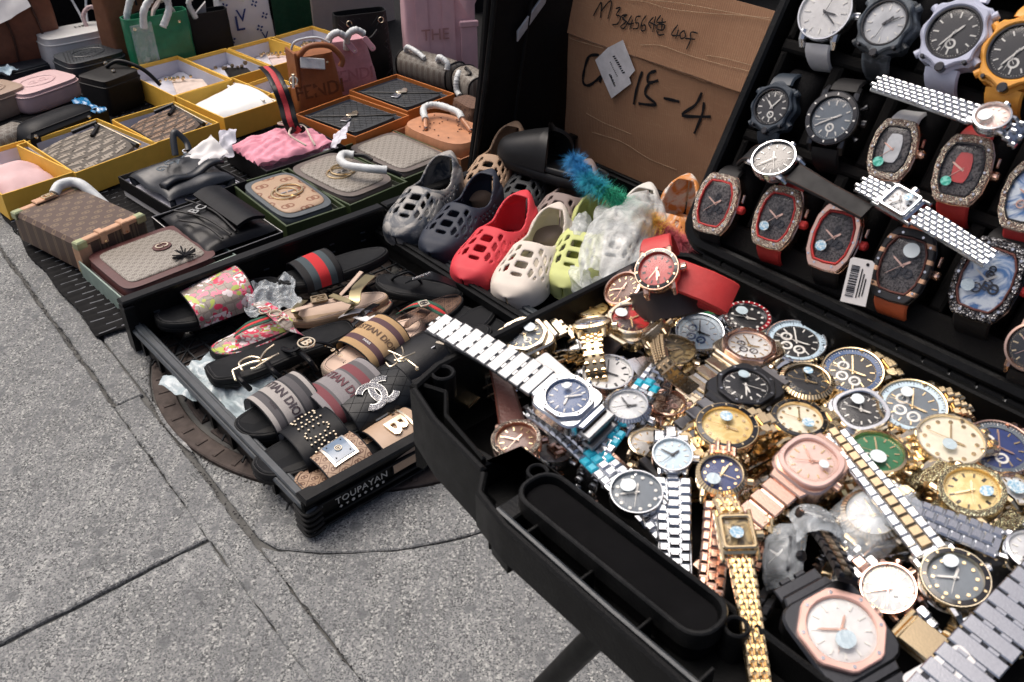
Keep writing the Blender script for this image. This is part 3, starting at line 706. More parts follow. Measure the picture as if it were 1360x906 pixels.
def link_mesh(kind, w, p):
    """one row of bracelet links, width w along x, pitch p along y, top surface towards +z"""
    def fn():
        m = MB(); h = .0032
        def b(x0, x1, y0, y1, z=h, bev=.0005): m.box(x0 + .00012, x1 - .00012, y0, y1, .0, z, min(bev, (x1 - x0) * .3, (y1 - y0) * .3))
        y0, y1 = -p * .46, p * .46
        if kind == 'oyster': b(-w / 2, -w * .2, y0, y1); b(-w * .2, w * .2, y0 + p * .5, y1 + p * .5, h * 1.1); b(w * .2, w / 2, y0, y1)
        elif kind == 'president':
            b(-w / 2, -w * .18, y0, y1, h, .001); b(-w * .18, w * .18, y0 + p * .5, y1 + p * .5, h * 1.15, .001); b(w * .18, w / 2, y0, y1, h, .001)
        elif kind == 'jubilee':
            for k, (a, c) in enumerate(((-.5, -.26), (-.26, -.09), (-.09, .09), (.09, .26), (.26, .5))): b(a * w, c * w, y0 + (p * .5 if k % 2 else 0), y1 + (p * .5 if k % 2 else 0), h * (1.12 if k % 2 else 1), .0009)
        elif kind == 'beads':
            for k in range(5): b((-.5 + k * .2) * w, (-.3 + k * .2) * w, y0 + (p * .5 if k % 2 else 0), y1 + (p * .5 if k % 2 else 0), h, .0011)
        elif kind == 'ap': b(-w / 2, w / 2, y0 * .86, y1 * .86, h, .0006); b(-w * .28, -w * .06, y1 * .86, p - y1 * .86, h * .85, .0003); b(w * .06, w * .28, y1 * .86, p - y1 * .86, h * .85, .0003)
        elif kind == 'plate': b(-w / 2, w / 2, y0, y1, h, .0007)
        return m
    return memo((kind, round(w, 4), round(p, 4)), fn, 30)
TRI = None
def path2d(y0, z0, bends, step):
    """walk in the local y-z plane; returns [(y,z,angle)], angle measured downwards from +y"""
    y, z, a = y0, z0, 0.; out = [(y, z, a)]
    for ln, deg in bends:
        n = max(1, round(ln / step))
        for k in range(n):
            a += radians(deg) / n; y += cos(a) * ln / n; z -= sin(a) * ln / n; out.append((y, z, a))
    return out
LOOP = [(.012, 40), (.022, 50), (.022, 50), (.012, 30)]
def strap(t, kind, mat, w, y0, sgn, bends, mid=None, taper=.8, blue=None):
    """half a strap from the lug outwards; kind = a link kind or 'leather'/'rubber'"""
    if not kind: return
    if kind in ('leather', 'rubber'):
        P = path2d(y0, -.0035, bends, .004); n = len(P)
        m = MB(); m.ribbon([((0, sgn * y, z), (0, sgn * sin(a), cos(a))) for y, z, a in P], [w * (1 - (1 - taper) * min(1, k / 8)) for k in range(n)], .0032 if kind == 'rubber' else .0026)
        o = mk('strap', m, mat, t)
        if kind == 'leather':
            for sx in (-.41, .41):
                m = MB(); m.tube([(sx * w * (1 - (1 - taper) * min(1, k / 8)), sgn * (y + sin(a) * .0013), z + cos(a) * .0013) for k, (y, z, a) in enumerate(P)], .0003, 4); mk('stitching', m, basic('dark_stitching', (.06, .03, .02), .8), o)
        return o
    p = dict(oyster=.0068, president=.0062, jubilee=.0056, beads=.0052, ap=.0105, plate=.0090)[kind]
    P = path2d(y0, -.0050, bends, p); n = len(P)
    m = MB(); m.ribbon([((0, sgn * y, z + .0006), (0, sgn * sin(a), cos(a))) for y, z, a in P], w * .9, .0022); br = mk('bracelet', m, mat if kind != 'ap' else GUN, t)
    for k, (y, z, a) in enumerate(P[:-1]):
        y2, z2, a2 = P[k + 1]; ym, zm, am = (y + y2) / 2, (z + z2) / 2, (a + a2) / 2
        ww = w * (1 - (1 - taper) * min(1, k / 8)); ww = round(ww * 2000) / 2000
        mt_ = mat
        if blue and blue[0] <= k < blue[1]: mt_ = BLUEW
        o = mk('link', link_mesh(kind, ww, p), mt_, br)
        o.matrix_local = Matrix((Vector((1, 0, 0)) * sgn, Vector((0, sgn * cos(am), -sin(am))), Vector((0, sgn * sin(am), cos(am))))).transposed().to_4x4()
        o.matrix_local.translation = Vector((0, sgn * ym, zm)); 
        mm = o.matrix_local.copy(); mm.translation = Vector((0, sgn * ym, zm)); o.matrix_local = mm
        if mid and kind in ('oyster', 'president', 'jubilee', 'plate'):
            q = .22 if kind == 'plate' else .19
            c = mk('centre_link', memo(('cl', kind, ww), lambda: MB().box(-ww * q, ww * q, p * .02, p * .94, .0006, .0042, .0007)), mid, br); c.matrix_local = mm
    return br
def tonn(w, h, n=9):
    """barrel outline"""
    o = []
    for x, y in ((.5, -.28), (.5, 0), (.46, .28), (.36, .44), (.30, .5), (0, .52), (-.30, .5), (-.36, .44), (-.46, .28), (-.5, 0), (-.46, -.28), (-.36, -.44), (-.30, -.5), (0, -.52), (.30, -.5), (.36, -.44), (.46, -.28)):
        o.append((x * w, y * h))
    return o[1:]
def octo(r, n=8): return [(r * cos(2 * pi * (i + .5) / n), r * sin(2 * pi * (i + .5) / n)) for i in range(n)]
def octr(r, k=.10, n=8):
    o = []
    for i in range(n):
        a = 2 * pi * (i + .5) / n
        for d in (-k, k): o.append((r * cos(a + d), r * sin(a + d)))
    return o
def dense(out, m=3):
    o = []
    for i in range(len(out)):
        a, b = out[i], out[(i + 1) % len(out)]
        for k in range(m): o.append((a[0] + (b[0] - a[0]) * k / m, a[1] + (b[1] - a[1]) * k / m))
    return o
def handm(l, w): return memo(('hand', round(l, 4), w), lambda: MB().prism([(-w / 2, -l * .18), (w / 2, -l * .18), (w / 2, l * .8), (0, l), (-w / 2, l * .8)], 0, .0003))
WN = [0]
def watch(M, R, label, group=None, shape='round', metal='steel', bezel='smooth', bm=None, dial='white', marks='bar', mk_c=None, sub=0, stk=None, st=None, up=('oyster', LOOP), dn=('oyster', LOOP), sm_=None, mid=None, blue=None, w=None, tm=(50, 300), crown=True, capm=None, cat='watch', film=False, dn_blue=None):
    """local: 12 o'clock along +y, crown along +x, dial facing +z. R = bezel radius"""
    t = thing('wrist_watch', label, cat, M, group); r = R; ME = METAL[metal] if isinstance(metal, str) else metal; BM = bm or ME; SMT = sm_ or ME
    h = .0125 * R / .02; TH = .0028
    q = lambda key, fn, a=30: memo(key + (round(R, 4),), fn, a)
    D = DIALS[dial] if isinstance(dial, str) else dial
    MKC = mk_c or (GOLD if metal in ('gold', 'pgold', 'rose') else HANDM)
    rd = .80 * R
    if shape == 'round':
        mk('case', q(('case',), lambda: MB().lathe([(.80 * R, -h), (.93 * R, -h * .8), (.985 * R, -h * .55), (.985 * R, -h * .15), (.95 * R, 0)], 40)), ME, t)
        def lug():
            m = MB()
            for sx in (-1, 1):
                for sy in (-1, 1):
                    x = sx * R * .60; pts = [(x, sy * R * .62, -.001), (x, sy * R * .95, -.0016), (x, sy * R * 1.18, -.0045)]; m.tube(pts, [R * .15, R * .14, R * .09], 8)
            return m
        mk('lugs', q(('lug',), lug), ME, t, kind='stuff')
        if bezel == 'smooth': P, n, te, rd = [(R, -.0010), (R, .0010), (.97 * R, TH), (.88 * R, TH + .0003), (.84 * R, .0015), (.84 * R, .0)], 48, None, .845 * R
        elif bezel == 'thin': P, n, te, rd = [(R, -.0010), (R, .0016), (.975 * R, TH), (.93 * R, TH), (.91 * R, .0005)], 48, None, .915 * R
        elif bezel == 'flute': P, n, te, rd = [(R, -.0010), (R * .995, .0008), (.985 * R, TH * .7), (.84 * R, TH * 1.25), (.80 * R, TH * 1.1), (.80 * R, 0)], 96, {1: .012, 2: .02, 3: .012}, .805 * R
        elif bezel in ('coin', 'navi'): P, n, te, rd = [(R, -.0014), (R * 1.01, -.001), (1.01 * R, TH * .7), (.965 * R, TH * 1.05), (.93 * R, TH * 1.0), (.925 * R, .001)], 96, {1: .018, 2: .018}, .93 * R
        elif bezel in ('diver', 'gmt'): P, n, te, rd = [(R, -.0010), (R, TH * .5), (.965 * R, TH * .95), (.945 * R, TH * .95), (.90 * R, TH * .8), (.78 * R, TH * 1.1), (.765 * R, 0)], 72, {0: .012, 1: .012}, .77 * R
        else: P, n, te, rd = [(R, -.0010), (R, .0010), (.97 * R, TH), (.80 * R, TH + .0006), (.78 * R, .0005)], 64, None, .785 * R
        mk('bezel', q(('bz', bezel), lambda: MB().lathe(P, n, False, False, te), 25), BM, t)
        if bezel in ('diver', 'gmt'):
            m = q(('ins',), lambda: MB().lathe([(.935 * R, TH * 1.0), (.93 * R, TH * 1.14), (.79 * R, TH * 1.26), (.785 * R, TH * 1.12)], 48, False, False)); mk('bezel_insert', m, capm or BLKR, t)
            def bmk():
                m = MB()
                for k in range(12 if bezel == 'diver' else 24):
                    m.at(Rz(k * (30 if bezel == 'diver' else 15))); m.box(-.0005, .0005, .82 * R, .90 * R, TH * 1.15, TH * 1.31)
                return m
            mk('bezel_marks', q(('bm', bezel), bmk), MKC, t, kind='stuff')
        if bezel == 'gem':
            m = q(('gems',), lambda: MB().lathe([(.99 * R, TH * .9), (.95 * R, TH * 1.25), (.83 * R, TH * 1.5), (.80 * R, TH * 1.2)], 64, False, False)); mk('stone_ring', m, st or GEMW, t)
        if bezel == 'navi':
            m = q(('nv',), lambda: MB().lathe([(.925 * R, .0014), (.74 * R, .0011)], 48, False, False)); mk('scale_ring', m, capm or DIALS['ice'], t)
            def ticks():
                m = MB()
                for k in range(60): m.at(Rz(k * 6)); m.box(-.00015, .00015, (.86 if k % 5 else .80) * R, .90 * R, .0013, .00165)
                return m
            mk('scale_marks', q(('nvt',), ticks), HANDM if capm else BLKR, t, kind='stuff'); rd = .93 * R
        out_d = circ(rd, 40)
    elif shape in ('oct', 'cushion'):
        o1 = rrect(2.06 * R, 2.12 * R, .55 * R, 4) if shape == 'cushion' else rrect(2.10 * R, 2.2 * R, .45 * R, 3)
        mk('case', q(('case', shape), lambda: MB().prism(o1, -h, -.0002, .0012)), ME if not capm else capm, t)
        mk('lugs', q(('lug', shape), lambda: MB().prism([(-.62 * R, -1.3 * R), (.62 * R, -1.3 * R), (.78 * R, -.8 * R), (.78 * R, .8 * R), (.62 * R, 1.3 * R), (-.62 * R, 1.3 * R), (-.78 * R, .8 * R), (-.78 * R, -.8 * R)], -h * .75, -.0015, .0008)), ME if not capm else capm, t)
        ob = dense(octr(R * 1.02, .07)) if shape == 'oct' else supel(.98 * R, .98 * R, 2.7, 48)
        nn = len(ob); k0 = -pi * 0 
        inn = [(rd * .99 * cos(atan2(y, x)), rd * .99 * sin(atan2(y, x))) for x, y in ob] if shape == 'oct' else supel(.80 * R, .80 * R, 2.5, 48)
        mk('bezel', q(('bz', shape), lambda: MB().ring(ob, inn, -.0002, TH, .0006)), BM, t)
        if shape == 'oct':
            def scr():
                m = MB()
                for k in range(8): m.at(Rz(k * 45 + 22.5) @ T(Vector((.90 * R, 0, 0)))); m.prism(circ(.05 * R, 6), TH - .0002, TH + .0003)
                return m
            mk('screws', q(('scr',), scr), STEEL if metal != 'steel' else GUN, t, kind='stuff')
        out_d = inn
    elif shape == 'square':
        mk('case', q(('case', 'sq'), lambda: MB().prism(rrect(1.75 * R, 2.05 * R, .25 * R, 4), -h * .8, .0, .0012)), ME, t)
        def lugs():
            m = MB()
            for sx in (-1, 1): m.box(sx * .80 * R - .09 * R, sx * .80 * R + .09 * R, -1.32 * R, 1.32 * R, -.0050, -.0005, .001)
            return m
        mk('lugs', q(('lug', 'sq'), lugs), ME, t, kind='stuff')
        ob = rrect(1.6 * R, 1.8 * R, .2 * R, 5); inn = rrect(1.2 * R, 1.4 * R, .1 * R, 5)
        mk('bezel', q(('bz', 'sq'), lambda: MB().ring(ob, inn, -.0001, TH, .0007)), BM, t); out_d = inn
    elif shape == 'tonneau':
        W, H = 1.9 * R, 2.45 * R
        for nm, k, z0, z1, mm_ in (('case', 1.0, -h, -.0012, capm or ME), ('bezel', .985, -.0010, .0030, BM)):
            if nm == 'case': mk(nm, q(('tc',), lambda: MB().prism(dense(tonn(W, H), 2), z0, z1, .001)), mm_, t)
            else: mk(nm, q(('tb',), lambda: MB().ring(dense(tonn(W * k, H * k), 2), dense(tonn(W * .78, H * .76), 2), z0, z1, .0008)), mm_, t)
        mk('inner_rim', q(('ti',), lambda: MB().ring(dense(tonn(W * .782, H * .762), 2), dense(tonn(W * .72, H * .71), 2), .0008, .0031, .0004)), st or RUB['red'], t)
        def scr():
            m = MB()
            for x, y in ((.40, .34), (-.40, .34), (.47, 0), (-.47, 0), (.40, -.34), (-.40, -.34), (.2, .45), (-.2, .45), (.2, -.45), (-.2, -.45)): m.at(T(Vector((x * W * .9, y * H * .95, 0)))); m.prism(circ(.045 * R, 8), .0028, .0035)
            return m
        mk('screws', q(('ts',), scr), STEEL, t, kind='stuff')
        out_d = dense(tonn(W * .74, H * .73), 2)
    elif shape == 'shock':
        def body(k):
            o = []
            for i in range(64):
                a = 2 * pi * i / 64; c = abs(cos(a)); s_ = abs(sin(a))
                q = abs((a % (pi / 2)) - pi / 4); vy = abs(sin(a)); rr = R * k * (1.10 + .05 * cos(8 * a) + .10 * vy ** 6 + (.05 if q < .16 else 0) - .03 * (abs(cos(a)) ** 8))
                o.append((rr * cos(a), rr * sin(a)))
            return o
        mk('case', q(('gc',), lambda: MB().prism(body(1.02), -h * 1.1, -.0005, .0016)), SMT, t)
        mk('bezel', q(('gb',), lambda: MB().ring(body(.93), circ(.86 * R, 64), -.0004, .0036, .0010)), SMT, t)
        mk('inner_rim', q(('gi',), lambda: MB().ring(circ(.862 * R, 48), circ(.78 * R, 48), .0005, .0032, .0004)), capm or BLKR, t)
        for a in (38, 142, 218, 322):
            m = q(('pu', a), lambda: MB().at(Rz(a)).tube([(1.02 * R, 0, -.003), (1.30 * R, 0, -.003)], .0026, 10)); mk('push_button', m, SMT, t)
        m = q(('gf',), lambda: MB().at(T(Vector((0, -1.12 * R, 0)))).prism(circ(.16 * R, 16), -.001, .0042, .0006)); mk('front_button', m, BLKR, t)
        for a in (232, 308):
            m = q(('gs', a), lambda: MB().at(Rz(a) @ T(Vector((1.10 * R, 0, 0)))).prism(circ(.07 * R, 12), 0, .0040, .0003)); mk('screw', m, GUN, t)
        out_d = circ(.79 * R, 48)
    mk('dial', MB().prism(out_d, -.0005, .0006), D, t)
    # markers, subdials, hands
    rm = rd * (.74 if bezel == 'navi' else .86)
    if shape == 'square': rm = .60 * R
    if shape == 'tonneau': rm = .50 * R
    def marks_():
        m = MB()
        for k in range(12):
            m.at(Rz(k * 30 + .001))
            if marks == 'dot': m.at(Rz(k * 30) @ T(Vector((0, rm * .92, 0)))); m.prism(circ(.075 * rd, 10), .0006, .0012)
            elif marks == 'roman':
                for d in ((-.5, .5) if k % 3 else (-1, 0, 1)): m.box(d * .0006 - .0002, d * .0006 + .0002, rm * .76, rm, .0006, .0009)
            else: m.box(-.00045, .00045, rm * (.78 if k % 3 else .72), rm, .0006, .0011)
        if marks != 'dot':
            for k in range(60):
                if k % 5: m.at(Rz(k * 6)); m.box(-.00012, .00012, rm * 1.03, rm * 1.08, .0006, .0008)
        return m
    if marks: mk('hour_marks', q(('mk', marks, shape, bezel), marks_), MKC if marks != 'roman' else BLKR, t, kind='stuff')
    if shape in ('tonneau',) or dial in ('skelg',):
        def gears():
            m = MB(); rs = random.Random(4)
            for k in range(9):
                a = rs.uniform(0, 6.28); d = rs.uniform(.15, .55) * rd; r_ = rs.uniform(.10, .22) * rd; m.at(T(Vector((d * cos(a) * .8, d * sin(a) * 1.2, .0006 + k * .00008)))); m.ring(circ(r_, 18), circ(r_ * .72, 18), 0, .0005); m.box(-r_, r_, -.0002, .0002, 0, .0004)
            return m
        mk('movement', q(('gear',), gears), GUN if dial == 'skel' else ME, t, kind='stuff')
    SP = {1: [(270, .42)], 3: [(200, .40), (270, .40), (340, .40)], 2: [(180, .42), (0, .42)]}.get(sub, [])
    for k, (a, d) in enumerate(SP):
        x, y = d * rd * cos(radians(a)), d * rd * sin(radians(a)); rr = .21 * rd
        sb = mk('subdial', q(('sd', sub, k, bezel), lambda: MB().at(T(Vector((x, y, 0)))).ring(circ(rr, 20), circ(rr * .62, 20), .0006, .0010)), HANDM if dial in ('black', 'grey', 'blue', 'navy', 'brown', 'green') else (DIALS['blue'] if dial == 'ice' else STEEL), t)
        hm = mk('subdial_hand', q(('sh', sub, k, bezel), lambda: MB().at(T(Vector((x, y, 0))) @ Rz(40 + 70 * k)).box(-.0002, .0002, -.0008, rr * .85, .0011, .0013)), HANDM if dial in ('black', 'grey', 'blue', 'navy') else BLKR, sb)
    HC = {'gold': GOLD, 'pgold': GOLD, 'rose': ROSE}.get(metal, HANDM if dial not in ('white', 'cream', 'silver', 'ice') else GUN)
    hl = .62 * R if shape == 'square' else .80 * rd
    for nm, a, l, w_, z in (('hand', tm[0], hl * .62, .0013, .0013), ('hand', tm[1], hl * .9, .0010, .0016), ('second_hand', (tm[0] * 3 + 77) % 360, hl, .0003, .0019)):
        if shape == 'tonneau' and nm != 'second_hand': w_ *= 1.2; l *= .8
        o = mk(nm, handm(l, w_), HC, t); o.matrix_local = T(Vector((0, 0, z))) @ Rz(-a)
    mk('hand_pin', memo(('pin',), lambda: MB().prism(circ(.0009, 10), .0010, .0024, .0002)), HC, t)
    if crown:
        c = 1.0 * R if shape in ('round', 'oct', 'cushion') else (.90 * R if shape == 'square' else .95 * R)
        cm = RUB['red'] if (shape == 'tonneau' and crown == 'red') else ME
        if shape != 'shock': mk('crown', q(('cr', shape), lambda: MB().at(T(Vector((c, 0, -h * .38))) @ Ry(90)).lathe([(.0022, -.001), (.0028, .0), (.0028, .0034), (.0020, .0040)] if shape != 'tonneau' else [(.0022, -.002), (.0030, .0), (.0032, .0036), (.0022, .0048)], 20, teeth={1: .05, 2: .05})), cm, t)
        if sub and shape == 'round':
            for s_ in (-1, 1): mk('push_button', q(('pb', s_), lambda: MB().at(T(Vector((R * .86, s_ * R * .52, -h * .38))) @ Rz(s_ * 30) @ Ry(90)).lathe([(.0014, -.001), (.0014, .0022), (.0022, .0024), (.0022, .0040)], 12)), ME, t)
        if shape == 'tonneau' and crown:
            m = q(('tp',), lambda: MB().box(.99 * R, 1.09 * R, .28 * R, .62 * R, -.006, -.002, .0008)); mk('push_button', m, ME, t)
    def cry():
        m = MB(); L = []
        for k, z in ((1., .0022), (.97, .0027), (.7, .0033), (.35, .0036), (.04, .0037)): L.append([(x * k, y * k, z * (1.0 if shape != 'square' else .9)) for x, y in out_d])
        return m.loft(L, False, True)
    mk('crystal', q(('cry', shape, bezel), cry, 60), m_cr, t)
    if stk:
        x, y, rr, kind = (*stk, 'w')[:4] if len(stk) == 3 else stk
        WN[0] += 1; rr *= (.82, 1.0, .7, .92, .78)[WN[0] % 5]; kind = 'f' if kind == 'w' and WN[0] % 3 == 0 else kind
        mk('sticker', MB().at(T(Vector((x * R, y * R, .0040)))).prism(circ(rr * R, 24, 0, rr * R * .92), 0, .00025), {'w': STK, 'p': STKP, 'g': STKG, 'f': FILMST}[kind], t)
    wd = w or (R * 1.12 if R > .014 else R)
    y0 = {'round': 1.06, 'oct': 1.28, 'cushion': 1.28, 'square': 1.12, 'tonneau': 1.12, 'shock': 1.10}[shape] * R
    for s_, cfg, bl in ((1, up, blue), (-1, dn, dn_blue)):
        if cfg: strap(t, cfg[0], cfg[2] if len(cfg) > 2 else (SMT if cfg[0] not in ('rubber', 'leather') else RUB['black']), wd if shape != 'shock' else R * 1.15, y0, s_, cfg[1], mid, blue=bl)
    if film:
        m = MB(); m.at(T(Vector((0, 0, 0)))); m.slab(lambda u, v: ((u - .5) * 2.3 * R + .001 * nz(u * 9, v * 9), (v - .5) * 3.2 * R, .0058 - .010 * abs(2 * u - 1) ** 3 - .006 * abs(2 * v - 1) ** 3 + .0012 * nz(u * 7, v * 7, R * 900)), .0002, 18, 18); mk('plastic_film', m, FILM, t, sm=80)
    return t
m_cr = GLASSY
def PX(r, px, py, z): return r * depth(at(px, py, z)) / F
GT = 'watches heaped in the open case'
def W(px, py, rpx, ang, label, z=.674, n=None, **k):
    """heap watch: pixel centre, bezel radius in photograph pixels, image angle of 12 o'clock"""
    n = n if n is not None else tiltn(8, 250); M = place(px, py, z, ang, n)
    return watch(M, PX(rpx, px, py, z) * 1.06, label, GT, **k)
FLAT = [(.09, 6)]
L1 = [(.010, 28), (.022, 55), (.022, 55), (.012, 30)]
def drape(a, l, b): return [(.012, a), (l, b)]
N0 = tiltn(8, 250)
# ---- back left group
W(696, 446, 30, 25, 'gold octagonal watch with slate dial and white sticker at the left end', metal='pgold', shape='oct', dial='grey', sub=2, stk=(-.1, .35, .26), n=tiltn(12, 230), up=('ap', LOOP), dn=('ap', L1), sm_=PGOLD, tm=(100, 235), z=.682)
W(706, 490, 20, 30, 'small blue dial steel watch peeping out behind the silver octagonal watch', metal='steel', dial='blue', bezel='thin', stk=(-.3, 0, .4), z=.662, n=tiltn(4, 230), up=('jubilee', LOOP), dn=('jubilee', LOOP))
W(783, 411, 26, 28, 'all gold watch with a blue printed sticker under the black case rim', metal='gold', dial='champ', bezel='smooth', stk=(-.3, .2, .32, 'p'), z=.672, n=tiltn(2, 90), up=('oyster', LOOP), dn=('oyster', L1))
W(786, 432, 25, 82, 'gold fluted watch lying tilted with a blue sparkling dial', metal='gold', dial='opal', bezel='flute', marks=None, z=.690, n=tiltn(24, 118), up=('jubilee', LOOP), dn=('jubilee', L1), sm_=GOLD)
W(838, 425, 30, 40, 'pale gold octagonal watch with a red and black dial', metal='pgold', shape='oct', dial='redblk', stk=(-.45, -.1, .34), n=tiltn(10, 260), z=.684, up=('leather', LOOP, RUB['dbrown']), dn=('leather', LOOP, RUB['dbrown']), tm=(20, 135))
t_ = W(868, 441, 21, 93, 'bronze gold bracelet watch lying on its side across the red dial watch', metal='bronze', dial='smoke', bezel='smooth', z=.697, n=tiltn(50, 150), up=('jubilee', [(.01, 2)]), dn=('jubilee', [(.055, 6), (.012, 120), (.03, 20)]), sm_=BRONZE)
W(828, 385, 26, 110, 'dark rose gold ringed watch with a brown dial leaning against the case wall', metal='rose', bezel='smooth', dial='brown', capm=BLKR, z=.690, n=tiltn(34, 205), up=('rubber', LOOP, RUB['dbrown']), dn=('rubber', LOOP, RUB['dbrown']), w=.024)
W(873, 359, 29, 97, 'red dial watch with a black bezel and a bright red rubber strap', metal='rose', bezel='diver', dial='red', z=.722, n=tiltn(40, 232), up=('rubber', [(.02, 60), (.03, 60)], RUB['red']), dn=None, w=.024, tm=(170, 185), marks='roman')
o = mk('watch_strap', MB().at(place(918, 374, .715, -20, tiltn(38, 245), 'x')).ribbon([((-.030, 0, 0), (0, 0, 1)), ((-.01, 0, .003), (0, 0, 1)), ((.012, 0, .002), (.1, 0, 1)), ((.027, 0, -.003), (.3, 0, 1)), ((.030, 0, -.006), (1, 0, .3)), ((.026, 0, -.012), (.3, 0, -1)), ((-.02, 0, -.014), (0, 0, -1))], .024, .003), RUB['red']); tag(o, 'bright red rubber strap end lying over the back corner of the watch heap', 'watch strap')
o = mk('watch_strap', MB().at(place(888, 402, .690, 12, tiltn(60, 250), 'x')).ribbon([((.026 * cos(a) , 0, .018 * sin(a)), (cos(a), 0, sin(a))) for a in [2 * pi * k / 24 for k in range(24)]], .024, .003, closed=True), RUB['dbrown']); tag(o, 'dark brown looped rubber strap standing on edge under the red watch', 'watch strap')
W(927, 412, 27, 25, 'gold watch with a green dial tucked behind the pale blue chronograph', metal='gold', dial='green', bezel='smooth', stk=(-.35, .1, .32, 'p'), z=.664, n=tiltn(3, 90), up=('oyster', LOOP), dn=('oyster', LOOP))
W(929, 443, 31, 20, 'pale blue and white chronograph with two blue subdials', metal='steel', dial='ice', bezel='navi', capm=DIALS['ice'], sub=3, z=.668, n=tiltn(16, 250), up=('oyster', LOOP), dn=('oyster', LOOP))
W(992, 424, 31, 25, 'steel watch with a black and red bezel on a silver beaded bracelet', metal='steel', dial='black', bezel='gmt', capm=m_marble('red_black_insert', (.35, .02, .03), (.02, .01, .01), 25, .2, 0), stk=(-.35, .0, .25), z=.674, n=tiltn(8, 260), up=('jubilee', LOOP), dn=('jubilee', L1), marks='dot')
W(995, 461, 34, 28, 'brushed rose gold octagonal watch with a white chronograph dial', metal='pgold', shape='oct', dial='white', sub=3, z=.676, n=tiltn(2, 300), bm=METAL['rose'], up=('ap', LOOP), dn=('ap', [(.02, 22), (.04, 20)]), sm_=PGOLD, stk=None)
W(1057, 455, 38, 20, 'steel slide rule chronograph with a black dial and white subdials', metal='steel', dial='black', bezel='navi', sub=3, z=.674, n=tiltn(9, 255), up=('oyster', LOOP), dn=('oyster', L1))
W(1132, 495, 38, 20, 'gold edged chronograph with black dial and scale nearest the hinge', metal='gold', dial='black', bezel='navi', capm=DIALS['blue'], sub=3, z=.680, n=tiltn(18, 235), up=('oyster', LOOP), dn=('jubilee', L1))
W(890, 467, 33, 60, 'pale gold watch with a smoky gold dial and stone set bracelet', metal='pgold', dial='smoke', bezel='thin', z=.668, n=tiltn(0, 0), up=('rubber', LOOP, GEMG), dn=('plate', L1), sm_=GEMG)
W(807, 497, 33, 18, 'polished steel dress watch with a white roman dial', metal='steel', dial='white', bezel='thin', marks='roman', z=.674, n=tiltn(6, 240), up=('plate', [(.014, 10), (.03, 40), (.02, 40)]), dn=('oyster', LOOP))
b_ = thing('clasp_end', 'polished steel bracelet lying over behind the white roman dial', 'bracelet', place(758, 448, .672, 8, tiltn(20, 260), 'y')); strap(b_, 'plate', STEEL, .018, -.022, 1, [(.075, 14)], None, .95)
W(754, 529, 34, 146, 'large steel octagonal watch with a blue dial and wide wrapped bracelet', metal='steel', shape='oct', dial='blue', stk=(.30, .30, .22), z=.700, n=tiltn(14, 245), up=('ap', [(.02, 4), (.085, 8)]), dn=('ap', [(.008, 60), (.02, 60)]), w=.0245, tm=(250, 130), sm_=m_metal('frosted_steel', (.34, .35, .36), .46))
W(834, 541, 30, 52, 'steel fluted watch with a white dial and turquoise film on its bracelet', metal='steel', dial='silver', bezel='flute', z=.690, n=tiltn(10, 240), up=('president', [(.022, -8), (.018, 100), (.02, 60)]), dn=('president', [(.03, 30), (.03, 80)]), w=.017, blue=(1, 2), dn_blue=(0, 2))
W(887, 538, 24, 110, 'small rose gold watch with a brown open worked dial', metal='rose', dial='skelg', bezel='smooth', marks=None, z=.672, n=tiltn(5, 260), up=('oyster', LOOP), dn=('oyster', LOOP))
W(686, 586, 32, 103, 'rose gold watch with a glossy brown dial on a brown leather strap', metal='rose', dial='brown', bezel='gem', st=GEMR, z=.668, n=tiltn(10, 240), up=('leather', [(.03, -4), (.03, -2)], RUB['brown']), dn=('leather', [(.014, 70)], RUB['brown']), marks='bar')
W(845, 656, 34, 136, 'steel watch with a dark grey dial and turquoise film near its lug', metal='steel', dial='grey', bezel='thin', marks='dot', stk=(-.1, .35, .33), z=.676, n=tiltn(9, 250), up=('president', [(.05, 6), (.045, 30)]), dn=('president', LOOP), w=.0195, blue=(2, 4))
W(990, 514, 37, 30, 'black octagonal watch with white batons and a grey bracelet', metal='gun', shape='oct', dial='black', stk=(-.35, .25, .25), z=.684, n=tiltn(4, 270), up=('ap', LOOP), dn=('ap', [(.02, 15), (.045, 25)]), sm_=m_metal('grey_titanium', (.28, .28, .29), .4), tm=(115, 135))
W(1071, 508, 34, 25, 'gold fluted watch with a black dial and a small printed sticker', metal='gold', dial='black', bezel='flute', stk=(-.3, .3, .22, 'p'), z=.676, n=tiltn(8, 240), up=('president', LOOP), dn=('president', L1))
W(1143, 546, 33, 20, 'polished steel rounded watch with a dark dial and pale oval sticker', metal='steel', shape='cushion', dial='black', stk=(-.4, .1, .25), z=.680, n=tiltn(14, 235), up=('ap', LOOP), dn=('plate', [(.03, 20), (.03, 40)]))
W(965, 569, 40, 20, 'large gold diver with a black bezel and yellow dial in the middle of the heap', metal='gold', dial='champ', bezel='diver', stk=(-.3, .15, .30, 'p'), z=.688, n=tiltn(8, 255), up=('oyster', LOOP), dn=('oyster', LOOP), marks='dot', mk_c=GOLD)
W(1061, 559, 36, 15, 'gold diver with black bezel and cream gold dial beside the yellow one', metal='gold', dial='cream', bezel='diver', stk=(.35, .1, .24, 'p'), z=.682, n=tiltn(4, 255), up=('oyster', LOOP), dn=('oyster', L1), marks='dot', mk_c=GOLD)
W(1211, 541, 42, 15, 'gold edged slide rule chronograph with a grey dial and silver scale', metal='gold', dial='grey', bezel='navi', sub=3, stk=(-.45, .05, .24), z=.684, n=tiltn(17, 235), up=('jubilee', LOOP), dn=('jubilee', [(.03, 15), (.03, 50)]), sm_=GOLD)
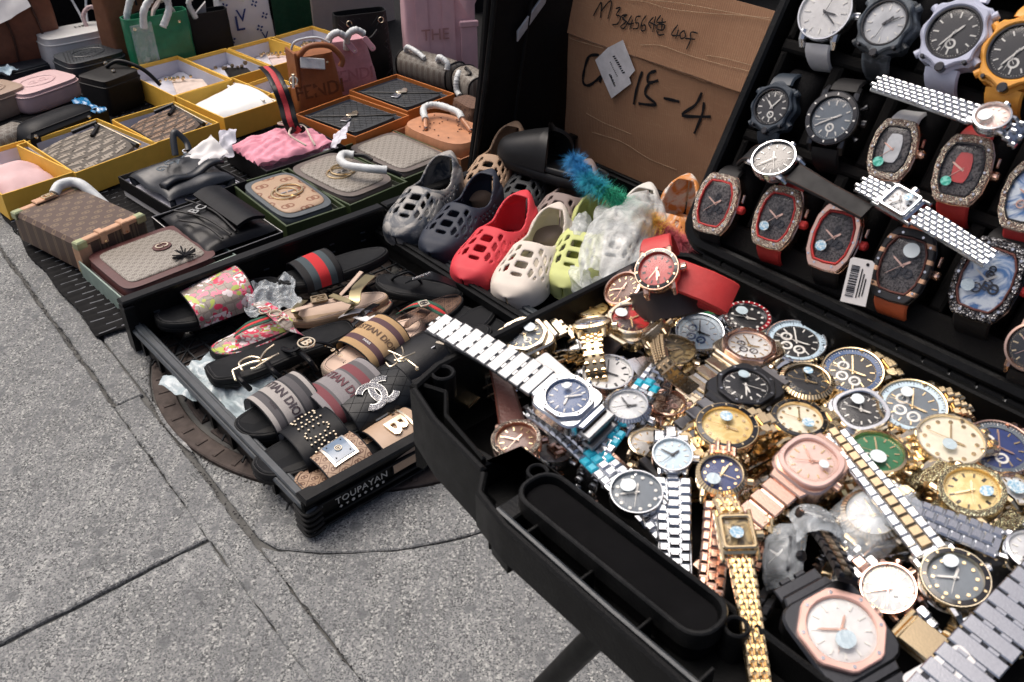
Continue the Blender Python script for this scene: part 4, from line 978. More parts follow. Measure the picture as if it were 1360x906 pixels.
W(1262, 586, 42, 12, 'thin gold watch with a plain cream dial and white sticker', metal='pgold', dial='cream', bezel='thin', stk=(.22, -.2, .26), sub=0, z=.690, n=tiltn(10, 245), up=('beads', LOOP), dn=('beads', [(.05, 20), (.03, 40)]), sm_=GOLD, marks='dot')
W(1326, 596, 42, 15, 'rose gold slide rule chronograph with a dark navy dial at the right edge', metal='rose', dial='navy', bezel='navi', capm=DIALS['grey'], sub=3, z=.686, n=tiltn(14, 250), up=('jubilee', LOOP), dn=('jubilee', L1))
W(1164, 603, 37, 20, 'gold watch with a green dial and a pale round sticker', metal='gold', dial='green', bezel='smooth', stk=(.25, -.15, .28), z=.684, n=tiltn(9, 230), up=('oyster', LOOP), dn=('beads', LOOP), sub=1)
W(1077, 614, 38, 40, 'blush pink rounded watch with a cream dial and rose bracelet', metal='rose', shape='cushion', dial='pink', bm=basic('blush_bezel', (.72, .50, .44), .3, me=.6), stk=(.40, .10, .24), z=.694, n=tiltn(12, 250), up=('plate', LOOP), dn=('plate', [(.02, 10), (.05, 30)]), sm_=ROSE, marks='bar')
W(958, 632, 32, 85, 'gold fluted watch with a blue dial above the square watch', metal='gold', dial='navy', bezel='flute', stk=(-.3, -.35, .30), z=.690, n=tiltn(14, 250), up=('beads', LOOP), dn=('president', [(.045, 5), (.02, 20)]), sm_=ROSE, tm=(10, 25), marks='dot')
b_ = thing('clasp_end', 'gold bracelet loop standing on edge between the blue dial and the pink watch', 'bracelet', place(1000, 640, .690, 95, tiltn(55, 200), 'y')); strap(b_, 'beads', GOLD, .014, -.03, 1, [(.02, 60), (.02, 100), (.02, 60)], None, 1)
W(979, 708, 27, 101, 'small square gold watch with a printed flower sticker on a gold beaded bracelet', shape='square', metal='gold', dial='smoke', marks=None, stk=(-.1, -.15, .42, 'p'), z=.700, n=tiltn(14, 262), up=('beads', LOOP), dn=('beads', [(.07, 14)]), w=.0135, sm_=GOLD)
t_ = W(893, 606, 26, 92, 'steel watch with a pale dial above a wide straight steel bracelet', metal='steel', dial='ice', bezel='thin', z=.684, n=tiltn(12, 250), dn=('president', [(.078, 10)]), up=('president', LOOP), w=.0215)
W(1158, 685, 38, 42, 'two tone fluted watch with a silver dial in plastic film', metal='pgold', dial='silver', bezel='flute', z=.684, n=tiltn(16, 225), up=('jubilee', LOOP, STEEL), dn=('jubilee', LOOP, STEEL), mid=GOLD, film=True)
W(1268, 769, 42, 128, 'two tone diver with a black dial and a bracelet running up to the left', metal='steel', dial='grey', bezel='diver', bm=PGOLD, marks='dot', mk_c=GOLD, stk=(.15, .45, .28), z=.690, n=tiltn(16, 225), up=('oyster', [(.09, 6)]), dn=('oyster', LOOP), mid=BRONZE, w=.018)
W(1311, 762, 40, 128, 'black and gold diver half hidden behind the two tone diver', metal='gold', dial='black', bezel='diver', marks='dot', mk_c=GOLD, z=.668, n=tiltn(12, 250), up=('oyster', LOOP), dn=('oyster', LOOP), mid=GOLD)
W(1180, 783, 34, 135, 'rose gold rimmed watch with an open silver dial leaning right', metal='rose', dial='silver', bezel='thin', sub=1, z=.672, n=tiltn(26, 215), up=('oyster', LOOP, STEEL), dn=('oyster', LOOP, STEEL), mid=ROSE)
W(1117, 838, 54, 128, 'large rose gold octagonal watch with a white dial on a black strap', metal='rose', shape='oct', dial='white', capm=GUN, bm=basic('pale_rose_bezel', (.80, .50, .42), .35, me=.5), stk=(-.12, -.25, .24), z=.690, n=tiltn(14, 255), up=('ap', [(.01, 50)], GUN), dn=('ap', [(.04, 15)], GUN), w=.026, mk_c=HANDM)
W(1290, 653, 40, 145, 'oval gold watch with a stone set bezel and yellow dial', metal='gold', dial='champ', bezel='gem', st=GEMG, stk=(.2, -.35, .3, 'p'), marks='roman', z=.692, n=tiltn(16, 218), up=('plate', LOOP, GEMG), dn=('plate', LOOP, GEMG))
b_ = thing('clasp_end', 'stone set gold bracelet running down beside the two tone bracelet', 'bracelet', place(1244, 690, .682, 45, tiltn(8, 240), 'y')); strap(b_, 'plate', GEMG, .020, -.024, 1, [(.05, 12)], None, .9)
W(1347, 652, 27, 20, 'gold watch with a grey stone dial touching the right border', metal='gold', dial='silver', bezel='smooth', stk=(0, 0, .45, 'p'), z=.680, n=tiltn(8, 250), up=('oyster', LOOP), dn=('plate', LOOP))
W(1372, 735, 34, 158, 'steel watch at the right border on a wide steel bracelet', metal='steel', dial='silver', bezel='smooth', z=.690, n=tiltn(8, 240), up=('president', [(.06, 4)]), dn=('president', LOOP), w=.021)
b_ = thing('clasp_end', 'wide brushed steel bracelet in the lower right corner', 'bracelet', place(1305, 858, .700, 48, tiltn(14, 240), 'y')); strap(b_, 'ap', STEEL, .026, -.050, 1, [(.12, 14)], None, 1)
W(1035, 738, 26, 85, 'black rectangular watch lying on its side in clear plastic', metal='gun', shape='square', dial='black', marks=None, z=.672, n=tiltn(52, 190), up=('plate', LOOP, GUN), dn=('plate', LOOP, GUN), film=True)
W(1085, 690, 27, 130, 'dark watch wrapped in crinkled clear film between the pink and two tone watches', metal='gun', dial='black', bezel='diver', z=.684, n=tiltn(30, 60), up=('oyster', [(.04, -10)], GUN), dn=('oyster', [(.05, 10)], GUN), film=True, mid=BRONZE)
b_ = thing('clasp_end', 'gold folding clasp lying at the bottom of the heap near the lower right', 'clasp', place(1232, 858, .676, -38, tiltn(10, 240), 'y')); m = MB(); m.box(-.010, .010, -.014, .014, -.002, .001, .001); m.box(-.009, .009, -.012, .012, .0012, .0035, .001); m.box(-.011, .011, -.016, -.013, -.003, .002, .0008); mk('clasp_plate', m, GOLD, b_); strap(b_, 'oyster', GOLD, .014, .014, 1, [(.04, 20)], None, 1)
b_ = thing('clasp_end', 'small gold and steel clasp lying at the left corner of the watch case', 'clasp', place(616, 528, .655, 150, tiltn(10, 240), 'y')); m = MB(); m.box(-.006, .006, -.010, .010, -.001, .002, .001); mk('clasp_plate', m, GOLD, b_); strap(b_, 'oyster', STEEL, .012, .010, 1, [(.014, 20)], None, 1)
b_ = thing('clasp_end', 'gold beaded bracelet filling the gap under the cream dial watch', 'bracelet', place(1206, 640, .672, 60, tiltn(12, 240), 'y')); strap(b_, 'beads', GOLD, .018, -.03, 1, [(.055, 20)], None, 1)
b_ = thing('clasp_end', 'rose and steel bracelet lying in the centre left gap of the heap', 'bracelet', place(806, 606, .655, 135, tiltn(8, 240), 'y')); strap(b_, 'oyster', ROSE, .015, -.02, 1, [(.04, 10)], None, 1)
b_ = thing('clasp_end', 'dull gold bracelet lying between the green dial and blue dial watches', 'bracelet', place(1010, 592, .665, 30, tiltn(8, 240), 'y')); strap(b_, 'president', GOLD, .018, -.03, 1, [(.05, 10)], None, 1)
b_ = thing('clasp_end', 'gold and steel bracelet lying under the black octagonal watch', 'bracelet', place(940, 512, .665, 40, tiltn(8, 240), 'y')); strap(b_, 'oyster', PGOLD, .016, -.03, 1, [(.055, 12)], None, 1)
b_ = thing('clasp_end', 'steel and brown bracelet end under the rose gold open dial watch', 'bracelet', place(1140, 740, .662, 135, tiltn(8, 240), 'y')); strap(b_, 'oyster', STEEL, .016, -.03, 1, [(.055, 12)], BRONZE, 1)
pc = mk('paper_card', MB().at(place(722, 500, .683, 35, tiltn(14, 245), 'x')).prism(rrect(.030, .030, .002, 2), 0, .0006), WHITE); tag(pc, 'white square card tucked behind the large silver octagonal watch', 'card')
pc = mk('paper_card', MB().at(place(1258, 905, .690, 30, tiltn(14, 245), 'x')).prism(rrect(.034, .022, .003, 3), 0, .0008), WHITE); tag(pc, 'white tag lying at the bottom edge below the gold clasp', 'card')

for px, py, r_, an, me_, di, bz, lb in ((775, 572, 26, 40, 'rose', 'brown', 'smooth', 'rose gold watch almost hidden beneath the silver octagonal watch'), (862, 590, 27, 60, 'pgold', 'white', 'smooth', 'pale gold white dial watch sunk low left of the wide steel bracelet'), (925, 508, 28, 20, 'gold', 'cream', 'flute', 'gold fluted cream dial watch sunk behind the yellow dial diver'),
    (1108, 462, 27, 20, 'steel', 'silver', 'smooth', 'steel silver dial watch low against the hinge wall'), (1112, 662, 28, 30, 'gold', 'black', 'smooth', 'gold watch with a black dial sunk below the pink rounded watch'), (1212, 690, 30, 30, 'steel', 'blue', 'thin', 'steel blue dial watch sunk right of the two tone bracelet'),
    (1300, 706, 28, 20, 'gold', 'white', 'flute', 'gold white dial watch sunk under the stone set watch'), (1016, 690, 28, 70, 'rose', 'cream', 'smooth', 'rose gold cream dial watch low beside the square gold watch'), (1060, 500, 24, 10, 'gold', 'green', 'smooth', 'gold green dial watch sunk behind the fluted black dial watch'), (738, 600, 24, 50, 'steel', 'white', 'thin', 'steel white dial watch on the case floor beside the brown leather strap')):
    W(px, py, r_, an, lb, metal=me_, dial=di, bezel=bz, z=.650, n=tiltn(6, 240), up=('jubilee', LOOP), dn=('oyster', L1), tm=(an * 7 % 360, an * 13 % 360))
random.seed(21)
for k, (px, py, z, an, kd, mt_, md, wd_, ln, bd, lb) in enumerate(((905, 556, .668, 60, 'jubilee', GOLD, None, .016, .07, 70, 'gold jubilee style bracelet arching beside the small open worked watch'), (1030, 646, .668, 20, 'oyster', STEEL, GOLD, .016, .06, 60, 'two tone bracelet curling under the pink rounded watch'),
    (1118, 640, .672, 120, 'president', GOLD, None, .016, .06, 90, 'gold bracelet curving between the pink and the green dial watches'), (1200, 735, .664, 10, 'oyster', STEEL, None, .016, .07, 60, 'steel bracelet curling under the two tone diver'), (1098, 768, .664, 70, 'oyster', STEEL, GOLD, .015, .06, 80, 'two tone bracelet curling up beside the big rose octagonal watch'),
    (742, 474, .664, 15, 'oyster', GOLD, None, .016, .055, 50, 'gold bracelet lying between the two gold watches at the back left'), (868, 500, .660, 70, 'beads', PGOLD, None, .016, .06, 60, 'pale gold beaded bracelet behind the fluted steel watch'), (1246, 632, .668, 100, 'jubilee', GOLD, None, .017, .06, 60, 'gold beaded bracelet dropping from the plain cream dial watch'),
    (1105, 585, .664, 160, 'beads', GOLD, None, .015, .06, 60, 'gold bracelet between the gold diver and the green dial watch'), (930, 600, .668, 150, 'president', PGOLD, None, .016, .05, 90, 'pale gold bracelet under the yellow dial diver'), (1340, 690, .668, 30, 'jubilee', STEEL, GOLD, .017, .06, 60, 'two tone bracelet under the right border watches'),
    (776, 580, .660, 20, 'oyster', ROSE, None, .014, .05, 80, 'rose gold bracelet curling under the silver octagonal watch'), (1290, 820, .662, 60, 'president', GOLD, None, .016, .06, 80, 'gold bracelet curling under the black and gold diver'), (1010, 800, .652, 60, 'oyster', GUN, None, .016, .05, 60, 'dark metal bracelet lying on the case floor left of the big octagonal watch'))):
    b_ = thing('loose_bracelet', lb, 'bracelet', place(px, py, z, an, tiltn(10 + 8 * random.random(), random.random() * 360), 'y'), 'bracelets showing between the watches'); strap(b_, kd, mt_, wd_, -ln / 2, 1, [(ln * .3, -bd * .35), (ln * .4, bd * .8), (ln * .3, bd * .6)], md, 1)
# ---- watches in the lid
GLD = 'watches on cushions in the lid'
LO = LM.translation; LNv = LM.to_3x3() @ Vector((0, 0, 1)); LUp = LM.to_3x3() @ Vector((0, 1, 0))
def V(px, py, rpx, ang, label, off=.010, grp=GLD, n=None, **k):
    nn = n or (LNv + Vector((0, 0, .05))).normalized(); o = onp(px, py, LO + LNv * off, LNv); M = place_o(o, px, py, ang, nn); return watch(M, rpx * (1.24 if k.get('shape') == 'tonneau' else 1.15) * depth(o) / F, label, grp, **k)
WR = [(.010, 50), (.016, 40)]
def R_(c): return ('rubber', WR, RUB[c])
V(951, 271, 26, 72, 'rose gold stone set barrel watch on a black strap in the lid corner', shape='tonneau', metal='rose', bm=GEMR, dial='skel', marks=None, up=R_('black'), dn=R_('black'), crown='red', w=.020)
V(1032, 289, 27, 70, 'rose gold stone set barrel watch on a red rubber strap with a lilac sticker', shape='tonneau', metal='rose', bm=GEMR, dial='skel', marks=None, up=R_('red'), dn=R_('red'), crown='red', stk=(-.3, -.45, .26, 'p'), w=.021)
V(1108, 316, 29, 70, 'plain rose gold barrel watch with a red inner rim, third in the bottom lid row', shape='tonneau', metal='rose', dial='skel', marks=None, up=R_('black'), dn=R_('black'), crown='red', stk=(-.3, -.4, .26, 'p'), w=.022)
V(1199, 353, 32, 68, 'black and rose barrel watch on an orange strap beside the price tag', shape='tonneau', metal='rose', bm=m_stripe('black_and_rose_bands', [(0, (.02, .02, .022)), (.14, (.75, .45, .28)), (.2, (.02, .02, .022)), (.34, (.75, .45, .28)), (.4, (.02, .02, .022)), (.6, (.75, .45, .28)), (.66, (.02, .02, .022)), (.8, (.75, .45, .28)), (.86, (.02, .02, .022))], 20, 1, .4, 'Object'), st=RUB['brown'], dial='skel', marks=None, up=R_('orange'), dn=R_('orange'), stk=(.15, .55, .27, 'w'), w=.024, capm=GUN)
V(1311, 372, 36, 66, 'black barrel watch set with white stones around a blue dial', shape='tonneau', metal='gun', bm=GEMK, dial='sky', marks=None, st=RUB['brown'], up=R_('black'), dn=R_('black'), crown='red', stk=(-.4, -.3, .28, 'w'), w=.024)
V(1372, 462, 30, 66, 'rose gold ringed dark watch cut by the right border in the lid', metal='rose', dial='black', up=R_('black'), dn=R_('black'))
V(1026, 143, 25, 75, 'dark blue resin sports watch in the second lid row', shape='shock', metal='gun', sm_=RUB['navy'], dial='black', up=R_('navy'), dn=R_('navy'), tm=(320, 40), sub=1)
V(1106, 158, 32, 72, 'round black watch with a grey ringed orange handed dial', metal='gun', bezel='diver', dial='grey', up=R_('black'), dn=R_('black'), tm=(60, 240), sub=1, crown=True)
V(1186, 199, 26, 72, 'rose gold stone set barrel watch on a white strap with a green sticker', shape='tonneau', metal='rose', bm=GEMR, dial='skel', st=BLKR, marks=None, up=R_('white'), dn=R_('white'), stk=(-.35, -.6, .24, 'g'), w=.020)
V(1278, 226, 30, 71, 'rose gold stone set barrel watch with a red centre and green sticker', shape='tonneau', metal='rose', bm=GEMR, dial='skel', st=BLKR, marks=None, up=R_('red'), dn=R_('red'), stk=(-.35, -.5, .24, 'g'), w=.021)
V(1368, 262, 30, 71, 'rose gold stone set barrel watch cut by the right border', shape='tonneau', metal='rose', bm=GEMR, dial='sky', st=BLKR, marks=None, up=R_('red'), dn=R_('red'), w=.020)
for px, py, kx, c in ((1186, 197, .42, DIALS['silver']), (1278, 223, .42, DIALS['red'])):
    o = onp(px, py, LO + LNv * .0112, LNv); M = place_o(o, px, py, 71, (LNv + Vector((0, 0, .05))).normalized()); q = mk('dial_insert', MB().at(M).prism(tonn(.011, .019), 0, .0006), c); tag(q, 'silver centre plate on the dial of the white strapped barrel watch' if px == 1186 else 'red centre plate on the dial of a red strapped barrel watch', 'dial plate')
V(1097, 17, 33, 72, 'white round watch with a white strap striped in green', metal='steel', dial='white', bezel='thin', up=R_('white'), dn=R_('white'), marks='bar', tm=(100, 130), w=.020)
V(1176, 32, 31, 70, 'grey camouflage sports watch with a silver dial', shape='shock', metal='gun', sm_=RUB['camo'], dial='silver', up=R_('camo'), dn=R_('camo'), tm=(40, 60), off=.014)
V(1268, 45, 36, 68, 'pale grey resin sports watch with a black dial', shape='shock', metal='gun', sm_=RUB['gwhite'], dial='black', up=R_('gwhite'), dn=R_('gwhite'), tm=(40, 215), sub=1, off=.014)
V(1352, 70, 38, 68, 'amber yellow resin sports watch cut by the right border', shape='shock', metal='gun', sm_=RUB['yellow'], dial='black', up=R_('yellow'), dn=R_('yellow'), tm=(40, 215), sub=1, off=.014)
GL2 = 'loose watches laid between the lid rows'
LN2 = (LNv * .8 + Vector((0, 0, 1)) * .75).normalized()
V(1028, 212, 26, 152, 'steel watch with a black dial lying loose above the red strapped barrel watch', off=.020, grp=GL2, n=LN2, metal='steel', dial='black', bezel='thin', up=('leather', [(.008, 40), (.02, 20)], RUB['black']), dn=('leather', [(.02, 2), (.045, -4)], RUB['black']), w=.018)
V(1196, 268, 21, 150, 'small square steel watch lying loose on a steel beaded bracelet', off=.024, grp=GL2, n=LN2, shape='square', metal='steel', dial='silver', up=('beads', [(.02, 6)]), dn=('beads', [(.055, 4)]), w=.0165, stk=(.3, -.3, .3, 'p'), marks='roman', dn_blue=None)
V(1318, 157, 21, 160, 'steel watch with a blush dial lying loose on a shiny beaded bracelet', off=.024, grp=GL2, n=LN2, metal='steel', dial='pink', bezel='smooth', up=('beads', [(.072, 4)]), dn=('beads', [(.01, 60)]), w=.017, stk=(-.2, .3, .4, 'w'))
# price tag hanging in the lid
M = frame(onp(1139, 374, LO + LNv * .022, LNv), LM.to_3x3() @ Vector((1, .18, 0)), (LNv + Vector((0, -.3, 0))).normalized())
pt = mk('price_tag', MB().at(Matrix()).prism([(-.008, -.0155), (.009, -.0155), (.008, .014), (.006, .0155), (-.0065, .0155), (-.008, .014)], 0, .0006), WHITE); pt.matrix_world = M
tag(pt, 'white barcode price tag hanging between the third and fourth bottom row watches', 'tag')
m = MB(); random.seed(2); y = -.011
while y < .010: h_ = random.choice((.0003, .0006, .0010)); m.box(-.006, -.0005, y, y + h_, .0007, .0009); y += h_ + random.choice((.0004, .0008))
for k in range(3): m.box(.001 + k * .0018, .0018 + k * .0018, -.011 + k * .001, .009 - k * .003, .0007, .0009)
m.at(T(Vector((.004, .0125, 0)))); m.prism(circ(.0011, 10), .0007, .0009); mk('barcode', m, INK, pt, kind='stuff')
# ================================================================ sandals in the near crate
SG = 'sandals in the near crate'
IN_BLK = basic('matt_black_footbed', (.009, .010, .0115), .55, bump=.25, bsc=300, sp=.25); SOLE = basic('black_rubber_sole', (.009, .0095, .010), .6, bump=.2)
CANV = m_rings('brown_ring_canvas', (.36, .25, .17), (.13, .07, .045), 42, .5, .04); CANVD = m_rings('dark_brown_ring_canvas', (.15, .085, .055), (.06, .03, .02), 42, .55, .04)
FLOR = m_floral(); GLEATH = m_metal('gold_foil_leather', (.40, .34, .20), .42); BEIGE = basic('beige_leather_footbed', (.47, .35, .27), .6, var=.06, bump=.2)
def foot(L, w, sq=0.):
    """footbed outline: toe at x=0, heel at x=L"""
    o = []
    n = 40
    for i in range(n):
        a = 2 * pi * i / n; c, s_ = cos(a), sin(a)
        x = (1 - c) / 2; e = 2.6 + sq * 3
        y = math.copysign(abs(s_) ** (2 / e), s_)
        ww = w / 2 * (1 - .20 * (x ** 1.5) - .10 * exp(-((x - .55) / .16) ** 2)) * (1.0 if s_ > 0 else .97)
        if sq: y = max(-1, min(1, y * 1.05))
        o.append((x * L, -y * ww))
    return o
def sole(t, L, w, insole, th=.022, sq=0., rim=None, top=None):
    o = foot(L, w, sq)
    def mp(z, d): return [(x, y, z + .008 * max(0, .2 - x / L) / .2 * 1.0) for x, y in offs(o, d)]
    m = MB(); m.loft([mp(0, -.004), mp(.003, 0), mp(th * .45, .0), mp(th * .5, -.0015), mp(th * .55, 0), mp(th - .003, 0), mp(th, -.002)], True, True); mk('sole', m, rim or SOLE, t)
    m = MB(); m.loft([mp(th + .0002, -.004), mp(th + .0022, -.005), mp(th + .0012, -.010)], True, True); mk('footbed', m, insole, t, sm=80)
    m = MB(); q = [(x, y, z) for x, y, z in mp(th + .0018, -.0085)]; m.tube(q, .0004, 4, closed=True); mk('footbed_stitching', m, basic('grey_stitching', (.05, .05, .052), .7), t, kind='stuff')
    return o
def strapfn(L, w, x0, x1, h0, h1, th, skew=0.):
    """arched upper: u along the foot (toe to heel), v across"""
    def f(u, v, up=0.):
        a = pi * v; k = sin(a) ** .62 if 0 < v < 1 else 0.; h = h0 + (h1 - h0) * u + up
        x = (x0 + (x1 - x0) * u) * L + skew * (v - .5); y = cos(a) * (w / 2 + .004 + up); y = -y * (1 if True else 1)
        return (x, y, th * .55 + (h - th * .55) * k + .002 * sin(pi * u))
    return f
def slide(px, py, hx, hy, z, label, insole=None, smat=None, x0=.26, x1=.58, w=.10, h0=.050, h1=.066, th=.022, sq=0., skew=0., wid=1., group=SG, cat='sandal', rim=None):
    a, b = at(px, py, z), at(hx, hy, z); L = (b - a).length; M = frame(Vector((a.x, a.y, z - th)), b - a)
    t = thing('sandal', label, cat, M, group); sole(t, L, w, insole or IN_BLK, th, sq, rim)
    f = strapfn(L, w, x0, x1, h0, h1, th, skew)
    if smat is not None:
        m = MB(); m.slab(lambda u, v: f(u, v), .003, 10, 24); mk('strap', m, smat, t, sm=60)
        m = MB()
        for u in (.0, 1.): m.tube([f(u, k / 24, -.0008) for k in range(25)], .0016, 6)
        mk('strap_edging', m, LEAS, t, kind='stuff')
    return t, f, L
def onstrap(f, L, s=1., u0=.5, v0=.5, up=.0010, rot=True, us=.08, vs=.13):
    """map flat artwork (x across the foot, y along it) onto the strap surface"""
    def mp(x, y, z): return f(u0 - y / us, v0 + x / vs, up + z)
    return mp
def letter(t, f, L, s, size, mat, u0, v0=.5, bold=.0, us=None, vs=.14, x0=.26, x1=.58, sp=1., name='lettering', flip=-1, up=.0012):
    us = us or (x1 - x0) * L; vs = max(vs, .185) if len(s) > 6 else vs
    m = text_mb(s, size, 0, bold, None, lambda x, y, z: f(u0 - flip * y / us, v0 + flip * x / vs, up), sp); return mk(name, m, mat, t, sm=0)
DARKT = basic('dark_woven_letters', (.035, .022, .03), .7); BURG = basic('burgundy_woven_letters', (.10, .03, .04), .7); GOLDT = basic('mustard_letters', (.36, .20, .03), .6)
def knit(name, stops): return m_stripe(name, stops, 1., 0, .85, 'UV', .5)
# 1 floral slide
t, f, L = slide(207, 428, 372, 370, .062, 'black slide sandal with a pink floral canvas strap at the left of the crate', smat=FLOR, x0=.24, x1=.70, h0=.056, h1=.074, w=.112)
m = MB(); m.slab(lambda u, v: (.075 + .12 * u, -.035 + .07 * v, .030 + .014 * sin(pi * u) * sin(pi * v) + .006 * nz(u * 5, v * 5)), .0006, 14, 10); mk('stuffing_film', m, FILM, t, sm=80)
# 2 slide with red stripe
STR2 = knit('grey_red_grey_band', [(0, (.012, .012, .013)), (.18, (.055, .075, .085)), (.38, (.55, .025, .03)), (.66, (.055, .075, .085)), (.84, (.012, .012, .013))])
t, f, L = slide(370, 378, 514, 330, .075, 'black slide sandal with a red stripe across its strap leaning on the far wall', smat=STR2, x0=.16, x1=.48, w=.095, h0=.048, h1=.058)
# 3 floral thong with green red ribbon
GRG = knit('green_red_green_ribbon', [(0, (.01, .07, .04)), (.3, (.52, .03, .03)), (.7, (.01, .07, .04))])
GRG2 = m_stripe('green_red_green_web', [(0, (.01, .07, .04)), (.32, (.52, .03, .03)), (.68, (.01, .07, .04))], 1 / .018, 1, .7, 'UV', .4)
def web(name_, pts, w, th, mat, par, ups=None, stripes=True):
    P = smooth_path(pts, 6); m = MB(); n = len(P)
    m.ribbon([(p, (ups or (0, 0, 1))) for p in P], w, th); 
    o = mk(name_, m, mat, par)
    return o
def m_web(name, w): return m_stripe(name, [(0, (.01, .07, .04)), (.33, (.55, .03, .03)), (.67, (.01, .07, .04))], 1 / w, 1, .7, 'UV2', .4)
def stripeweb(pts, w, par, ups=(0, 0, 1)):
    P = smooth_path(pts, 6); o = None
    for k, (off, col) in enumerate(((-w / 3, 'g'), (0, 'r'), (w / 3, 'g'))):
        m = MB(); Q = []
        for i, p in enumerate(P):
            tt = (P[min(i + 1, len(P) - 1)] - P[max(i - 1, 0)]).normalized(); x = tt.cross(Vector(ups)).normalized(); Q.append((p + x * off, ups))
        m.ribbon(Q, w / 3 - .0001, .0022); o = mk('ribbon_stripe', m, basic('green_webbing', (.012, .075, .045), .75, bump=.4, bsc=900) if col == 'g' else basic('red_webbing', (.52, .028, .03), .75, bump=.4, bsc=900), par)
    return o
def sandal(px, py, hx, hy, z, label, insole, w=.088, th=.016, sq=0., rim=None, L=None):
    a, b = at(px, py, z), at(hx, hy, z); LL = L or (b - a).length; M = frame(Vector((a.x, a.y, z - th)), b - a)
    t = thing('sandal', label, 'sandal', M, SG); sole(t, LL, w, insole, th, sq, rim); return t, LL
def loc(t, px, py, z): return t.matrix_world.inverted() @ at(px, py, z)
t, L = sandal(281, 472, 436, 404, .052, 'thong sandal with a floral footbed and pink strap under the floral slide', FLOR, w=.092)
pts = [loc(t, 312, 444, .066), loc(t, 330, 432, .085), loc(t, 364, 420, .092)]; stripeweb(pts, .024, t)
web('strap', [loc(t, 343, 402, .075), loc(t, 360, 412, .100), loc(t, 384, 432, .092), loc(t, 402, 446, .06)], .028, .003, FLOR, t)
m = MB(); 
for (x, y) in ((352, 413), (366, 417)): c = loc(t, x, y, .104); m.at(T(c)); m.ring(circ(.012, 24), circ(.0095, 24), 0, .0025, .0006)
m.at(Matrix()); mk('gold_rings', m, PGOLD, t, kind='stuff'); 
c = loc(t, 374, 424, .101); m = MB(); m.at(T(c) @ Rz(20)); m.box(-.011, .011, -.0015, .0015, 0, .002); m.box(.002, .005, -.010, .010, .0005, .0025); mk('gold_bar', m, PGOLD, t)
# 4 gold sandal
t, L = sandal(372, 424, 515, 391, .072, 'beige thong sandal with gold foil straps and a square gold buckle', BEIGE, w=.080, rim=basic('tan_sole', (.32, .22, .13), .6))
web('strap', [loc(t, 398, 424, .076), loc(t, 392, 412, .10), loc(t, 404, 399, .078)], .016, .002, GLEATH, t); web('strap', [loc(t, 392, 412, .10), loc(t, 422, 404, .104), loc(t, 452, 398, .10)], .012, .0022, BEIGE, t)
web('strap', [loc(t, 462, 416, .075), loc(t, 470, 402, .105), loc(t, 474, 384, .110), loc(t, 492, 366, .10)], .024, .0025, GLEATH, t); web('strap', [loc(t, 440, 392, .105), loc(t, 462, 400, .112), loc(t, 470, 402, .108)], .014, .003, GLEATH, t)
web('strap', [loc(t, 452, 392, .104), loc(t, 466, 377, .12), loc(t, 480, 361, .13)], .010, .002, BEIGE, t)
c = loc(t, 424, 398, .110); m = MB(); m.at(T(c) @ Rz(-3)); m.ring(rrect(.032, .024, .003, 3), rrect(.025, .017, .002, 3), 0, .004, .0008); m.box(-.0122, .0122, -.0082, .0082, .0002, .0015); m.ring(circ(.0062, 16), circ(.0040, 16), .0015, .0035); m.box(0, .006, -.001, .001, .0036, .0046); m.box(.0015, .0105, .0035, .0052, .0016, .0036); m.box(.0015, .0105, -.0055, -.0036, .0016, .0036); mk('buckle', m, BRONZE, t)
# 5 black sandal with long gold monogram
t, L = sandal(276, 500, 470, 430, .066, 'square toed black sandal with a long gold letter monogram', IN_BLK, w=.085, sq=1., th=.020)
for (a_, b_, c_) in (((312, 492), (320, 505), (332, 517)), ((352, 476), (362, 492), (378, 505)), ((392, 462), (410, 478), (420, 492))):
    m = MB(); m.tube(smooth_path([loc(t, *a_, .070), loc(t, *b_, .092), loc(t, *c_, .068)], 6), .0050, 8); mk('strap', m, LEAS, t)
def glyph(t, strokes, r, mat, z=None, name='monogram'):
    for s_ in strokes:
        m = MB(); m.tube(smooth_path([loc(t, x, y, zz) for x, y, zz in s_], 5), r, 8); mk(name, m, mat, t)
glyph(t, [[(309, 492, .098), (332, 482, .102), (352, 478, .104), (370, 470, .104)], [(309, 493, .098), (313, 505, .094)], [(345, 478, .108), (352, 467, .108), (364, 458, .110)], [(322, 492, .098), (318, 482, .1), (332, 474, .102), (347, 477, .102), (346, 486, .1), (333, 490, .1)], [(340, 488, .106), (362, 474, .108), (369, 471, .106)]], .0022, PGOLD)
# 6 plaid sandal with round letter medal
PLAID = m_stripe('tan_plaid_footbed', [(0, (.42, .29, .19)), (.4, (.40, .05, .04)), (.43, (.45, .32, .22)), (.62, (.02, .02, .02)), (.70, (.45, .32, .22)), (.88, (.35, .25, .17))], 10, 1, .6, 'Object')
t, L = sandal(372, 474, 520, 398, .058, 'tan plaid sandal with a round gold letter medal on a black strap', PLAID, w=.084)
m = MB(); m.tube(smooth_path([loc(t, 374, 462, .066), loc(t, 390, 466, .085), loc(t, 410, 455, .098), loc(t, 432, 456, .092), loc(t, 448, 466, .070)], 6), [.006] * 25, 8, flat=.5); mk('strap', m, LEAS, t)
c = loc(t, 407, 456, .112); m = MB(); m.at(T(c) @ Rz(20)); m.ring(circ(.0165, 28), circ(.0135, 28), 0, .003, .0007); mk('medal_ring', m, PGOLD, t); mk('medal_letter', text_mb('B', .026, .0012, .0006, T(c + Vector((0, 0, .0012))) @ Rz(-95)), PGOLD, t)
for k in range(5):
    c = loc(t, 432 + k * 5, 458 + k * 3.6, .088 - k * .003); m = MB(); m.at(T(c) @ Rz(40 + k * 70) @ Rx(35 * (k % 2))); m.ring(rrect(.009, .006, .0028, 4), rrect(.006, .003, .0014, 4), 0, .0014); mk('chain_link', m, PGOLD, t)
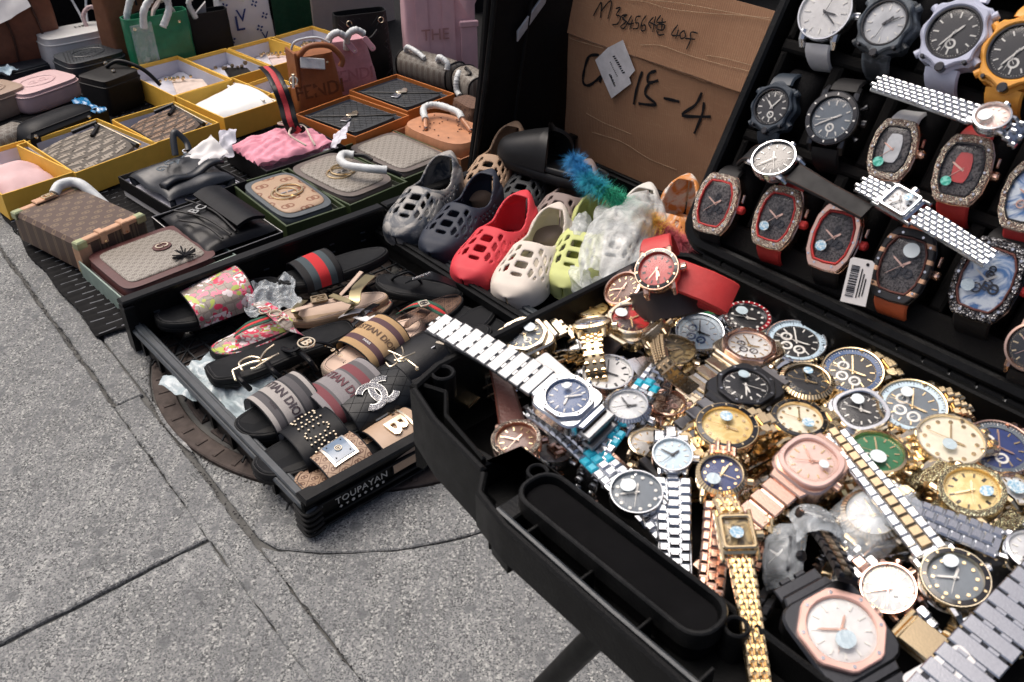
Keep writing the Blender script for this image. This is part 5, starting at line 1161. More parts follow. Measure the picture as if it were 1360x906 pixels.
for k, (a_, b_) in enumerate((((452, 420), (492, 412)), ((468, 432), (500, 404)))):
    web('strap', [loc(t, *a_, .068), loc(t, (a_[0] + b_[0]) / 2, (a_[1] + b_[1]) / 2 - 3, .088), loc(t, *b_, .074)], .016, .002, BLKR if k else WHITE, t)
web('strap', [loc(t, 474, 420, .078), loc(t, 490, 424, .09), loc(t, 502, 420, .078)], .018, .0025, WHITE, t)
# 7 tan embroidered slide
SUN_ = basic('printed_leather_footbed', (.62, .46, .36), .6, var=.05)
TANK = m_stripe('tan_woven_band', [(0, (.45, .29, .14)), (.16, (.10, .05, .06)), (.30, (.50, .33, .17)), (.72, (.10, .05, .06)), (.86, (.45, .29, .14))], 1., 0, .8, 'UV', .5)
t, f, L = slide(432, 497, 560, 424, .062, 'tan woven slide sandal with brown lettering and a sun printed footbed', insole=SUN_, smat=TANK, x0=.28, x1=.68, w=.100, h0=.048, h1=.064, rim=basic('cream_sole', (.45, .36, .28), .6))
letter(t, f, L, 'CHRISTIAN DIOR', .021, basic('brown_woven_letters', (.10, .055, .03), .7), .52, .52, .0003, (.46) * L, .135); letter(t, f, L, 'PARIS', .0065, WHITE, .24, .42, .0001, (.4) * L, .14)
m = MB(); m.at(T(Vector((.034, 0, .0262)))); m.ring(circ(.0075, 20), circ(.0060, 20), 0, .0004)
for k in range(12): m.at(T(Vector((.034, 0, .0262))) @ Rz(k * 30)); m.box(.009, .0135, -.0012, .0012, 0, .0004)
m.at(Matrix()); mk('sun_print', m, INK, t, kind='stuff')
m = MB()
for k in range(7): m.at(T(Vector((.062 + .002 * (k % 3), -.032 + k * .0105, .0255))) @ Rz(-12 + 5 * k)); m.box(-.010, .012, -.0006, .0006, 0, .0004)
mk('ray_print', m, INK, t, kind='stuff')
# 8 black slide with gold monogram
t, f, L = slide(512, 500, 650, 432, .050, 'black leather slide sandal with a crossed gold letter monogram', smat=LEA, x0=.06, x1=.46, w=.10, h0=.046, h1=.058)
glyph(t, [[(516, 466, .135), (534, 474, .138), (549, 484, .138), (556, 490, .134)], [(534, 461, .138), (536, 469, .14), (530, 479, .14), (519, 487, .138), (513, 482, .138)], [(551, 468, .138), (538, 474, .142), (524, 479, .14)], [(523, 470, .142), (530, 480, .144), (541, 478, .142)]], .0017, PGOLD)
c = loc(t, 554, 490, .138); m = MB(); m.ball(c, .004, 10); mk('gold_bead', m, PGOLD, t)
# 9, 10 bow sandals
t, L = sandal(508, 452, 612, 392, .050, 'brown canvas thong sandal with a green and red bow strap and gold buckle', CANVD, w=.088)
web('strap', [loc(t, 528, 446, .054), loc(t, 540, 432, .075), loc(t, 556, 420, .085), loc(t, 566, 412, .075)], [.006] * 3 + [.010] * 3 + [.018] * 6 + [.026] * 7, .002, CANVD, t)
P = [loc(t, 531, 414, .060), loc(t, 548, 405, .088), loc(t, 566, 404, .098), loc(t, 590, 416, .088), loc(t, 606, 430, .056)]; stripeweb(P, .026, t)
c = loc(t, 563, 404, .108); m = MB(); m.at(T(c) @ Rz(70)); m.prism(rrect(.020, .020, .002, 3), 0, .003, .0008); mk('buckle', m, PGOLD, t)
m = MB(); m.at(T(c + Vector((0, 0, .0032))) @ Rz(70)); m.ring(circ(.0055, 16, 0, .008), circ(.0042, 16, 0, .0066), 0, .0006); m.ring(circ(.0032, 12), circ(.0020, 12), 0, .0006); mk('buckle_letter', m, GUN, t, kind='stuff')
t, L = sandal(560, 476, 655, 405, .046, 'black sandal with a green and red strap and a gold horsebit in the corner', IN_BLK, w=.088)
stripeweb([loc(t, 576, 440, .060), loc(t, 592, 436, .085), loc(t, 604, 448, .085), loc(t, 606, 462, .06)], .024, t); stripeweb([loc(t, 598, 436, .075), loc(t, 612, 444, .080), loc(t, 628, 452, .06)], .024, t)
c = loc(t, 589, 451, .098); m = MB(); m.at(T(c) @ Rz(15)); m.ring(supel(.012, .0085, 2.4, 24), supel(.0095, .006, 2.4, 24), 0, .003, .0006); m.box(-.003, .003, -.0075, .0075, .0005, .003); mk('horsebit', m, PGOLD, t)
for s_ in (-1, 1): m = MB(); m.at(T(c) @ Rz(15)); m.box(s_ * .0145 - .003, s_ * .0145 + .003, -.0085, .0085, 0, .003, .0008); mk('horsebit', m, PGOLD, t)
m = MB(); m.tube([loc(t, 578, 460, .085), loc(t, 562, 470, .07)], .002, 8); mk('metal_bar', m, STEEL, t)
# 11 black sandals near the right rail
t, L = sandal(500, 372, 615, 392, .050, 'plain black thong sandal lying by the right rail of the crate', IN_BLK, w=.085)
m = MB(); m.tube(smooth_path([loc(t, 520, 372, .053), loc(t, 528, 366, .078), loc(t, 545, 362, .08), loc(t, 560, 376, .054)], 5), .0028, 8); mk('strap', m, LEAS, t)
t, L = sandal(560, 402, 630, 425, .038, 'black sandal with gold lettering on its heel beside the green and red bow', IN_BLK, w=.085, L=.22)
mk('lettering', text_mb('GUCCI', .014, .0002, .0002, T(loc(t, 590, 402, .0415)) @ Rz(-105)), basic('gold_print', (.32, .22, .08), .5), t)
web('strap', [loc(t, 545, 372, .07), loc(t, 570, 366, .098), loc(t, 605, 378, .07)], .032, .003, LEAS, t)
m = MB(); 
for k in range(9): m.ball(loc(t, 549 + k * 2.6, 370 - k * .9 + .5 * (k % 2), .105), .0028, 6)
mk('stones', m, GEMW, t, kind='stuff')
# 12, 13 woven slides
def woven(nm, a_, b_, c_): return m_stripe(nm, [(0, a_), (.10, b_), (.22, c_), (.26, a_), (.62, c_), (.66, b_), (.80, c_), (.90, a_)], 1., 0, .85, 'UV', .6)
t, f, L = slide(398, 560, 560, 478, .060, 'grey and burgundy woven slide sandal with dark lettering, second from the crate end', smat=woven('grey_burgundy_weave', (.26, .245, .25), (.20, .06, .07), (.12, .115, .12)), x0=.12, x1=.58, w=.106, h0=.054, h1=.070)
letter(t, f, L, 'CHRISTIAN DIOR', .024, BURG, .47, .57, .0005, .50 * L, .135)
t, f, L = slide(315, 575, 452, 508, .056, 'grey and cream woven slide sandal with black lettering near the crate rail', smat=woven('cream_grey_weave', (.40, .375, .355), (.10, .095, .10), (.05, .05, .055)), x0=.22, x1=.67, w=.106, h0=.054, h1=.070)
letter(t, f, L, 'CHRISTIAN DIOR', .024, DARKT, .47, .57, .0005, .50 * L, .135); letter(t, f, L, 'PARIS', .0065, DARKT, .20, .40, .0001, .44 * L, .14)
# 14 quilted slide with stone emblem
t, f, L = slide(408, 578, 578, 497, .058, 'black quilted slide sandal with a sparkling crossed letter emblem', smat=basic('black_quilted_leather', (.013, .015, .017), .4, bump=.2), x0=.26, x1=.72, w=.106, h0=.052, h1=.070)
us, vs = .46 * L, .13
m = MB()
for k in range(-5, 6):
    for sgn in (1, -1):
        P = []
        for i in range(15):
            q = -1 + 2 * i / 14; u = .5 + q * .5; v = .5 + k * .14 + sgn * q * .28
            if .04 < v < .96: P.append(f(u, v, -.0002))
        if len(P) > 2: m.tube(P, .0007, 4)
mk('quilting', m, basic('quilt_seam', (.004, .004, .005), .6), t, kind='stuff')
def cee(cx, cy, r, a0, a1, wd, seg=16):
    o = [(cx + (r + wd) * cos(radians(a0 + (a1 - a0) * i / seg)), cy + (r + wd) * sin(radians(a0 + (a1 - a0) * i / seg))) for i in range(seg + 1)]
    return o + [(cx + (r - wd) * cos(radians(a0 + (a1 - a0) * i / seg)), cy + (r - wd) * sin(radians(a0 + (a1 - a0) * i / seg))) for i in range(seg, -1, -1)]
for cx, a0, a1 in ((-.008, -138, 138), (.008, 42, 318)):
    for k, (wd, z0, z1, mt_) in enumerate(((.0046, 0, .0012, basic('silver_edge', (.6, .6, .58), .3, me=.7)), (.0036, .0013, .0022, GEMW))):
        m = MB(); m.prism(cee(cx * 1.55, 0, .0205, a0 * 1., a1 * 1., wd * 1.2)[::-1], z0, z1); m.v = [Vector(f(.5 - p.x / us, .37 + p.y / (vs * 1.15), p.z + .001 + (.001 if cx > 0 else 0))) for p in m.v]; mk('emblem', m, mt_, t)
# 15 pearl letter slide
t, f, L = slide(338, 628, 500, 550, .054, 'black slide sandal with letters made of gold beads', smat=LEAS, x0=.30, x1=.66, w=.102, h0=.050, h1=.064)
us, vs = .36 * L, .13; GL = {'D': [(0, y) for y in range(7)] + [(1, 6), (2, 5.6), (2.8, 4.4), (3, 3), (2.8, 1.6), (2, .4), (1, 0)], 'I': [(0, y) for y in range(7)],
    'O': [(1.5 + 1.6 * cos(radians(a)), 3 + 3.1 * sin(radians(a))) for a in range(0, 360, 26)], 'R': [(0, y) for y in range(7)] + [(1, 6), (2, 5.7), (2.4, 4.6), (2, 3.6), (1, 3), (1.5, 2), (2, 1), (2.5, 0)]}
xx = -.040
for ch in 'DIOR':
    m = MB()
    for gx, gy in GL[ch]:
        x = xx + gx * .0050; y = (gy - 3) * .0068
        m.ball(f(.50 + y / us, .41 - x / vs, .0024), .0021, 7)
    mk('bead_letter', m, PGOLD, t, kind='stuff'); xx += .0215 if ch != 'I' else .010
# 16 ring canvas slide with blue plate, 17 buckle slide
t, f, L = slide(392, 652, 545, 572, .048, 'brown ring patterned slide sandal with a blue metal plate at the crate end', insole=CANV, smat=CANV, x0=.20, x1=.56, w=.096, h0=.050, h1=.062)
us, vs = .36 * L, .13
def plate(t, f, x0, x1, y0, y1, z, mat, name, u0=.5, n=8):
    m = MB(); m.slab(lambda a, b: f(u0 - (y0 + (y1 - y0) * b) / us, .5 + (x0 + (x1 - x0) * a) / vs, z), .0012, n, 2); return mk(name, m, mat, t)
plate(t, f, -.020, .020, -.022, .022, .0030, m_metal('pale_gold_frame', (.82, .76, .66), .2), 'plate'); plate(t, f, -.016, .016, -.018, .018, .0042, basic('slate_blue_enamel', (.10, .16, .24), .2, coat=.6), 'plate_enamel')
m = MB(); c = f(.5, .5, .0048); m.at(T(Vector(c))); m.ring(circ(.0062, 16), circ(.0048, 16), 0, .0010); m.ring(circ(.003, 12), circ(.0018, 12), 0, .0010); mk('plate_emblem', m, PGOLD, t, kind='stuff')
m = MB()
for sx in (-1, 1):
    for sy in (-1, 1): m.ball(f(.5 - sy * .013 / us, .5 + sx * .011 / vs, .0046), .0015, 6)
mk('plate_rivets', m, GUN, t, kind='stuff')
t, f, L = slide(448, 628, 620, 540, .046, 'black slide sandal with a beige strap and a gold letter buckle at the crate end', smat=basic('beige_strap_leather', (.40, .28, .19), .5, var=.05, bump=.2), x0=.28, x1=.60, w=.094, h0=.050, h1=.062)
us = .32 * L
for s_, x, rot in (('T', .013, 0), ('B', -.006, 0)):
    m = text_mb(s_, .052 if s_ == 'B' else .046, .0014, .0012, None, lambda a, b, c_: f(.5 + (b) / us * .9, .58 - (a - x * 2.0) / vs, .0035 + c_)); mk('buckle_letter', m, PGOLD, t)
plate(t, f, -.030, .030, -.024, -.020, .0050, PGOLD, 'buckle_bar')
# plastic bags under and among the sandals
for k, (px, py, w_, h_, z, ang) in enumerate(((296, 512, .12, .20, .045, 35), (360, 392, .10, .12, .085, 10), (455, 420, .12, .10, .048, 20))):
    M = place(px, py, z, ang, None, 'x'); m = MB(); m.slab(lambda u, v: ((u - .5) * w_ * (1 + .2 * nz(v * 3, k)), (v - .5) * h_ * (1 + .2 * nz(u * 3, k + 5)), .016 * nz(u * 4, v * 4, k * 7) + .008 * nz(u * 11, v * 11, k)), .0005, 34, 34)
    o = mk('plastic_bag', m, m_plastic_film('bluish_plastic_film', (.55, .66, .70), .5) if k == 0 else FILM, None, sm=80); o.matrix_world = M; tag(o, ('crumpled bluish clear plastic bag under the square toed black sandal', 'crumpled clear plastic stuffed inside the floral slide sandal', 'crumpled clear plastic under the tan plaid sandal')[k], 'plastic bag')

# ================================================================ foam shoes
FG = 'foam shoes in the second crate'
def clog_mesh(L=.27, seedv=0):
    NU, NV = 60, 50
    def prof(s):
        w = .054 * (1 - (1 - min(1, s / .28)) ** 2.4) ** .5 if s < .28 else .054 - .013 * sin(min(1, (s - .28) / .5) * pi / 2)
        if s > .80: w *= max(.0, 1 - ((s - .80) / .20) ** 2.4) ** .5
        if s < .50: h = .040 + .042 * (s / .50) ** .9 - .008 * exp(-(s / .05) ** 2)
        elif s < .72: h = .082 - .014 * sin((s - .50) / .22 * pi / 2)
        else: h = .068 + .034 * (lambda q: q * q * (3 - 2 * q))(min(1, (s - .72) / .19))
        return w, h
    def f(u, v):
        s = u; s2 = .5 - .5 * cos(pi * u) if False else u
        w, h = prof(s); a = (v - .5) * 2          # -1 .. 1
        x = s * L + (.022 * max(0, (s - .72) / .28) ** 1.5) * max(0., 1 - abs(a)) ** .3
        t = abs(a); ang = (1 - t) * pi / 2
        # side wall rises steeply and rounds over the top
        y = w * math.copysign(cos(ang) ** .55, a) if t > 0 else 0; z = h * sin(ang) ** .75 if t < 1 else 0
        bul = 1 + .08 * sin(pi * min(1, t * 1.1)); e = .012 * exp(-((s - .62) / .22) ** 2)
        y *= bul; x -= .010 * (1 - s) * (1 - t) * (s < .1)
        z += .004 * sin(s * 9 + t * 4) * (1 - abs(2 * t - 1)) + .006
        k = max(0, (s - .80) / .2); y *= 1 + .25 * k * (t > .5)
        return (x, y, z)
    op0, op1, hv = int(NU * .53), int(NU * .93), .26
    def skip(i, j):
        a = abs((j + .5) / NV - .5) * 2; s = (i + .5) / NU
        if op0 <= i < op1:
            wv = .40 * sin(pi * min(1, (i - op0 + 1.5) / (op1 - op0 + 2))) ** .5
            if a < wv: return True
        if .15 < s < .46 and a < .50 * min(1, (s - .04) / .2):          # lens shaped openings over the toes, staggered
            b = (j + 1) // 4; c = (j + 1) % 4; r = (i + (4 if b % 2 else 0)) % 7; fl = 1 if j < NV / 2 else -1; return c in ((1,), (1, 2), (1, 2), (1, 2), (2,), (), ())[r if fl > 0 else (4 - r) % 7]
        if .50 < s < .82 and .52 < a < .80:
            b = j // 3; r = (i + (2 if b % 2 else 0)) % 4; return j % 3 == 1 and r < 2
        if .24 < s < .32 and .66 < a < .80: return i % 6 < 3
        return False
    m = MB(); m.grid(f, NU, NV, skip, flip=False); me = m.mesh('clog', 80)
    o = bpy.data.objects.new('tmp', me); COL.objects.link(o)
    a = o.modifiers.new('s', 'SOLIDIFY'); a.thickness = .0052; a.offset = 1; b = o.modifiers.new('b', 'SUBSURF'); b.levels = 1
    bpy.context.view_layer.update(); dg = bpy.context.evaluated_depsgraph_get(); r = bpy.data.meshes.new_from_object(o.evaluated_get(dg)); bpy.data.objects.remove(o)
    r.polygons.foreach_set('use_smooth', [True] * len(r.polygons)); return r
CLOG = clog_mesh()
def clog_sole():
    L = .27; o = []
    for i in range(48):
        a = 2 * pi * i / 48; x = (1 - cos(a)) / 2; s_ = sin(a); w = .056 - .010 * x; o.append((x * L * 1.02 - .003, -math.copysign(abs(s_) ** .8, s_) * w))
    m = MB(); m.prism(o, -.004, .012, .004); return m
def clog(px, py, ang, z, label, mat, lift=0, roll=0, sc=.90, inner=None, cat='shoe', peak=None):
    M = place(px, py, z, ang, None, 'x') @ Ry(-lift) @ Rx(roll) @ S(sc * 1.04, sc * 1.14, sc * 1.04)
    loc_, rot_, sca_ = M.decompose(); t = thing('foam_shoe', label, cat, M, FG)
    mk('upper', CLOG, mat, t); mk('sole', memo(('clogsole',), clog_sole), mat, t); mk('footbed', memo(('clogbed',), lambda: MB().prism([(x * .9 + .013, y * .72) for x, y in foot(.27, .10)], .0125, .015, .001)), inner or mat, t); return t
def foamc(n, c): return basic(n, c, .62, var=.07, sc=14, bump=.12, bsc=60, sp=.35)
clog(529, 330, 42, .052, 'grey and smoky marbled perforated foam shoe at the left of its crate', m_marble('smoky_marbled_foam', (.05, .06, .075), (.30, .29, .27), 13, .5, 2.0), lift=5)
clog(575, 352, 40, .044, 'navy perforated foam shoe between the marbled and the red ones', foamc('navy_foam', (.020, .026, .042)), lift=3)
clog(618, 388, 42, .045, 'bright red perforated foam shoe in the middle of the front row', foamc('red_foam', (.60, .045, .06)), lift=3)
clog(675, 412, 50, .045, 'cream perforated foam shoe to the right of the red one', foamc('cream_foam', (.62, .56, .49)), lift=3)
clog(628, 282, 44, .050, 'tan perforated foam shoe in the back row under the big black slide', foamc('tan_foam', (.34, .23, .15)), lift=6)
clog(676, 300, 44, .040, 'charcoal perforated foam shoe in shadow behind the red one', foamc('charcoal_foam', (.022, .025, .028)), lift=3)
clog(716, 338, 45, .045, 'grey brown perforated foam shoe behind the cream one', foamc('mauve_grey_foam', (.23, .18, .165)), lift=4)
clog(748, 398, 60, .050, 'lime green foam shoe with its foot opening facing up', foamc('lime_foam', (.52, .56, .22)), lift=6, sc=.88, inner=foamc('olive_lining', (.30, .33, .06)))
clog(800, 385, 52, .050, 'white perforated foam shoe wrapped in a milky plastic bag', foamc('white_foam', (.66, .65, .60)), lift=6)
clog(858, 372, 55, .060, 'white foam shoe streaked with orange beside the watch case', m_marble('orange_white_foam', (.70, .66, .60), (.62, .24, .06), 9, .5, 3.), lift=6, sc=.9)
# milky bag round the white shoe
M = place(826, 326, .13, 52, None, 'x')
def bagf(u, v):
    a = 2 * pi * v; r = .058 * (1 + .30 * nz(cos(a) * 1.6, sin(a) * 1.6, u * 3) + .30 * abs(nz(cos(a) * 2.4, sin(a) * 2.4, u * 4)) + .05 * abs(nz(cos(a) * 7, sin(a) * 7, u * 9))) * (sin(pi * min(1, .06 + u * .94)) ** .45 if u < .97 else .10 + .12 * abs(sin(a * 4)))
    return (-.16 + u * .32, r * cos(a) * 1.05, r * sin(a) * .95 + .012 * nz(u * 9, a * 2) + .035 * u)
m = MB(); m.grid(bagf, 60, 60); o = mk('plastic_bag', m, FILMB, None, sm=80); o.matrix_world = M; tag(o, 'milky crumpled plastic bag wrapped round the white foam shoe', 'plastic bag')
for k, (px, py, z) in enumerate(((772, 300, .14), (770, 372, .10))):
    M = place(px, py, z, 70 + k * 50, None, 'x')
    m = MB(); m.grid(lambda u, v: ((u - .5) * .10, .014 * (1 + .7 * abs(nz(u * 5, cos(v * 6.28) * 2, k)) + .5 * nz(u * 3, sin(v * 6.28) * 2, k)) * cos(2 * pi * v) * (.4 + sin(pi * u)), .014 * (1 + .7 * abs(nz(u * 5, sin(v * 6.28) * 2, k + 3)) + .5 * nz(u * 4, cos(v * 6.28) * 2, k)) * sin(2 * pi * v) * (.4 + sin(pi * u))), 30, 30); o = mk('plastic_bag', m, FILMB, None, sm=80); o.matrix_world = M; tag(o, ('twisted knot of clear plastic beside the milky bag', 'crumpled clear plastic tuft between the cream and lime shoes')[k], 'plastic bag')
# big black slide on top
def bigslide():
    M = place(668, 205, .135, -18, None, 'x') @ Rx(-8); t = thing('foam_slide', 'big smooth black foam slide lying across the back of the shoe crate', 'shoe', M)
    L, w = .30, .125
    def out(x): return w / 2 * (1 - abs(2 * x - 1) ** 4.5) ** .5 * (1 - .12 * x)
    def shell(u, v):
        a = pi * v; x = u * .56; s = out(x * .98 + .01); h = .030 + .058 * min(1, u / .8) ** .7
        k = 1 - .25 * (1 - abs(cos(a))) * max(0, (u - .75) / .25)
        return (x * L * k, -s * cos(a) * 1.06, .012 + h * max(0, sin(a)) ** .7)
    m = MB(); m.slab(shell, .009, 26, 26); mk('upper', m, FOAMB, t, sm=80)
    m = MB(); o = []
    for i in range(48):
        a = 2 * pi * i / 48; x = (1 - cos(a)) / 2; s_ = sin(a); o.append((x * L, -math.copysign(abs(s_) ** .7, s_) * w / 2 * (1 - .12 * x)))
    m.prism(o, -.016, .014, .007); mk('sole', m, FOAMB, t, sm=80)
    m = MB(); m.ring(o, offs(o, -.008), .0142, .026, .003); mk('raised_edge', m, FOAMB, t, sm=80)
    return t
FOAMB = basic('smooth_black_foam', (.012, .0125, .0135), .42, var=.15, bump=.05)
bigslide()
# feather duster in rainbow colours
P = [at(762, 212, .23), at(782, 240, .22), at(822, 266, .20), at(865, 296, .17), at(905, 325, .15)]
P = smooth_path(P, 8); dust = thing('feather_duster', 'fluffy rainbow duster lying against the cardboard box behind the shoes', 'duster', T(P[0]))
FC = [('blue_plumes', (.01, .18, .42)), ('turquoise_plumes', (.01, .30, .42)), ('green_plumes', (.01, .30, .17)), ('yellow_plumes', (.70, .42, .06)), ('red_plumes', (.45, .08, .10))]
random.seed(11)
for k, (nm, c) in enumerate(FC):
    m = MB(); a_ = int(len(P) * (0, .22, .36, .62, .80)[k]); b_ = int(len(P) * (.24, .38, .64, .82, 1.)[k])
    for i in range(2600):
        q = random.uniform(a_, max(a_ + 1, b_) - .01); q0 = int(q); p = P[min(q0, len(P) - 1)].lerp(P[min(q0 + 1, len(P) - 1)], q - q0) - P[0]
        d = Vector((random.gauss(0, 1), random.gauss(0, 1), random.gauss(0, 1))).normalized() * random.uniform(.014, .034); d2 = d + Vector((random.gauss(0, .006), random.gauss(0, .006), random.gauss(0, .006) - .004))
        s_ = d.cross(Vector((0, 0, 1)) if abs(d.z) < .02 else Vector((1, 0, 0))).normalized() * .0006
        b0 = len(m.v); m.v += [p - s_, p + s_, p + d * .6 + s_ * .8, p + d * .6 - s_ * .8, p + d2]; m.u += [(0, 0)] * 5; m.f += [(b0, b0 + 1, b0 + 2, b0 + 3), (b0 + 3, b0 + 2, b0 + 4)]
    mk('plumes', m, basic(nm, c, .7, var=.3, sc=60), dust, kind='stuff')
m = MB(); m.tube([p - P[0] for p in P[:: 4]], .004, 8); mk('handle', m, basic('duster_core', (.1, .3, .3), .6), dust)
# tall black panel standing behind the shoe crate (open lid of a bag)
A = C2O + CY * (CRD + .012) + CX * .02; A2 = C2O + CY * (CRD + .012) + CX * .59
wpan = (CB0 - A).dot(CX); PM = Matrix((CX, Vector((0, 0, 1)), CX.cross(Vector((0, 0, 1))))).transposed().to_4x4()
pa = at(627, 208, .12); PM.translation = Vector((pa.x, pa.y, 0)) + CY * .01; PWd = (CB0 - PM.translation).dot(CX) + .12
SUIT = basic('black_case_fabric', (.0045, .0048, .0052), .55, bump=.3, bsc=260, sp=.3)
t = thing('suitcase_lid', 'tall glossy black open suitcase lid standing between the shoes and the bags', 'suitcase', PM)
m = MB(); m.prism([(0, 0), (PWd, 0), (PWd, .95), (.14, .95), (.085, .55), (.055, .30)], -.03, -.012, .004); mk('lid_panel', m, SUIT, t)
m = MB(); m.tube(smooth_path([(0, .02, 0), (.05, .28, .004), (.085, .50, .006), (.10, .60, .004), (.16, .66, .01), (.24, .70, .012), (PWd, .80, .01)], 8), .007, 8); mk('lid_rim', m, BLK2, t)
m = MB(); m.tube(smooth_path([(.13, .05, 0), (.17, .3, .002), (.22, .55, .004), (.30, .9, .004)], 6), .004, 8); mk('lid_rim', m, SUIT, t)
m = MB(); m.prism([(.155, .37), (.245, .445), (.25, .46), (.235, .462), (.155, .395)], .0, .006, .001); mk('latch_shine', m, basic('pale_latch_highlight', (.42, .45, .48), .35, me=.4), t)  # highlight at the latch, put in as a pale shape on the lid
m = MB(); m.box(.03, PWd - .01, .0, .09, -.011, .004, .003); mk('lower_rim', m, BLK2, t)
# ================================================================ boxes of bags
YEL = basic('mustard_yellow_card', (.78, .47, .07), .55, var=.05, bump=.1, bsc=400, sp=.35); ORG = basic('burnt_orange_card', (.50, .16, .035), .5, var=.06, sp=.35)
DGR = basic('dark_green_card', (.035, .055, .018), .5); PGR = basic('pale_green_card', (.24, .31, .27), .5); BKC = basic('black_card', (.008, .008, .009), .5); LIN = basic('lavender_white_lining', (.56, .56, .63), .7, var=.04)
def box3(Lp, Fp, Rp, z, h, label, mat, lining=None, group=None, th=.0035, z0=.012, edge=None, wx=None, wy=None):
    """open box from the photograph pixels of its left, front and right rim corners"""
    l, f, r = at(*Lp, z), at(*Fp, z), at(*Rp, z); ex = (r - f); ey = (l - f); a = atan2(ex.y, ex.x); b = atan2(ey.y, ey.x) - pi / 2; m_ = (a + b) / 2
    W_, D_ = wx or ex.length, wy or ey.length; d = Vector((cos(m_), sin(m_), 0)); o = f.copy(); o.z = z - h; M = frame(o, d)
    t = thing('gift_box', label, 'box', M, group)
    m = MB(); m.box(0, W_, 0, th, .002, h, .0006); m.box(0, W_, D_ - th, D_, .002, h, .0006); m.box(0, th, th, D_ - th, .002, h, .0006); m.box(W_ - th, W_, th, D_ - th, .002, h, .0006); m.box(0, W_, 0, D_, 0, .002)
    mk('box_walls', m, mat, t)
    li = lining or LIN
    m = MB(); g = .0008; i0, i1, j0, j1 = th + g, W_ - th - g, th + g, D_ - th - g; e = .0012; hh = h - .012
    m.box(i0, i1, j0, j0 + e, .004, hh); m.box(i0, i1, j1 - e, j1, .004, hh); m.box(i0, i0 + e, j0 + e, j1 - e, .004, hh); m.box(i1 - e, i1, j0 + e, j1 - e, .004, hh); m.box(i0, i1, j0, j1, .0025, .004)
    mk('lining', m, li, t)
    m = MB(); m.slab(lambda u, v: (i0 + .004 + (W_ - .016) * u, j0 + .004 + (D_ - .016) * v, .010 + .014 * abs(nz(u * 5, v * 5, W_ * 99)) + .010 * max(0, abs(2 * u - 1) - .6)), .0006, 22, 22); mk('tissue_paper', m, TISSUE if lining is None else li, t, sm=80)
    return t, M, W_, D_
YG = 'mustard yellow gift boxes'
ZB = .080
Y = {}
for k, (a_, b_, c_, lb) in enumerate((((-66, 214), (2, 259), (100, 229), 'mustard yellow box cut by the left border holding a blush pink bag'), ((36, 188), (100, 230), (201, 187), 'mustard yellow box holding the grey brown letter patterned clutch'), ((139, 162), (206, 190), (295, 165), 'mustard yellow box holding the darker brown letter patterned clutch'),
     ((173, 90), (231, 128), (304, 104), 'mustard yellow box with a cream card and gold chain in front of the green tote'), ((226, 128), (297, 157), (380, 132), 'mustard yellow box holding a bright white pouch'), ((246, 78), (305, 104), (360, 88), 'mustard yellow box with a black wallet and gold beads'),
     ((310, 62), (362, 88), (418, 70), 'mustard yellow box with a pink white card and gold beads behind the tan bag'), ((367, 48), (420, 72), (472, 52), 'farthest mustard yellow box with a brown card and gold beads'), )):
    Y[k] = box3(a_, b_, c_, ZB, .068, lb, YEL, None, YG)
Yb = box3((302, 106), (352, 128), (405, 106), ZB - .002, .066, 'mustard yellow box behind the white pouch box with brown leather inside', YEL, None, YG, wx=.13, wy=.13)
# lumps
def lump(W_, D_, h, e=4, bul=1., n=48, flat=.8, seam=False):
    m = MB(); L = []
    for z, k in ((0, .93), (.12, .985), (.3, 1.), (.6, 1.), (.8, .985), (.92, .95), (.985, flat + .06), (1., flat), (1.01, flat * .6), (1.015, .05)):
        L.append([(x, y, z * h) for x, y in supel(W_ / 2 * k, D_ / 2 * k, e, n)])
    m.loft(L); return m
def beads(t, pts, r, name='chain_bead', mat=None):
    for p in pts: m = MB(); m.ball(p, r * random.uniform(.7, 1.15), 10); mk(name, m, mat or GOLD, t)
FFB = [basic('grey_brown_canvas', (.085, .072, .058), .7, bump=.6, bsc=700), basic('dark_brown_canvas', (.060, .040, .030), .7, bump=.6, bsc=700)]
FFL = [basic('taupe_woven_letters', (.27, .235, .19), .7), basic('tan_woven_letters', (.24, .155, .10), .7)]
LBLK = basic('black_smooth_trim', (.009, .009, .010), .35)
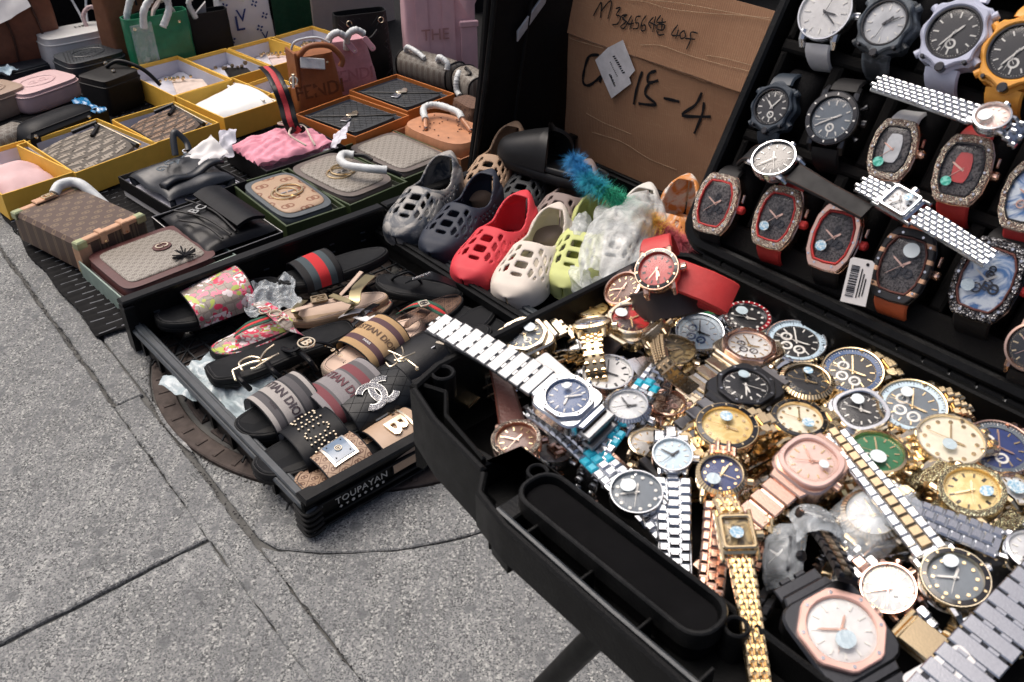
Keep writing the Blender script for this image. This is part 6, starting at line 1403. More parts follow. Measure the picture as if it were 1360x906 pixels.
for k, bi in ((0, 1), (1, 2)):
    t0, M, W_, D_ = Y[bi]
    t = thing('clutch_bag', ('grey brown clutch woven with block letters, with a gold edge, in its yellow box', 'dark brown clutch woven with block letters, with a gold edge, in its yellow box')[k], 'clutch bag', M @ T(Vector((W_ * .50, D_ * .47, .046))) @ Rz(-4) @ Ry(-3), 'letter patterned clutches')
    def fan(u, v): 
        wv = D_ * (.34 + .52 * (1 - u) ** .7 * 1.0) if False else D_ * (.50 + .36 * sin(pi * min(1., .25 + u * .6)))
        return (-W_ * .40 + W_ * .74 * u, (v - .5) * wv, .016 * sin(pi * v) ** .5 * (1 - .4 * u) + .002 * nz(u * 6, v * 6, k) + .018 * u)
    m = MB(); m.slab(fan, .022, 16, 12); mk('clutch_body', m, FFB[k], t, sm=60)
    rows, cols = 7, 7; m = MB()
    for i in range(rows):
        for j in range(cols):
            v_, f_ = text('F', .036, 0, .0018, 1); fl = 1 if (i + j) % 2 else -1; b0 = len(m.v)
            for x, y, z in v_:
                u = (i + .5 + (y * fl) / .036 * 1.25) / rows * .90 + .03; vv = (j + .5 + (x * fl) / .030 * 1.1) / cols * .92 + .04
                p = fan(max(.01, min(.99, u)), max(.02, min(.98, vv))); m.v.append(Vector((p[0], p[1], p[2] + .0009))); m.u.append((0, 0))
            m.f += [tuple(q + b0 for q in ff) for ff in f_]
    mk('woven_letters', m, FFL[k], t, sm=0, kind='stuff')
    for vv in (.27, .52, .77): m = MB(); m.tube([Vector(fan(u / 12, vv)) + Vector((0, 0, .0012)) for u in range(13)], .0011, 4); mk('woven_line', m, FFL[k], t)
    a_, b_ = Vector(fan(.98, 1.)), Vector(fan(.98, 0.)); m = MB(); m.tube([a_ + Vector((0, .01, .002)), b_ + Vector((.004, -.012, .002))], .0065, 8); mk('black_frame', m, LBLK, t)
    m = MB(); m.tube([a_ + Vector((.008, .01, .004)), b_ + Vector((.012, -.014, .004))], .0028, 8); mk('gold_edge', m, PGOLD, t)
    m = MB(); m.tube([Vector(fan(.62, 1.)) + Vector((0, 0, .008)), a_ + Vector((.006, .012, .008))], .006, 8); m2 = MB(); mk('black_frame', m, LBLK, t); m2.tube([Vector(fan(.70, .62)) + Vector((0, 0, .006)), Vector(fan(.93, .84)) + Vector((0, 0, .008))], .0055, 8); mk('black_frame', m2, LBLK, t)
    for q in range(6): m = MB(); m.at(T(Vector((W_ * .42, -D_ * .30 + q * .011, -.006))) @ Rz(q * 35)); m.ring(rrect(.012, .008, .0035, 4), rrect(.008, .004, .0018, 4), 0, .0022); mk('chain_link', m, GOLD, t)
# blush bag in the first box, white pouch
t0, M, W_, D_ = Y[0]; PKP = basic('pale_pink_cloth', (.62, .42, .42), .75, var=.05, bump=.3, bsc=30)
o = mk('pink_bag', MB().slab(lambda u, v: ((u - .5) * W_ * .8, (v - .5) * D_ * .75, .050 * (sin(pi * u) * sin(pi * v)) ** .5 + .010 * nz(u * 3, v * 4)), .02, 20, 20), PKP, None, sm=80); o.matrix_world = M @ T(Vector((W_ * .5, D_ * .5, .018))); tag(o, 'blush pink soft bag lying in the box at the left border', 'bag')
t0, M, W_, D_ = Y[4]; t = thing('white_pouch', 'bright white fan shaped pouch with a gold edge in a yellow box', 'pouch', M @ T(Vector((W_ * .5, D_ * .5, .040))))
def wf(u, v): wv = D_ * (.80 - .30 * (1 - u)); return (-W_ * .46 + W_ * .86 * u, (v - .5) * wv, .020 * sin(pi * v) ** .5 + .016 * u + .003 * nz(u * 4, v * 5))
WLE = basic('white_leather', (.70, .72, .71), .45, var=.03); m = MB(); m.slab(wf, .02, 18, 14); mk('pouch_body', m, WLE, t, sm=70)
m = MB(); m.tube([Vector(wf(1, 0)) + Vector((.005, -.004, .002)), Vector(wf(1, 1)) + Vector((.005, .004, .002))], .0032, 8); mk('gold_edge', m, PGOLD, t)
m = MB(); m.tube([Vector(wf(.86, .03)) + Vector((0, 0, .003)), Vector(wf(.86, .97)) + Vector((0, 0, .003))], .0035, 8); mk('white_frame', m, WLE, t)
# cards and beads
random.seed(9)
for bi, cm, lb, dz in ((3, basic('cream_pink_card', (.58, .48, .42), .6), 'cream card with a gold chain in the yellow box before the green tote', 0), (5, LBLK, 'black folded wallet with gold beads in a yellow box', 0), (6, basic('pale_pink_card', (.62, .50, .48), .6), 'pale pink card with gold beads in the yellow box behind the tan bag', 0), (7, basic('brown_card', (.22, .10, .05), .6), 'brown card with gold beads in the farthest yellow box', 0)):
    t0, M, W_, D_ = Y[bi]; t = thing('wallet', lb, 'wallet', M @ T(Vector((W_ * .55, D_ * .36, .034))) @ Rz(-12))
    m = MB(); m.prism([(-W_ * .28, -D_ * .22), (W_ * .25, -D_ * .28), (W_ * .30, D_ * .12), (-W_ * .12, D_ * .30)], 0, .007, .002); mk('wallet_body', m, cm, t)
    m = MB(); m.prism([(-W_ * .2, -D_ * .30), (W_ * .02, -D_ * .30), (-W_ * .02, -D_ * .14), (-W_ * .22, -D_ * .16)], .0075, .0095, .0005); mk('flap', m, cm if bi != 5 else STEEL, t)
    beads(t, [(-W_ * .30 + q * .012 + random.gauss(0, .004), D_ * .22 - q * .004 + random.gauss(0, .004), .012 + random.random() * .012) for q in range(8)], .0068, mat=GOLD if bi != 5 else BRONZE)
# orange boxes with quilted envelope purses
QB = basic('blue_black_quilted_leather', (.016, .020, .024), .45, bump=.25, bsc=400)
OG = 'orange boxes'
for k, (a_, b_, c_) in enumerate((((397, 150), (472, 182), (540, 152)), ((465, 119), (541, 148), (603, 124)))):
    t0, M, W_, D_ = box3(a_, b_, c_, .082, .060, ('nearer burnt orange box holding a black envelope purse', 'farther burnt orange box holding a black envelope purse')[k], ORG, basic('blue_grey_lining', (.20, .23, .27), .6), OG)
    t = thing('envelope_purse', ('black envelope purse with a gold heart clasp in the nearer orange box', 'black envelope purse with a gold heart clasp in the farther orange box')[k], 'purse', M @ T(Vector((W_ * .5, D_ * .5, .014))))
    m = lump(W_ * .86, D_ * .80, .042, 7, flat=.9); mk('purse_body', m, QB, t, sm=60)
    for a2, b2 in (((-.42, .36), (-.02, -.02)), ((-.02, -.02), (.42, -.36)), ((-.42, .40), (-.40, -.38))):
        m = MB(); m.tube([(a2[0] * W_, a2[1] * D_, .0432), (b2[0] * W_, b2[1] * D_, .0445)], .0022, 6); mk('flap_edge', m, LBLK, t)
    m = MB(); m.at(T(Vector((-.03 * W_ + .01, 0, .044)))); m.prism([(.019 * (sin(q) ** 3) * 1.1, .016 * (cos(q) * .9 - .35 * cos(2 * q) - .15 * cos(3 * q))) for q in [-2 * pi * i / 24 for i in range(24)]], 0, .006, .0018); mk('heart_clasp', m, PGOLD, t)
    m = MB(); m.at(T(Vector((-.16 * W_, -.04 * D_, .044))) @ Rz(25)); m.prism(rrect(.030, .024, .003, 3), 0, .003, .0008); mk('clasp_plate', m, STEEL, t)
    m = MB()
    for q in range(-6, 7):
        for sg in (1, -1):
            P = [(x * W_, (q * .11 + sg * x) * D_, .0424) for x in [-.40 + .8 * i / 12 for i in range(13)] if abs(q * .11 + sg * x) < .36]
            if len(P) > 1: m.tube(P, .0006, 4)
    mk('quilting', m, basic('quilt_seam', (.004, .004, .005), .6), t, kind='stuff')
# green boxes
CG = [m_rings('beige_ring_canvas_large', (.40, .28, .19), (.20, .09, .05), 15, .5, .035, False), m_rings('grey_beige_ring_canvas', (.29, .27, .235), (.15, .13, .11), 45, .5, .05), m_rings('grey_weave_ring_canvas', (.30, .28, .245), (.16, .14, .12), 45, .5, .05)]
GT_ = basic('blue_grey_leather_trim', (.06, .075, .085), .5, bump=.2); BT_ = basic('grey_brown_trim', (.11, .09, .08), .5, bump=.2)
GR = 'dark green boxes holding ring patterned bags'
for k, (a_, b_, c_) in enumerate((((296, 249), (380, 301), (463, 277)), ((377, 221), (465, 273), (537, 239)), ((450, 196), (537, 238), (608, 209)))):
    t0, M, W_, D_ = box3(a_, b_, c_, .060, .040, ('dark green box next to the black bag, holding the beige ring patterned purse', 'middle dark green box, holding the grey patterned purse with a gold ring clasp', 'dark green box holding the plain grey patterned bag before the tan bag')[k], DGR, basic('green_grey_lining', (.09, .10, .08), .6), GR, th=.005)
    t = thing('shoulder_bag', ('beige ring patterned purse with a round gold emblem', 'grey patterned purse with a round gold emblem and wrapped handle', 'plain grey patterned bag lying flat in its green box')[k], 'bag', M @ T(Vector((W_ * .5, D_ * .5, .010))))
    m = lump(W_ * .88, D_ * .86, .034, 5 if k < 2 else 7, flat=.93); mk('bag_body', m, GT_ if k == 0 else BT_, t, sm=60)
    m = MB(); m.loft([[(x, y, .0352) for x, y in supel(W_ * .37, D_ * .36, 5 if k < 2 else 7, 48)], [(x, y, .0372) for x, y in supel(W_ * .365, D_ * .355, 5, 48)], [(x, y, .0380) for x, y in supel(W_ * .30, D_ * .28, 5, 48)]], True, True); mk('canvas_panel', m, CG[k], t, sm=80)
    m = MB(); m.tube([(x, y, .032) for x, y in supel(W_ * .43, D_ * .42, 5 if k < 2 else 7, 48)], .0018, 6, closed=True); mk('piping', m, GT_ if k == 0 else BT_, t)
    if k < 2:
        for sg in (-1, 1):
            m = MB(); m.at(T(Vector((sg * .008, sg * .003, .0385 + .001 * (sg + 1))))); m.ring(circ(.034, 36), circ(.0285, 36), 0, .0034, .001); mk('gold_ring', m, GOLD, t)
        m = MB(); m.at(T(Vector((0, 0, .0385)))); m.box(-.018, -.002, -.002, .002, 0, .002, .0005); m.box(.002, .018, -.002, .002, 0, .002, .0005); mk('emblem_bar', m, STEEL, t)
# wrapped handle across the green boxes
t = thing('bag_handle', 'curved bag handle wrapped in white foam lying across the two grey patterned bags', 'handle', T(at(490, 212, .09)))
TI = t.matrix_world.inverted(); hp = [(470, 206, .088), (456, 205, .092), (452, 212, .098), (462, 220, .100), (490, 224, .100), (514, 226, .096)]
m = MB(); P = smooth_path([TI @ at(*q) for q in hp], 6); m.tube(P, [.0105 * (1 + .10 * nz(i * .7, 1)) for i in range(len(P))], 12); mk('foam_wrap', m, WRAP, t, sm=80)
for hp2 in ([(470, 206, .088), (484, 207, .086), (494, 213, .078)], [(514, 226, .096), (524, 229, .09), (533, 234, .080)]):
    m = MB(); m.tube(smooth_path([TI @ at(*q) for q in hp2], 6), .0055, 8); mk('handle_end', m, LBLK, t)
# low black box with a letter bag, black box with the buckle bag, pink cloth
def lowbox(a_, b_, c_, z, h, lb, mat, lin=None, wx=None, wy=None): return box3(a_, b_, c_, z, h, lb, mat, lin, None, wx=wx, wy=wy)
t0, M, W_, D_ = lowbox((155, 235), (226, 277), (328, 240), .064, .034, 'black box on a white lid holding the blue black bag with raised letters', BKC)
m = MB(); m.box(.004, W_ - .004, .004, D_ - .004, -.020, -.001, .001); mk('white_lid', m, WHITE, t0)
t = thing('tote_bag', 'blue black leather tote lying in a black box with raised block letters', 'bag', M @ T(Vector((W_ * .5, D_ * .5, .008))))
m = MB(); fn = lambda u, v: ((u - .5) * W_ * .86, (v - .5) * D_ * .78, .030 + .022 * (sin(pi * u) * sin(pi * v)) ** .35 + .006 * nz(u * 3, v * 3) + .008 * sin(v * 9 + u * 2) * sin(pi * v) ** .5); m.slab(fn, .03, 36, 30); mk('bag_body', m, NAVYL, t, sm=60)
m = text_mb('UTG', .040, 0, .0006, None, lambda x, y, z: (lambda a, b: (fn(a, b)[0], fn(a, b)[1], fn(a, b)[2] + .0008))(.40 + x * .4 / .05 * .5, .5 + (y + .0) / .05 * .42)); mk('raised_letters', text_mb('U\nG', .036, .0006, .0005, T(Vector((-.030, .012, .0665))) @ Rz(-62)), basic('blue_grey_letters', (.07, .095, .115), .4), t); mk('raised_letters', text_mb('T\nA', .036, .0006, .0005, T(Vector((.018, .022, .0665))) @ Rz(-62)), basic('blue_grey_letters', (.07, .095, .115), .4), t)
for q in ((.30, .32), (.36, -.05)):
    m = MB(); m.at(T(Vector((W_ * q[0], D_ * q[1], .054))) @ Rx(20)); m.ring(circ(.007, 20), circ(.0045, 20), 0, .002, .0005); mk('eyelet', m, STEEL, t)
m = MB(); m.tube(smooth_path([(W_ * .18, D_ * .34, .05), (W_ * .26, D_ * .44, .085), (W_ * .32, D_ * .46, .095), (W_ * .38, D_ * .38, .07), (W_ * .34, D_ * .30, .055)], 6), .0085, 8, flat=.5); mk('handle', m, NAVYL, t)
m = MB(); m.ribbon([((-W_ * .38 + W_ * .84 * i / 16, -D_ * .24 + D_ * .12 * i / 16, .052 + .006 * sin(i * .6)), (0, 0, 1)) for i in range(17)], .030, .012); mk('side_fold', m, NAVYL, t, sm=80)
o = mk('tissue_sheet', MB().slab(lambda u, v: ((u - .5) * .10, (v - .5) * .07, .035 * u * v + .010 * nz(u * 4, v * 4, 2)), .0006, 16, 16), WHITE, None, sm=80); o.matrix_world = place(272, 208, .085, 20, None, 'x'); tag(o, 'white tissue sheet sticking up behind the letter tote', 'tissue paper')
t0, M, W_, D_ = lowbox((203, 288), (273, 346), (375, 308), .058, .040, 'black box with a thin white rim holding the black buckle bag', BKC, basic('dark_lining', (.02, .02, .022), .6))
m = MB(); m.tube([(0, 0, .0405), (W_, 0, .0405), (W_, D_, .0405), (0, D_, .0405)], .0010, 4, closed=True); mk('white_rim', m, WHITE, t0)
t = thing('handbag', 'black soft leather bag with a silver two letter buckle lying in its box', 'bag', M @ T(Vector((W_ * .52, D_ * .5, .010))))
m = MB(); fn = lambda u, v: ((u - .5) * W_ * .90, (v - .5) * D_ * .86, .030 + .026 * (sin(pi * u) * sin(pi * v)) ** .4 + .006 * nz(u * 2 + 5, v * 7)); m.slab(fn, .03, 30, 30); mk('bag_body', m, LEA, t, sm=60)
m = MB(); m.slab(lambda u, v: (W_ * (.02 + .34 * u), D_ * (.42 - .80 * v), .056 + .008 * sin(pi * u) + .003 * v), .008, 14, 14); mk('flap', m, LEAS, t, sm=60)
for (a2, b2) in (((-.10, .42), (-.02, -.38)), ((-.34, .30), (-.10, -.40)), ((-.40, .10), (-.22, -.42))):
    m = MB(); m.tube(smooth_path([(a2[0] * W_, a2[1] * D_, .056), ((a2[0] + b2[0]) / 2 * W_ + .01, (a2[1] + b2[1]) / 2 * D_, .062), (b2[0] * W_, b2[1] * D_, .054)], 6), .0028, 6); mk('edge_piping', m, LEA, t)
m = text_mb('BC', .034, .0015, .0006, T(Vector((-.14 * W_, .12 * D_, .064))) @ Rz(22)); mk('buckle_letters', m, m_metal('brushed_pewter', (.42, .43, .42), .35), t)
t0, M, W_, D_ = lowbox((293, 194), (354, 228), (462, 196), .066, .050, 'black box holding a pink dust bag', BKC)
DP = basic('pink_brushed_cotton', (.72, .30, .38), .85, var=.06, bump=.4, bsc=60); t = thing('dust_bag', 'pink cotton dust bag with a cream drawcord lying in a black box', 'dust bag', M @ T(Vector((W_ * .46, D_ * .5, .020))))
m = MB(); m.slab(lambda u, v: ((u - .5) * W_ * .95, (v - .5) * D_ * (.80 - .2 * abs(u - .6)), .034 + .016 * (sin(pi * u) * sin(pi * v)) ** .4 + .018 * abs(nz(u * 4, v * 6, 3)) + .006 * nz(u * 12, v * 12)), .02, 44, 40); mk('cloth', m, DP, t, sm=80)
CORD = basic('cream_cord', (.55, .48, .40), .8)
for q in ([(.20, .30, .066), (.10, .20, .074), (.16, .02, .075), (.04, -.16, .072), (.10, -.40, .055)], [(.20, .30, .066), (.18, .10, .076), (.28, -.06, .073), (.22, -.30, .062), (.20, -.42, .05)]):
    m = MB(); m.tube(smooth_path([(x * W_, y * D_, z) for x, y, z in q], 8), .0028, 6); mk('drawcord', m, CORD, t)
for k, (px, py, ang) in enumerate(((305, 196, 60), (455, 186, 10))):
    o = mk('tissue_sheet', MB().slab(lambda u, v: ((u - .5) * .07, (v - .5) * .06, .03 * u + .012 * nz(u * 4, v * 4, 9 + k)), .0006, 14, 14), TISSUE, None, sm=80); o.matrix_world = place(px, py, .082, ang, tiltn(30, 220), 'x'); tag(o, ('lilac white tissue poking out at the left of the pink dust bag', 'white tissue poking out at the right of the pink dust bag')[k], 'tissue paper')
# pale green box with zipped clutch
t0, M, W_, D_ = box3((115, 338), (163, 398), (262, 352), .052, .045, 'pale green box sticking out by the crate, holding the burgundy edged clutch', PGR, basic('green_grey_lining', (.09, .10, .08), .6), None, wx=.26, wy=.215)
BUR = basic('burgundy_leather', (.075, .022, .020), .45, bump=.25, bsc=400)
t = thing('zipped_clutch', 'grey ring patterned clutch with burgundy edges and a round gold emblem', 'clutch bag', M @ T(Vector((.12, .108, .006))))
mk('clutch_body', lump(.215, .205, .050, 8, flat=.93), BUR, t, sm=50)
m = MB(); m.loft([[(x, y, .0512) for x, y in supel(.088, .082, 9, 48)], [(x, y, .0530) for x, y in supel(.086, .080, 9, 48)]], True, True); mk('canvas_panel', m, CG[1], t)
m = MB(); m.tube([(x, y, .026) for x, y in supel(.1080, .1030, 8, 48)], .0022, 6, closed=True); mk('zip', m, basic('dark_zip', (.03, .012, .012), .4), t)
m = MB(); m.at(T(Vector((.030, .012, .0532)))); m.prism(circ(.021, 28, 0, .018), 0, .003, .001); mk('emblem_patch', m, BUR, t)
for sg in (-1, 1): m = MB(); m.at(T(Vector((.030 + sg * .0045, .012, .0564)))); m.prism(cee(0, 0, .0085, (40 if sg < 0 else -140), (320 if sg < 0 else 140), .0016), 0, .0018); mk('emblem_letter', m, PGOLD, t)
m = MB(); m.tube([(-.02, .108, .03), (.02, .116, .034)], .0022, 6); m.ball((-.022, .108, .03), .004, 8); mk('zip_pull', m, GOLD, t)
m = MB(); random.seed(4)
for q in range(26): a_ = random.random() * 6.28; m.tube([(.045, -.060, .056), (.045 + .026 * cos(a_), -.060 + .022 * sin(a_), .056 + random.random() * .012)], .0016, 4)
o = mk('tassel', m, LBLK, t, kind='stuff')
# trunk bag
TRK = m_rings('dark_monogram_canvas', (.085, .055, .042), (.17, .12, .075), 26, .45, .035, False); TRIM = basic('natural_tan_trim', (.52, .30, .18), .5, bump=.2); BRS = basic('verdigris_brass', (.38, .42, .24), .35, me=.6)
a_, b_, c_ = at(27, 276, .098), at(102, 323, .098), at(190, 284, .098)
d_ = (c_ - b_); L2 = (a_ - b_).length; W2 = d_.length; M = frame(Vector((b_.x, b_.y, .016)), d_); TH_ = .080
t = thing('trunk_bag', 'small brown patterned trunk bag with tan straps and brass corners on the mat', 'trunk bag', M)
m = MB(); m.box(0, W2, 0, L2, 0, TH_, .008); mk('trunk_body', m, TRK, t)
m = MB(); m.box(-.001, W2 + .001, -.0015, .016, TH_ - .010, TH_ + .0015, .002); mk('edge_trim', m, TRIM, t); m = MB(); m.box(-.0015, .004, -.002, .024, .004, TH_ - .014, .001); mk('edge_trim', m, TRIM, t)
m = MB(); m.box(-.001, W2 + .001, L2 - .016, L2 + .0015, TH_ - .012, TH_ + .0015, .002); mk('edge_trim', m, TRIM, t)
m = MB(); m.box(.004, .026, -.0025, .001, .018, TH_ - .012, .001); mk('edge_trim', m, TRIM, t)
for x in (0, W2 - .02):
    for y in (-.003, L2 - .017):
        for z in (-.001, TH_ - .018):
            if y > 0 and z < 0: continue
            m = MB(); m.box(x - .003 if x == 0 else x, x + .02 if x == 0 else x + .023, y, y + .02, z, z + .020, .003); mk('brass_corner', m, BRS, t)
for x in (.052, W2 - .060):
    m = MB(); m.box(x, x + .016, -.0055, .019, TH_ - .024, TH_ + .005, .002); m2 = MB(); mk('strap_loop', m, TRIM, t); m2.prism(circ(.004, 12), 0, .002); q = MB(); q.at(T(Vector((x + .008, -.0056, TH_ - .018))) @ Rx(90)); q.prism(circ(.003, 12), 0, .0016); mk('rivet', q, GOLD, t)
m = MB(); m.box(W2 * .30, W2 * .62, L2 - .020, L2 + .004, TH_ + .002, TH_ + .007, .002); mk('buckle_tab', m, TRIM, t); m = MB(); m.at(T(Vector((W2 * .52, L2 - .010, TH_ + .0075)))); m.ring(rrect(.030, .020, .003, 3), rrect(.022, .011, .002, 3), 0, .003, .001); m.box(-.006, .006, -.004, .004, 0, .004, .001); mk('lock', m, GOLD, t)
m = MB(); m.tube(smooth_path([(W2 * .62, L2 - .006, TH_ + .006), (W2 * .75, L2 + .002, TH_ + .016), (W2 * .93, L2 - .002, TH_ + .014), (W2 * 1.0, L2 - .03, TH_ + .006), (W2 * 1.04, L2 - .09, TH_ - .03)], 6), .012, 10); mk('foam_wrap', m, WRAP, t)
# ================================================================ bags standing and lying behind
def upright(px, py, ang, W_, D_, H_, label, mat, top=.92, e=5, name='tote_bag', cat='bag', zb=.012, mid=1., lean=0, open_=True):
    M = place(px, py, zb, ang, None, 'x') @ Rx(lean); t = thing(name, label, cat, M)
    m = MB(); L = []
    for k in range(9):
        s_ = k / 8; kx = 1 + (top - 1) * s_ ** 1.2; ky = (1 - .35 * s_) * (1 + .10 * sin(pi * s_)); r_ = (.96 if k == 0 else 1)
        L.append([(x * r_ + .003 * nz(x * 9, s_ * 3, y * 9), y * r_ * 1 + .005 * nz(x * 12, s_ * 5, 7), s_ * H_) for x, y in supel(W_ / 2 * kx, D_ / 2 * ky, e, 48)])
    if open_: 
        L.append([(x * .97, y * .90, H_) for x, y, z in L[-1]]); L.append([(x * .95, y * .85, H_ * .55) for x, y, z in L[8]])
    m.loft(L); mk('bag_body', m, mat, t, sm=50); return t, M
def handle(t, pts, r, mat, wrap=None, name='handle', n=8):
    m = MB(); P = smooth_path(pts, n * 2 if wrap else n); m.tube(P, [r * (.88 + .20 * nz(i * .8, r * 900) + .10 * nz(i * 2.3, 3) if wrap else 1) for i in range(len(P))], 10); return mk(name, m, mat, t, sm=80)
GRN_L = basic('emerald_green_leather', (.006, .16, .075), .42, bump=.2, bsc=300, coat=.2)
t, M = upright(222, 98, 12, .205, .10, .20, 'emerald green leather tote with white wrapped handles standing behind the yellow boxes', GRN_L, 1.02)
handle(t, [(-.055, -.05, .175), (-.045, -.06, .23), (.0, -.05, .268), (.03, -.05, .262), (.035, -.055, .22), (.00, -.065, .17)], .013, WRAP, 1, 'foam_wrap'); handle(t, [(-.085, .03, .18), (-.05, .03, .25), (.0, .03, .29), (.04, .03, .26)], .013, WRAP, 1, 'foam_wrap')
m = MB(); m.slab(lambda u, v: (-.01 + .09 * u, .0 + .02 * v, .16 + .075 * sin(pi * u) ** .6 + .01 * nz(u * 5, v * 5)), .006, 14, 6); mk('paper_stuffing', m, basic('blush_paper', (.62, .52, .47), .8), t)
for x in (-.085, .06): m = MB(); m.ball((x, -.052, .175), .006, 10); mk('gold_stud', m, GOLD, t)
m = MB(); m.slab(lambda u, v: (-.10 + .07 * u, -.058 - .004 * sin(6 * u), .02 + .17 * v + .006 * nz(u * 4, v * 6)), .001, 12, 16); mk('plastic_film', m, FILM, t)
BLT = basic('black_grained_leather', (.007, .0072, .0078), .5, bump=.4, bsc=500)
t, M = upright(283, 80, 10, .15, .09, .17, 'plain black leather tote between the green and the white patterned totes', BLT, 1.0)
handle(t, [(-.04, -.04, .16), (-.05, -.04, .22), (.03, -.04, .235), (.09, -.05, .215), (.13, -.05, .20)], .010, WRAP, 1, 'foam_wrap'); m = MB(); m.slab(lambda u, v: (-.05 + .06 * u, .0 + .02 * v, .15 + .05 * u * (1 - v)), .005, 8, 6); mk('paper_stuffing', m, WHITE, t); m = MB(); m.ball((-.075, -.045, .15), .007, 10); mk('silver_stud', m, STEEL, t)
WCV = basic('white_coated_canvas', (.66, .67, .69), .45, var=.03); t, M = upright(330, 62, 10, .19, .11, .22, 'white tote with blue letters and flower marks standing behind the yellow boxes', WCV, .94)
BLU = m_stripe('blue_violet_print', [(0, (.02, .05, .22)), (.5, (.03, .12, .30))], 8, 1, .5, 'Object')
for x, z, s_, tx in ((-.035, .10, .072, 'L'), (-.022, .125, .060, 'V'), (-.03, .20, .045, 'V'), (.05, .045, .04, 'V')):
    mk('printed_letter', text_mb(tx, s_, .0004, .0004, T(Vector((x, -.062 + .010 * z / .22, z))) @ Rx(88)), BLU, t)
for x, z in ((.035, .075), (.03, .16), (-.07, .05), (.06, .115), (-.075, .165)):
    m = MB(); m.at(T(Vector((x, -.0605 + .012 * z / .22, z))) @ Rx(88)); 
    for q in range(4): m.at(T(Vector((x, -.0608 + .012 * z / .22, z))) @ Rx(88) @ Rz(q * 90 + 20)); m.prism([(.004 + .0045 * (1 + cos(a_)) , .0035 * sin(a_)) for a_ in [2 * pi * i / 10 for i in range(10)]], 0, .0008)
    mk('printed_flower', m, BLU, t, kind='stuff')
handle(t, [(-.09, -.05, .19), (-.02, -.07, .20), (.04, -.07, .185)], .008, WRAP, 1, 'foam_wrap'); m = MB(); m.slab(lambda u, v: (-.05 + .14 * u, -.02 + .04 * v, .215 + .035 * sin(pi * u)), .008, 10, 6); mk('tan_flap', m, basic('pale_tan_leather', (.52, .33, .20), .5), t)
t, M = upright(485, 100, 8, .185, .10, .21, 'tall black woven leather tote with gold rings behind the pink handbag', basic('black_woven_leather', (.012, .013, .014), .4, bump=.2), .92)
m = MB()
for i in range(-9, 10):
    for sg in (1, -1):
        P = [(x, -.049 + .016 * z / .21, z) for x, z in [(i * .02 + sg * q * .012, q * .012 + .006) for q in range(17)] if abs(x) < .085]
        if len(P) > 2: m.tube(P, .0009, 4)
mk('weave_ridges', m, basic('black_ridge', (.03, .032, .034), .4), t, kind='stuff')
for x in (-.045, .06): m = MB(); m.at(T(Vector((x, -.036, .185))) @ Rx(80)); m.ring(circ(.010, 20), circ(.007, 20), 0, .003, .001); mk('gold_ring', m, PGOLD, t)
handle(t, [(-.045, -.045, .185), (-.03, -.06, .15), (.01, -.065, .14), (.04, -.055, .16)], .005, LBLK)
PNK = basic('dusty_pink_leather', (.62, .40, .44), .6, var=.05, bump=.2, bsc=300); t, M = upright(585, 96, 5, .235, .12, .30, 'large dusty pink tote with broad vertical straps standing at the back', PNK, .99, e=9)
for x in (-.062, .025): m = MB(); m.box(x - .020, x + .020, -.0665, -.0620, .01, .30, .0012); o = mk('vertical_band', m, PNK, t); o.rotation_euler = (radians(-3.2), 0, 0)
m = MB(); m.box(.062, .114, -.074, -.064, .005, .17, .003); mk('side_pocket', m, PNK, t); m = MB(); m.box(.058, .118, -.077, -.064, .165, .185, .003); mk('pocket_rim', m, PNK, t)
mk('lettering', text_mb('THE', .050, .0004, .0004, T(Vector((-.022, -.064, .145))) @ Rx(86)), basic('rosy_print', (.38, .20, .20), .6), t)
m = MB(); m.slab(lambda u, v: (.058 + .058 * u, -.070 - .012 * sin(pi * u), .20 + .09 * v * (1 - abs(2 * u - 1) * .2) + .05 * abs(2 * u - 1) * (1 - v)), .004, 10, 8); mk('folded_flap', m, PNK, t)
t, M = upright(184, 86, 18, .19, .10, .27, 'brown tote with black block lettering standing behind the green tote', basic('brown_suede', (.16, .065, .03), .8, bump=.3), 1., e=9)
mk('lettering', text_mb('THE\nTOTE\nBAG', .060, .0005, .0010, T(Vector((.02, -.058, .165))) @ Rx(88)), INK, t)
t, M = upright(30, 88, 10, .30, .12, .26, 'large brown leather tote slumped at the top left corner', basic('chestnut_leather', (.17, .060, .030), .55, bump=.25, var=.2), .90, lean=6)
for x in (-.10, -.02, .07): m = MB(); m.tube(smooth_path([(x, -.060, .01), (x + .012, -.062, .12), (x - .004, -.050, .25)], 6), .004, 6); mk('seam', m, basic('dark_brown_seam', (.06, .022, .012), .6), t)
o = mk('white_paper', MB().slab(lambda u, v: ((u - .5) * .16, (v - .5) * .10, .01 * nz(u * 3, v * 3)), .002, 6, 6), WHITE, None); o.matrix_world = place(2, 6, .24, 30, tiltn(60, 270), 'x'); tag(o, 'crumpled white paper in the very top left corner', 'paper')
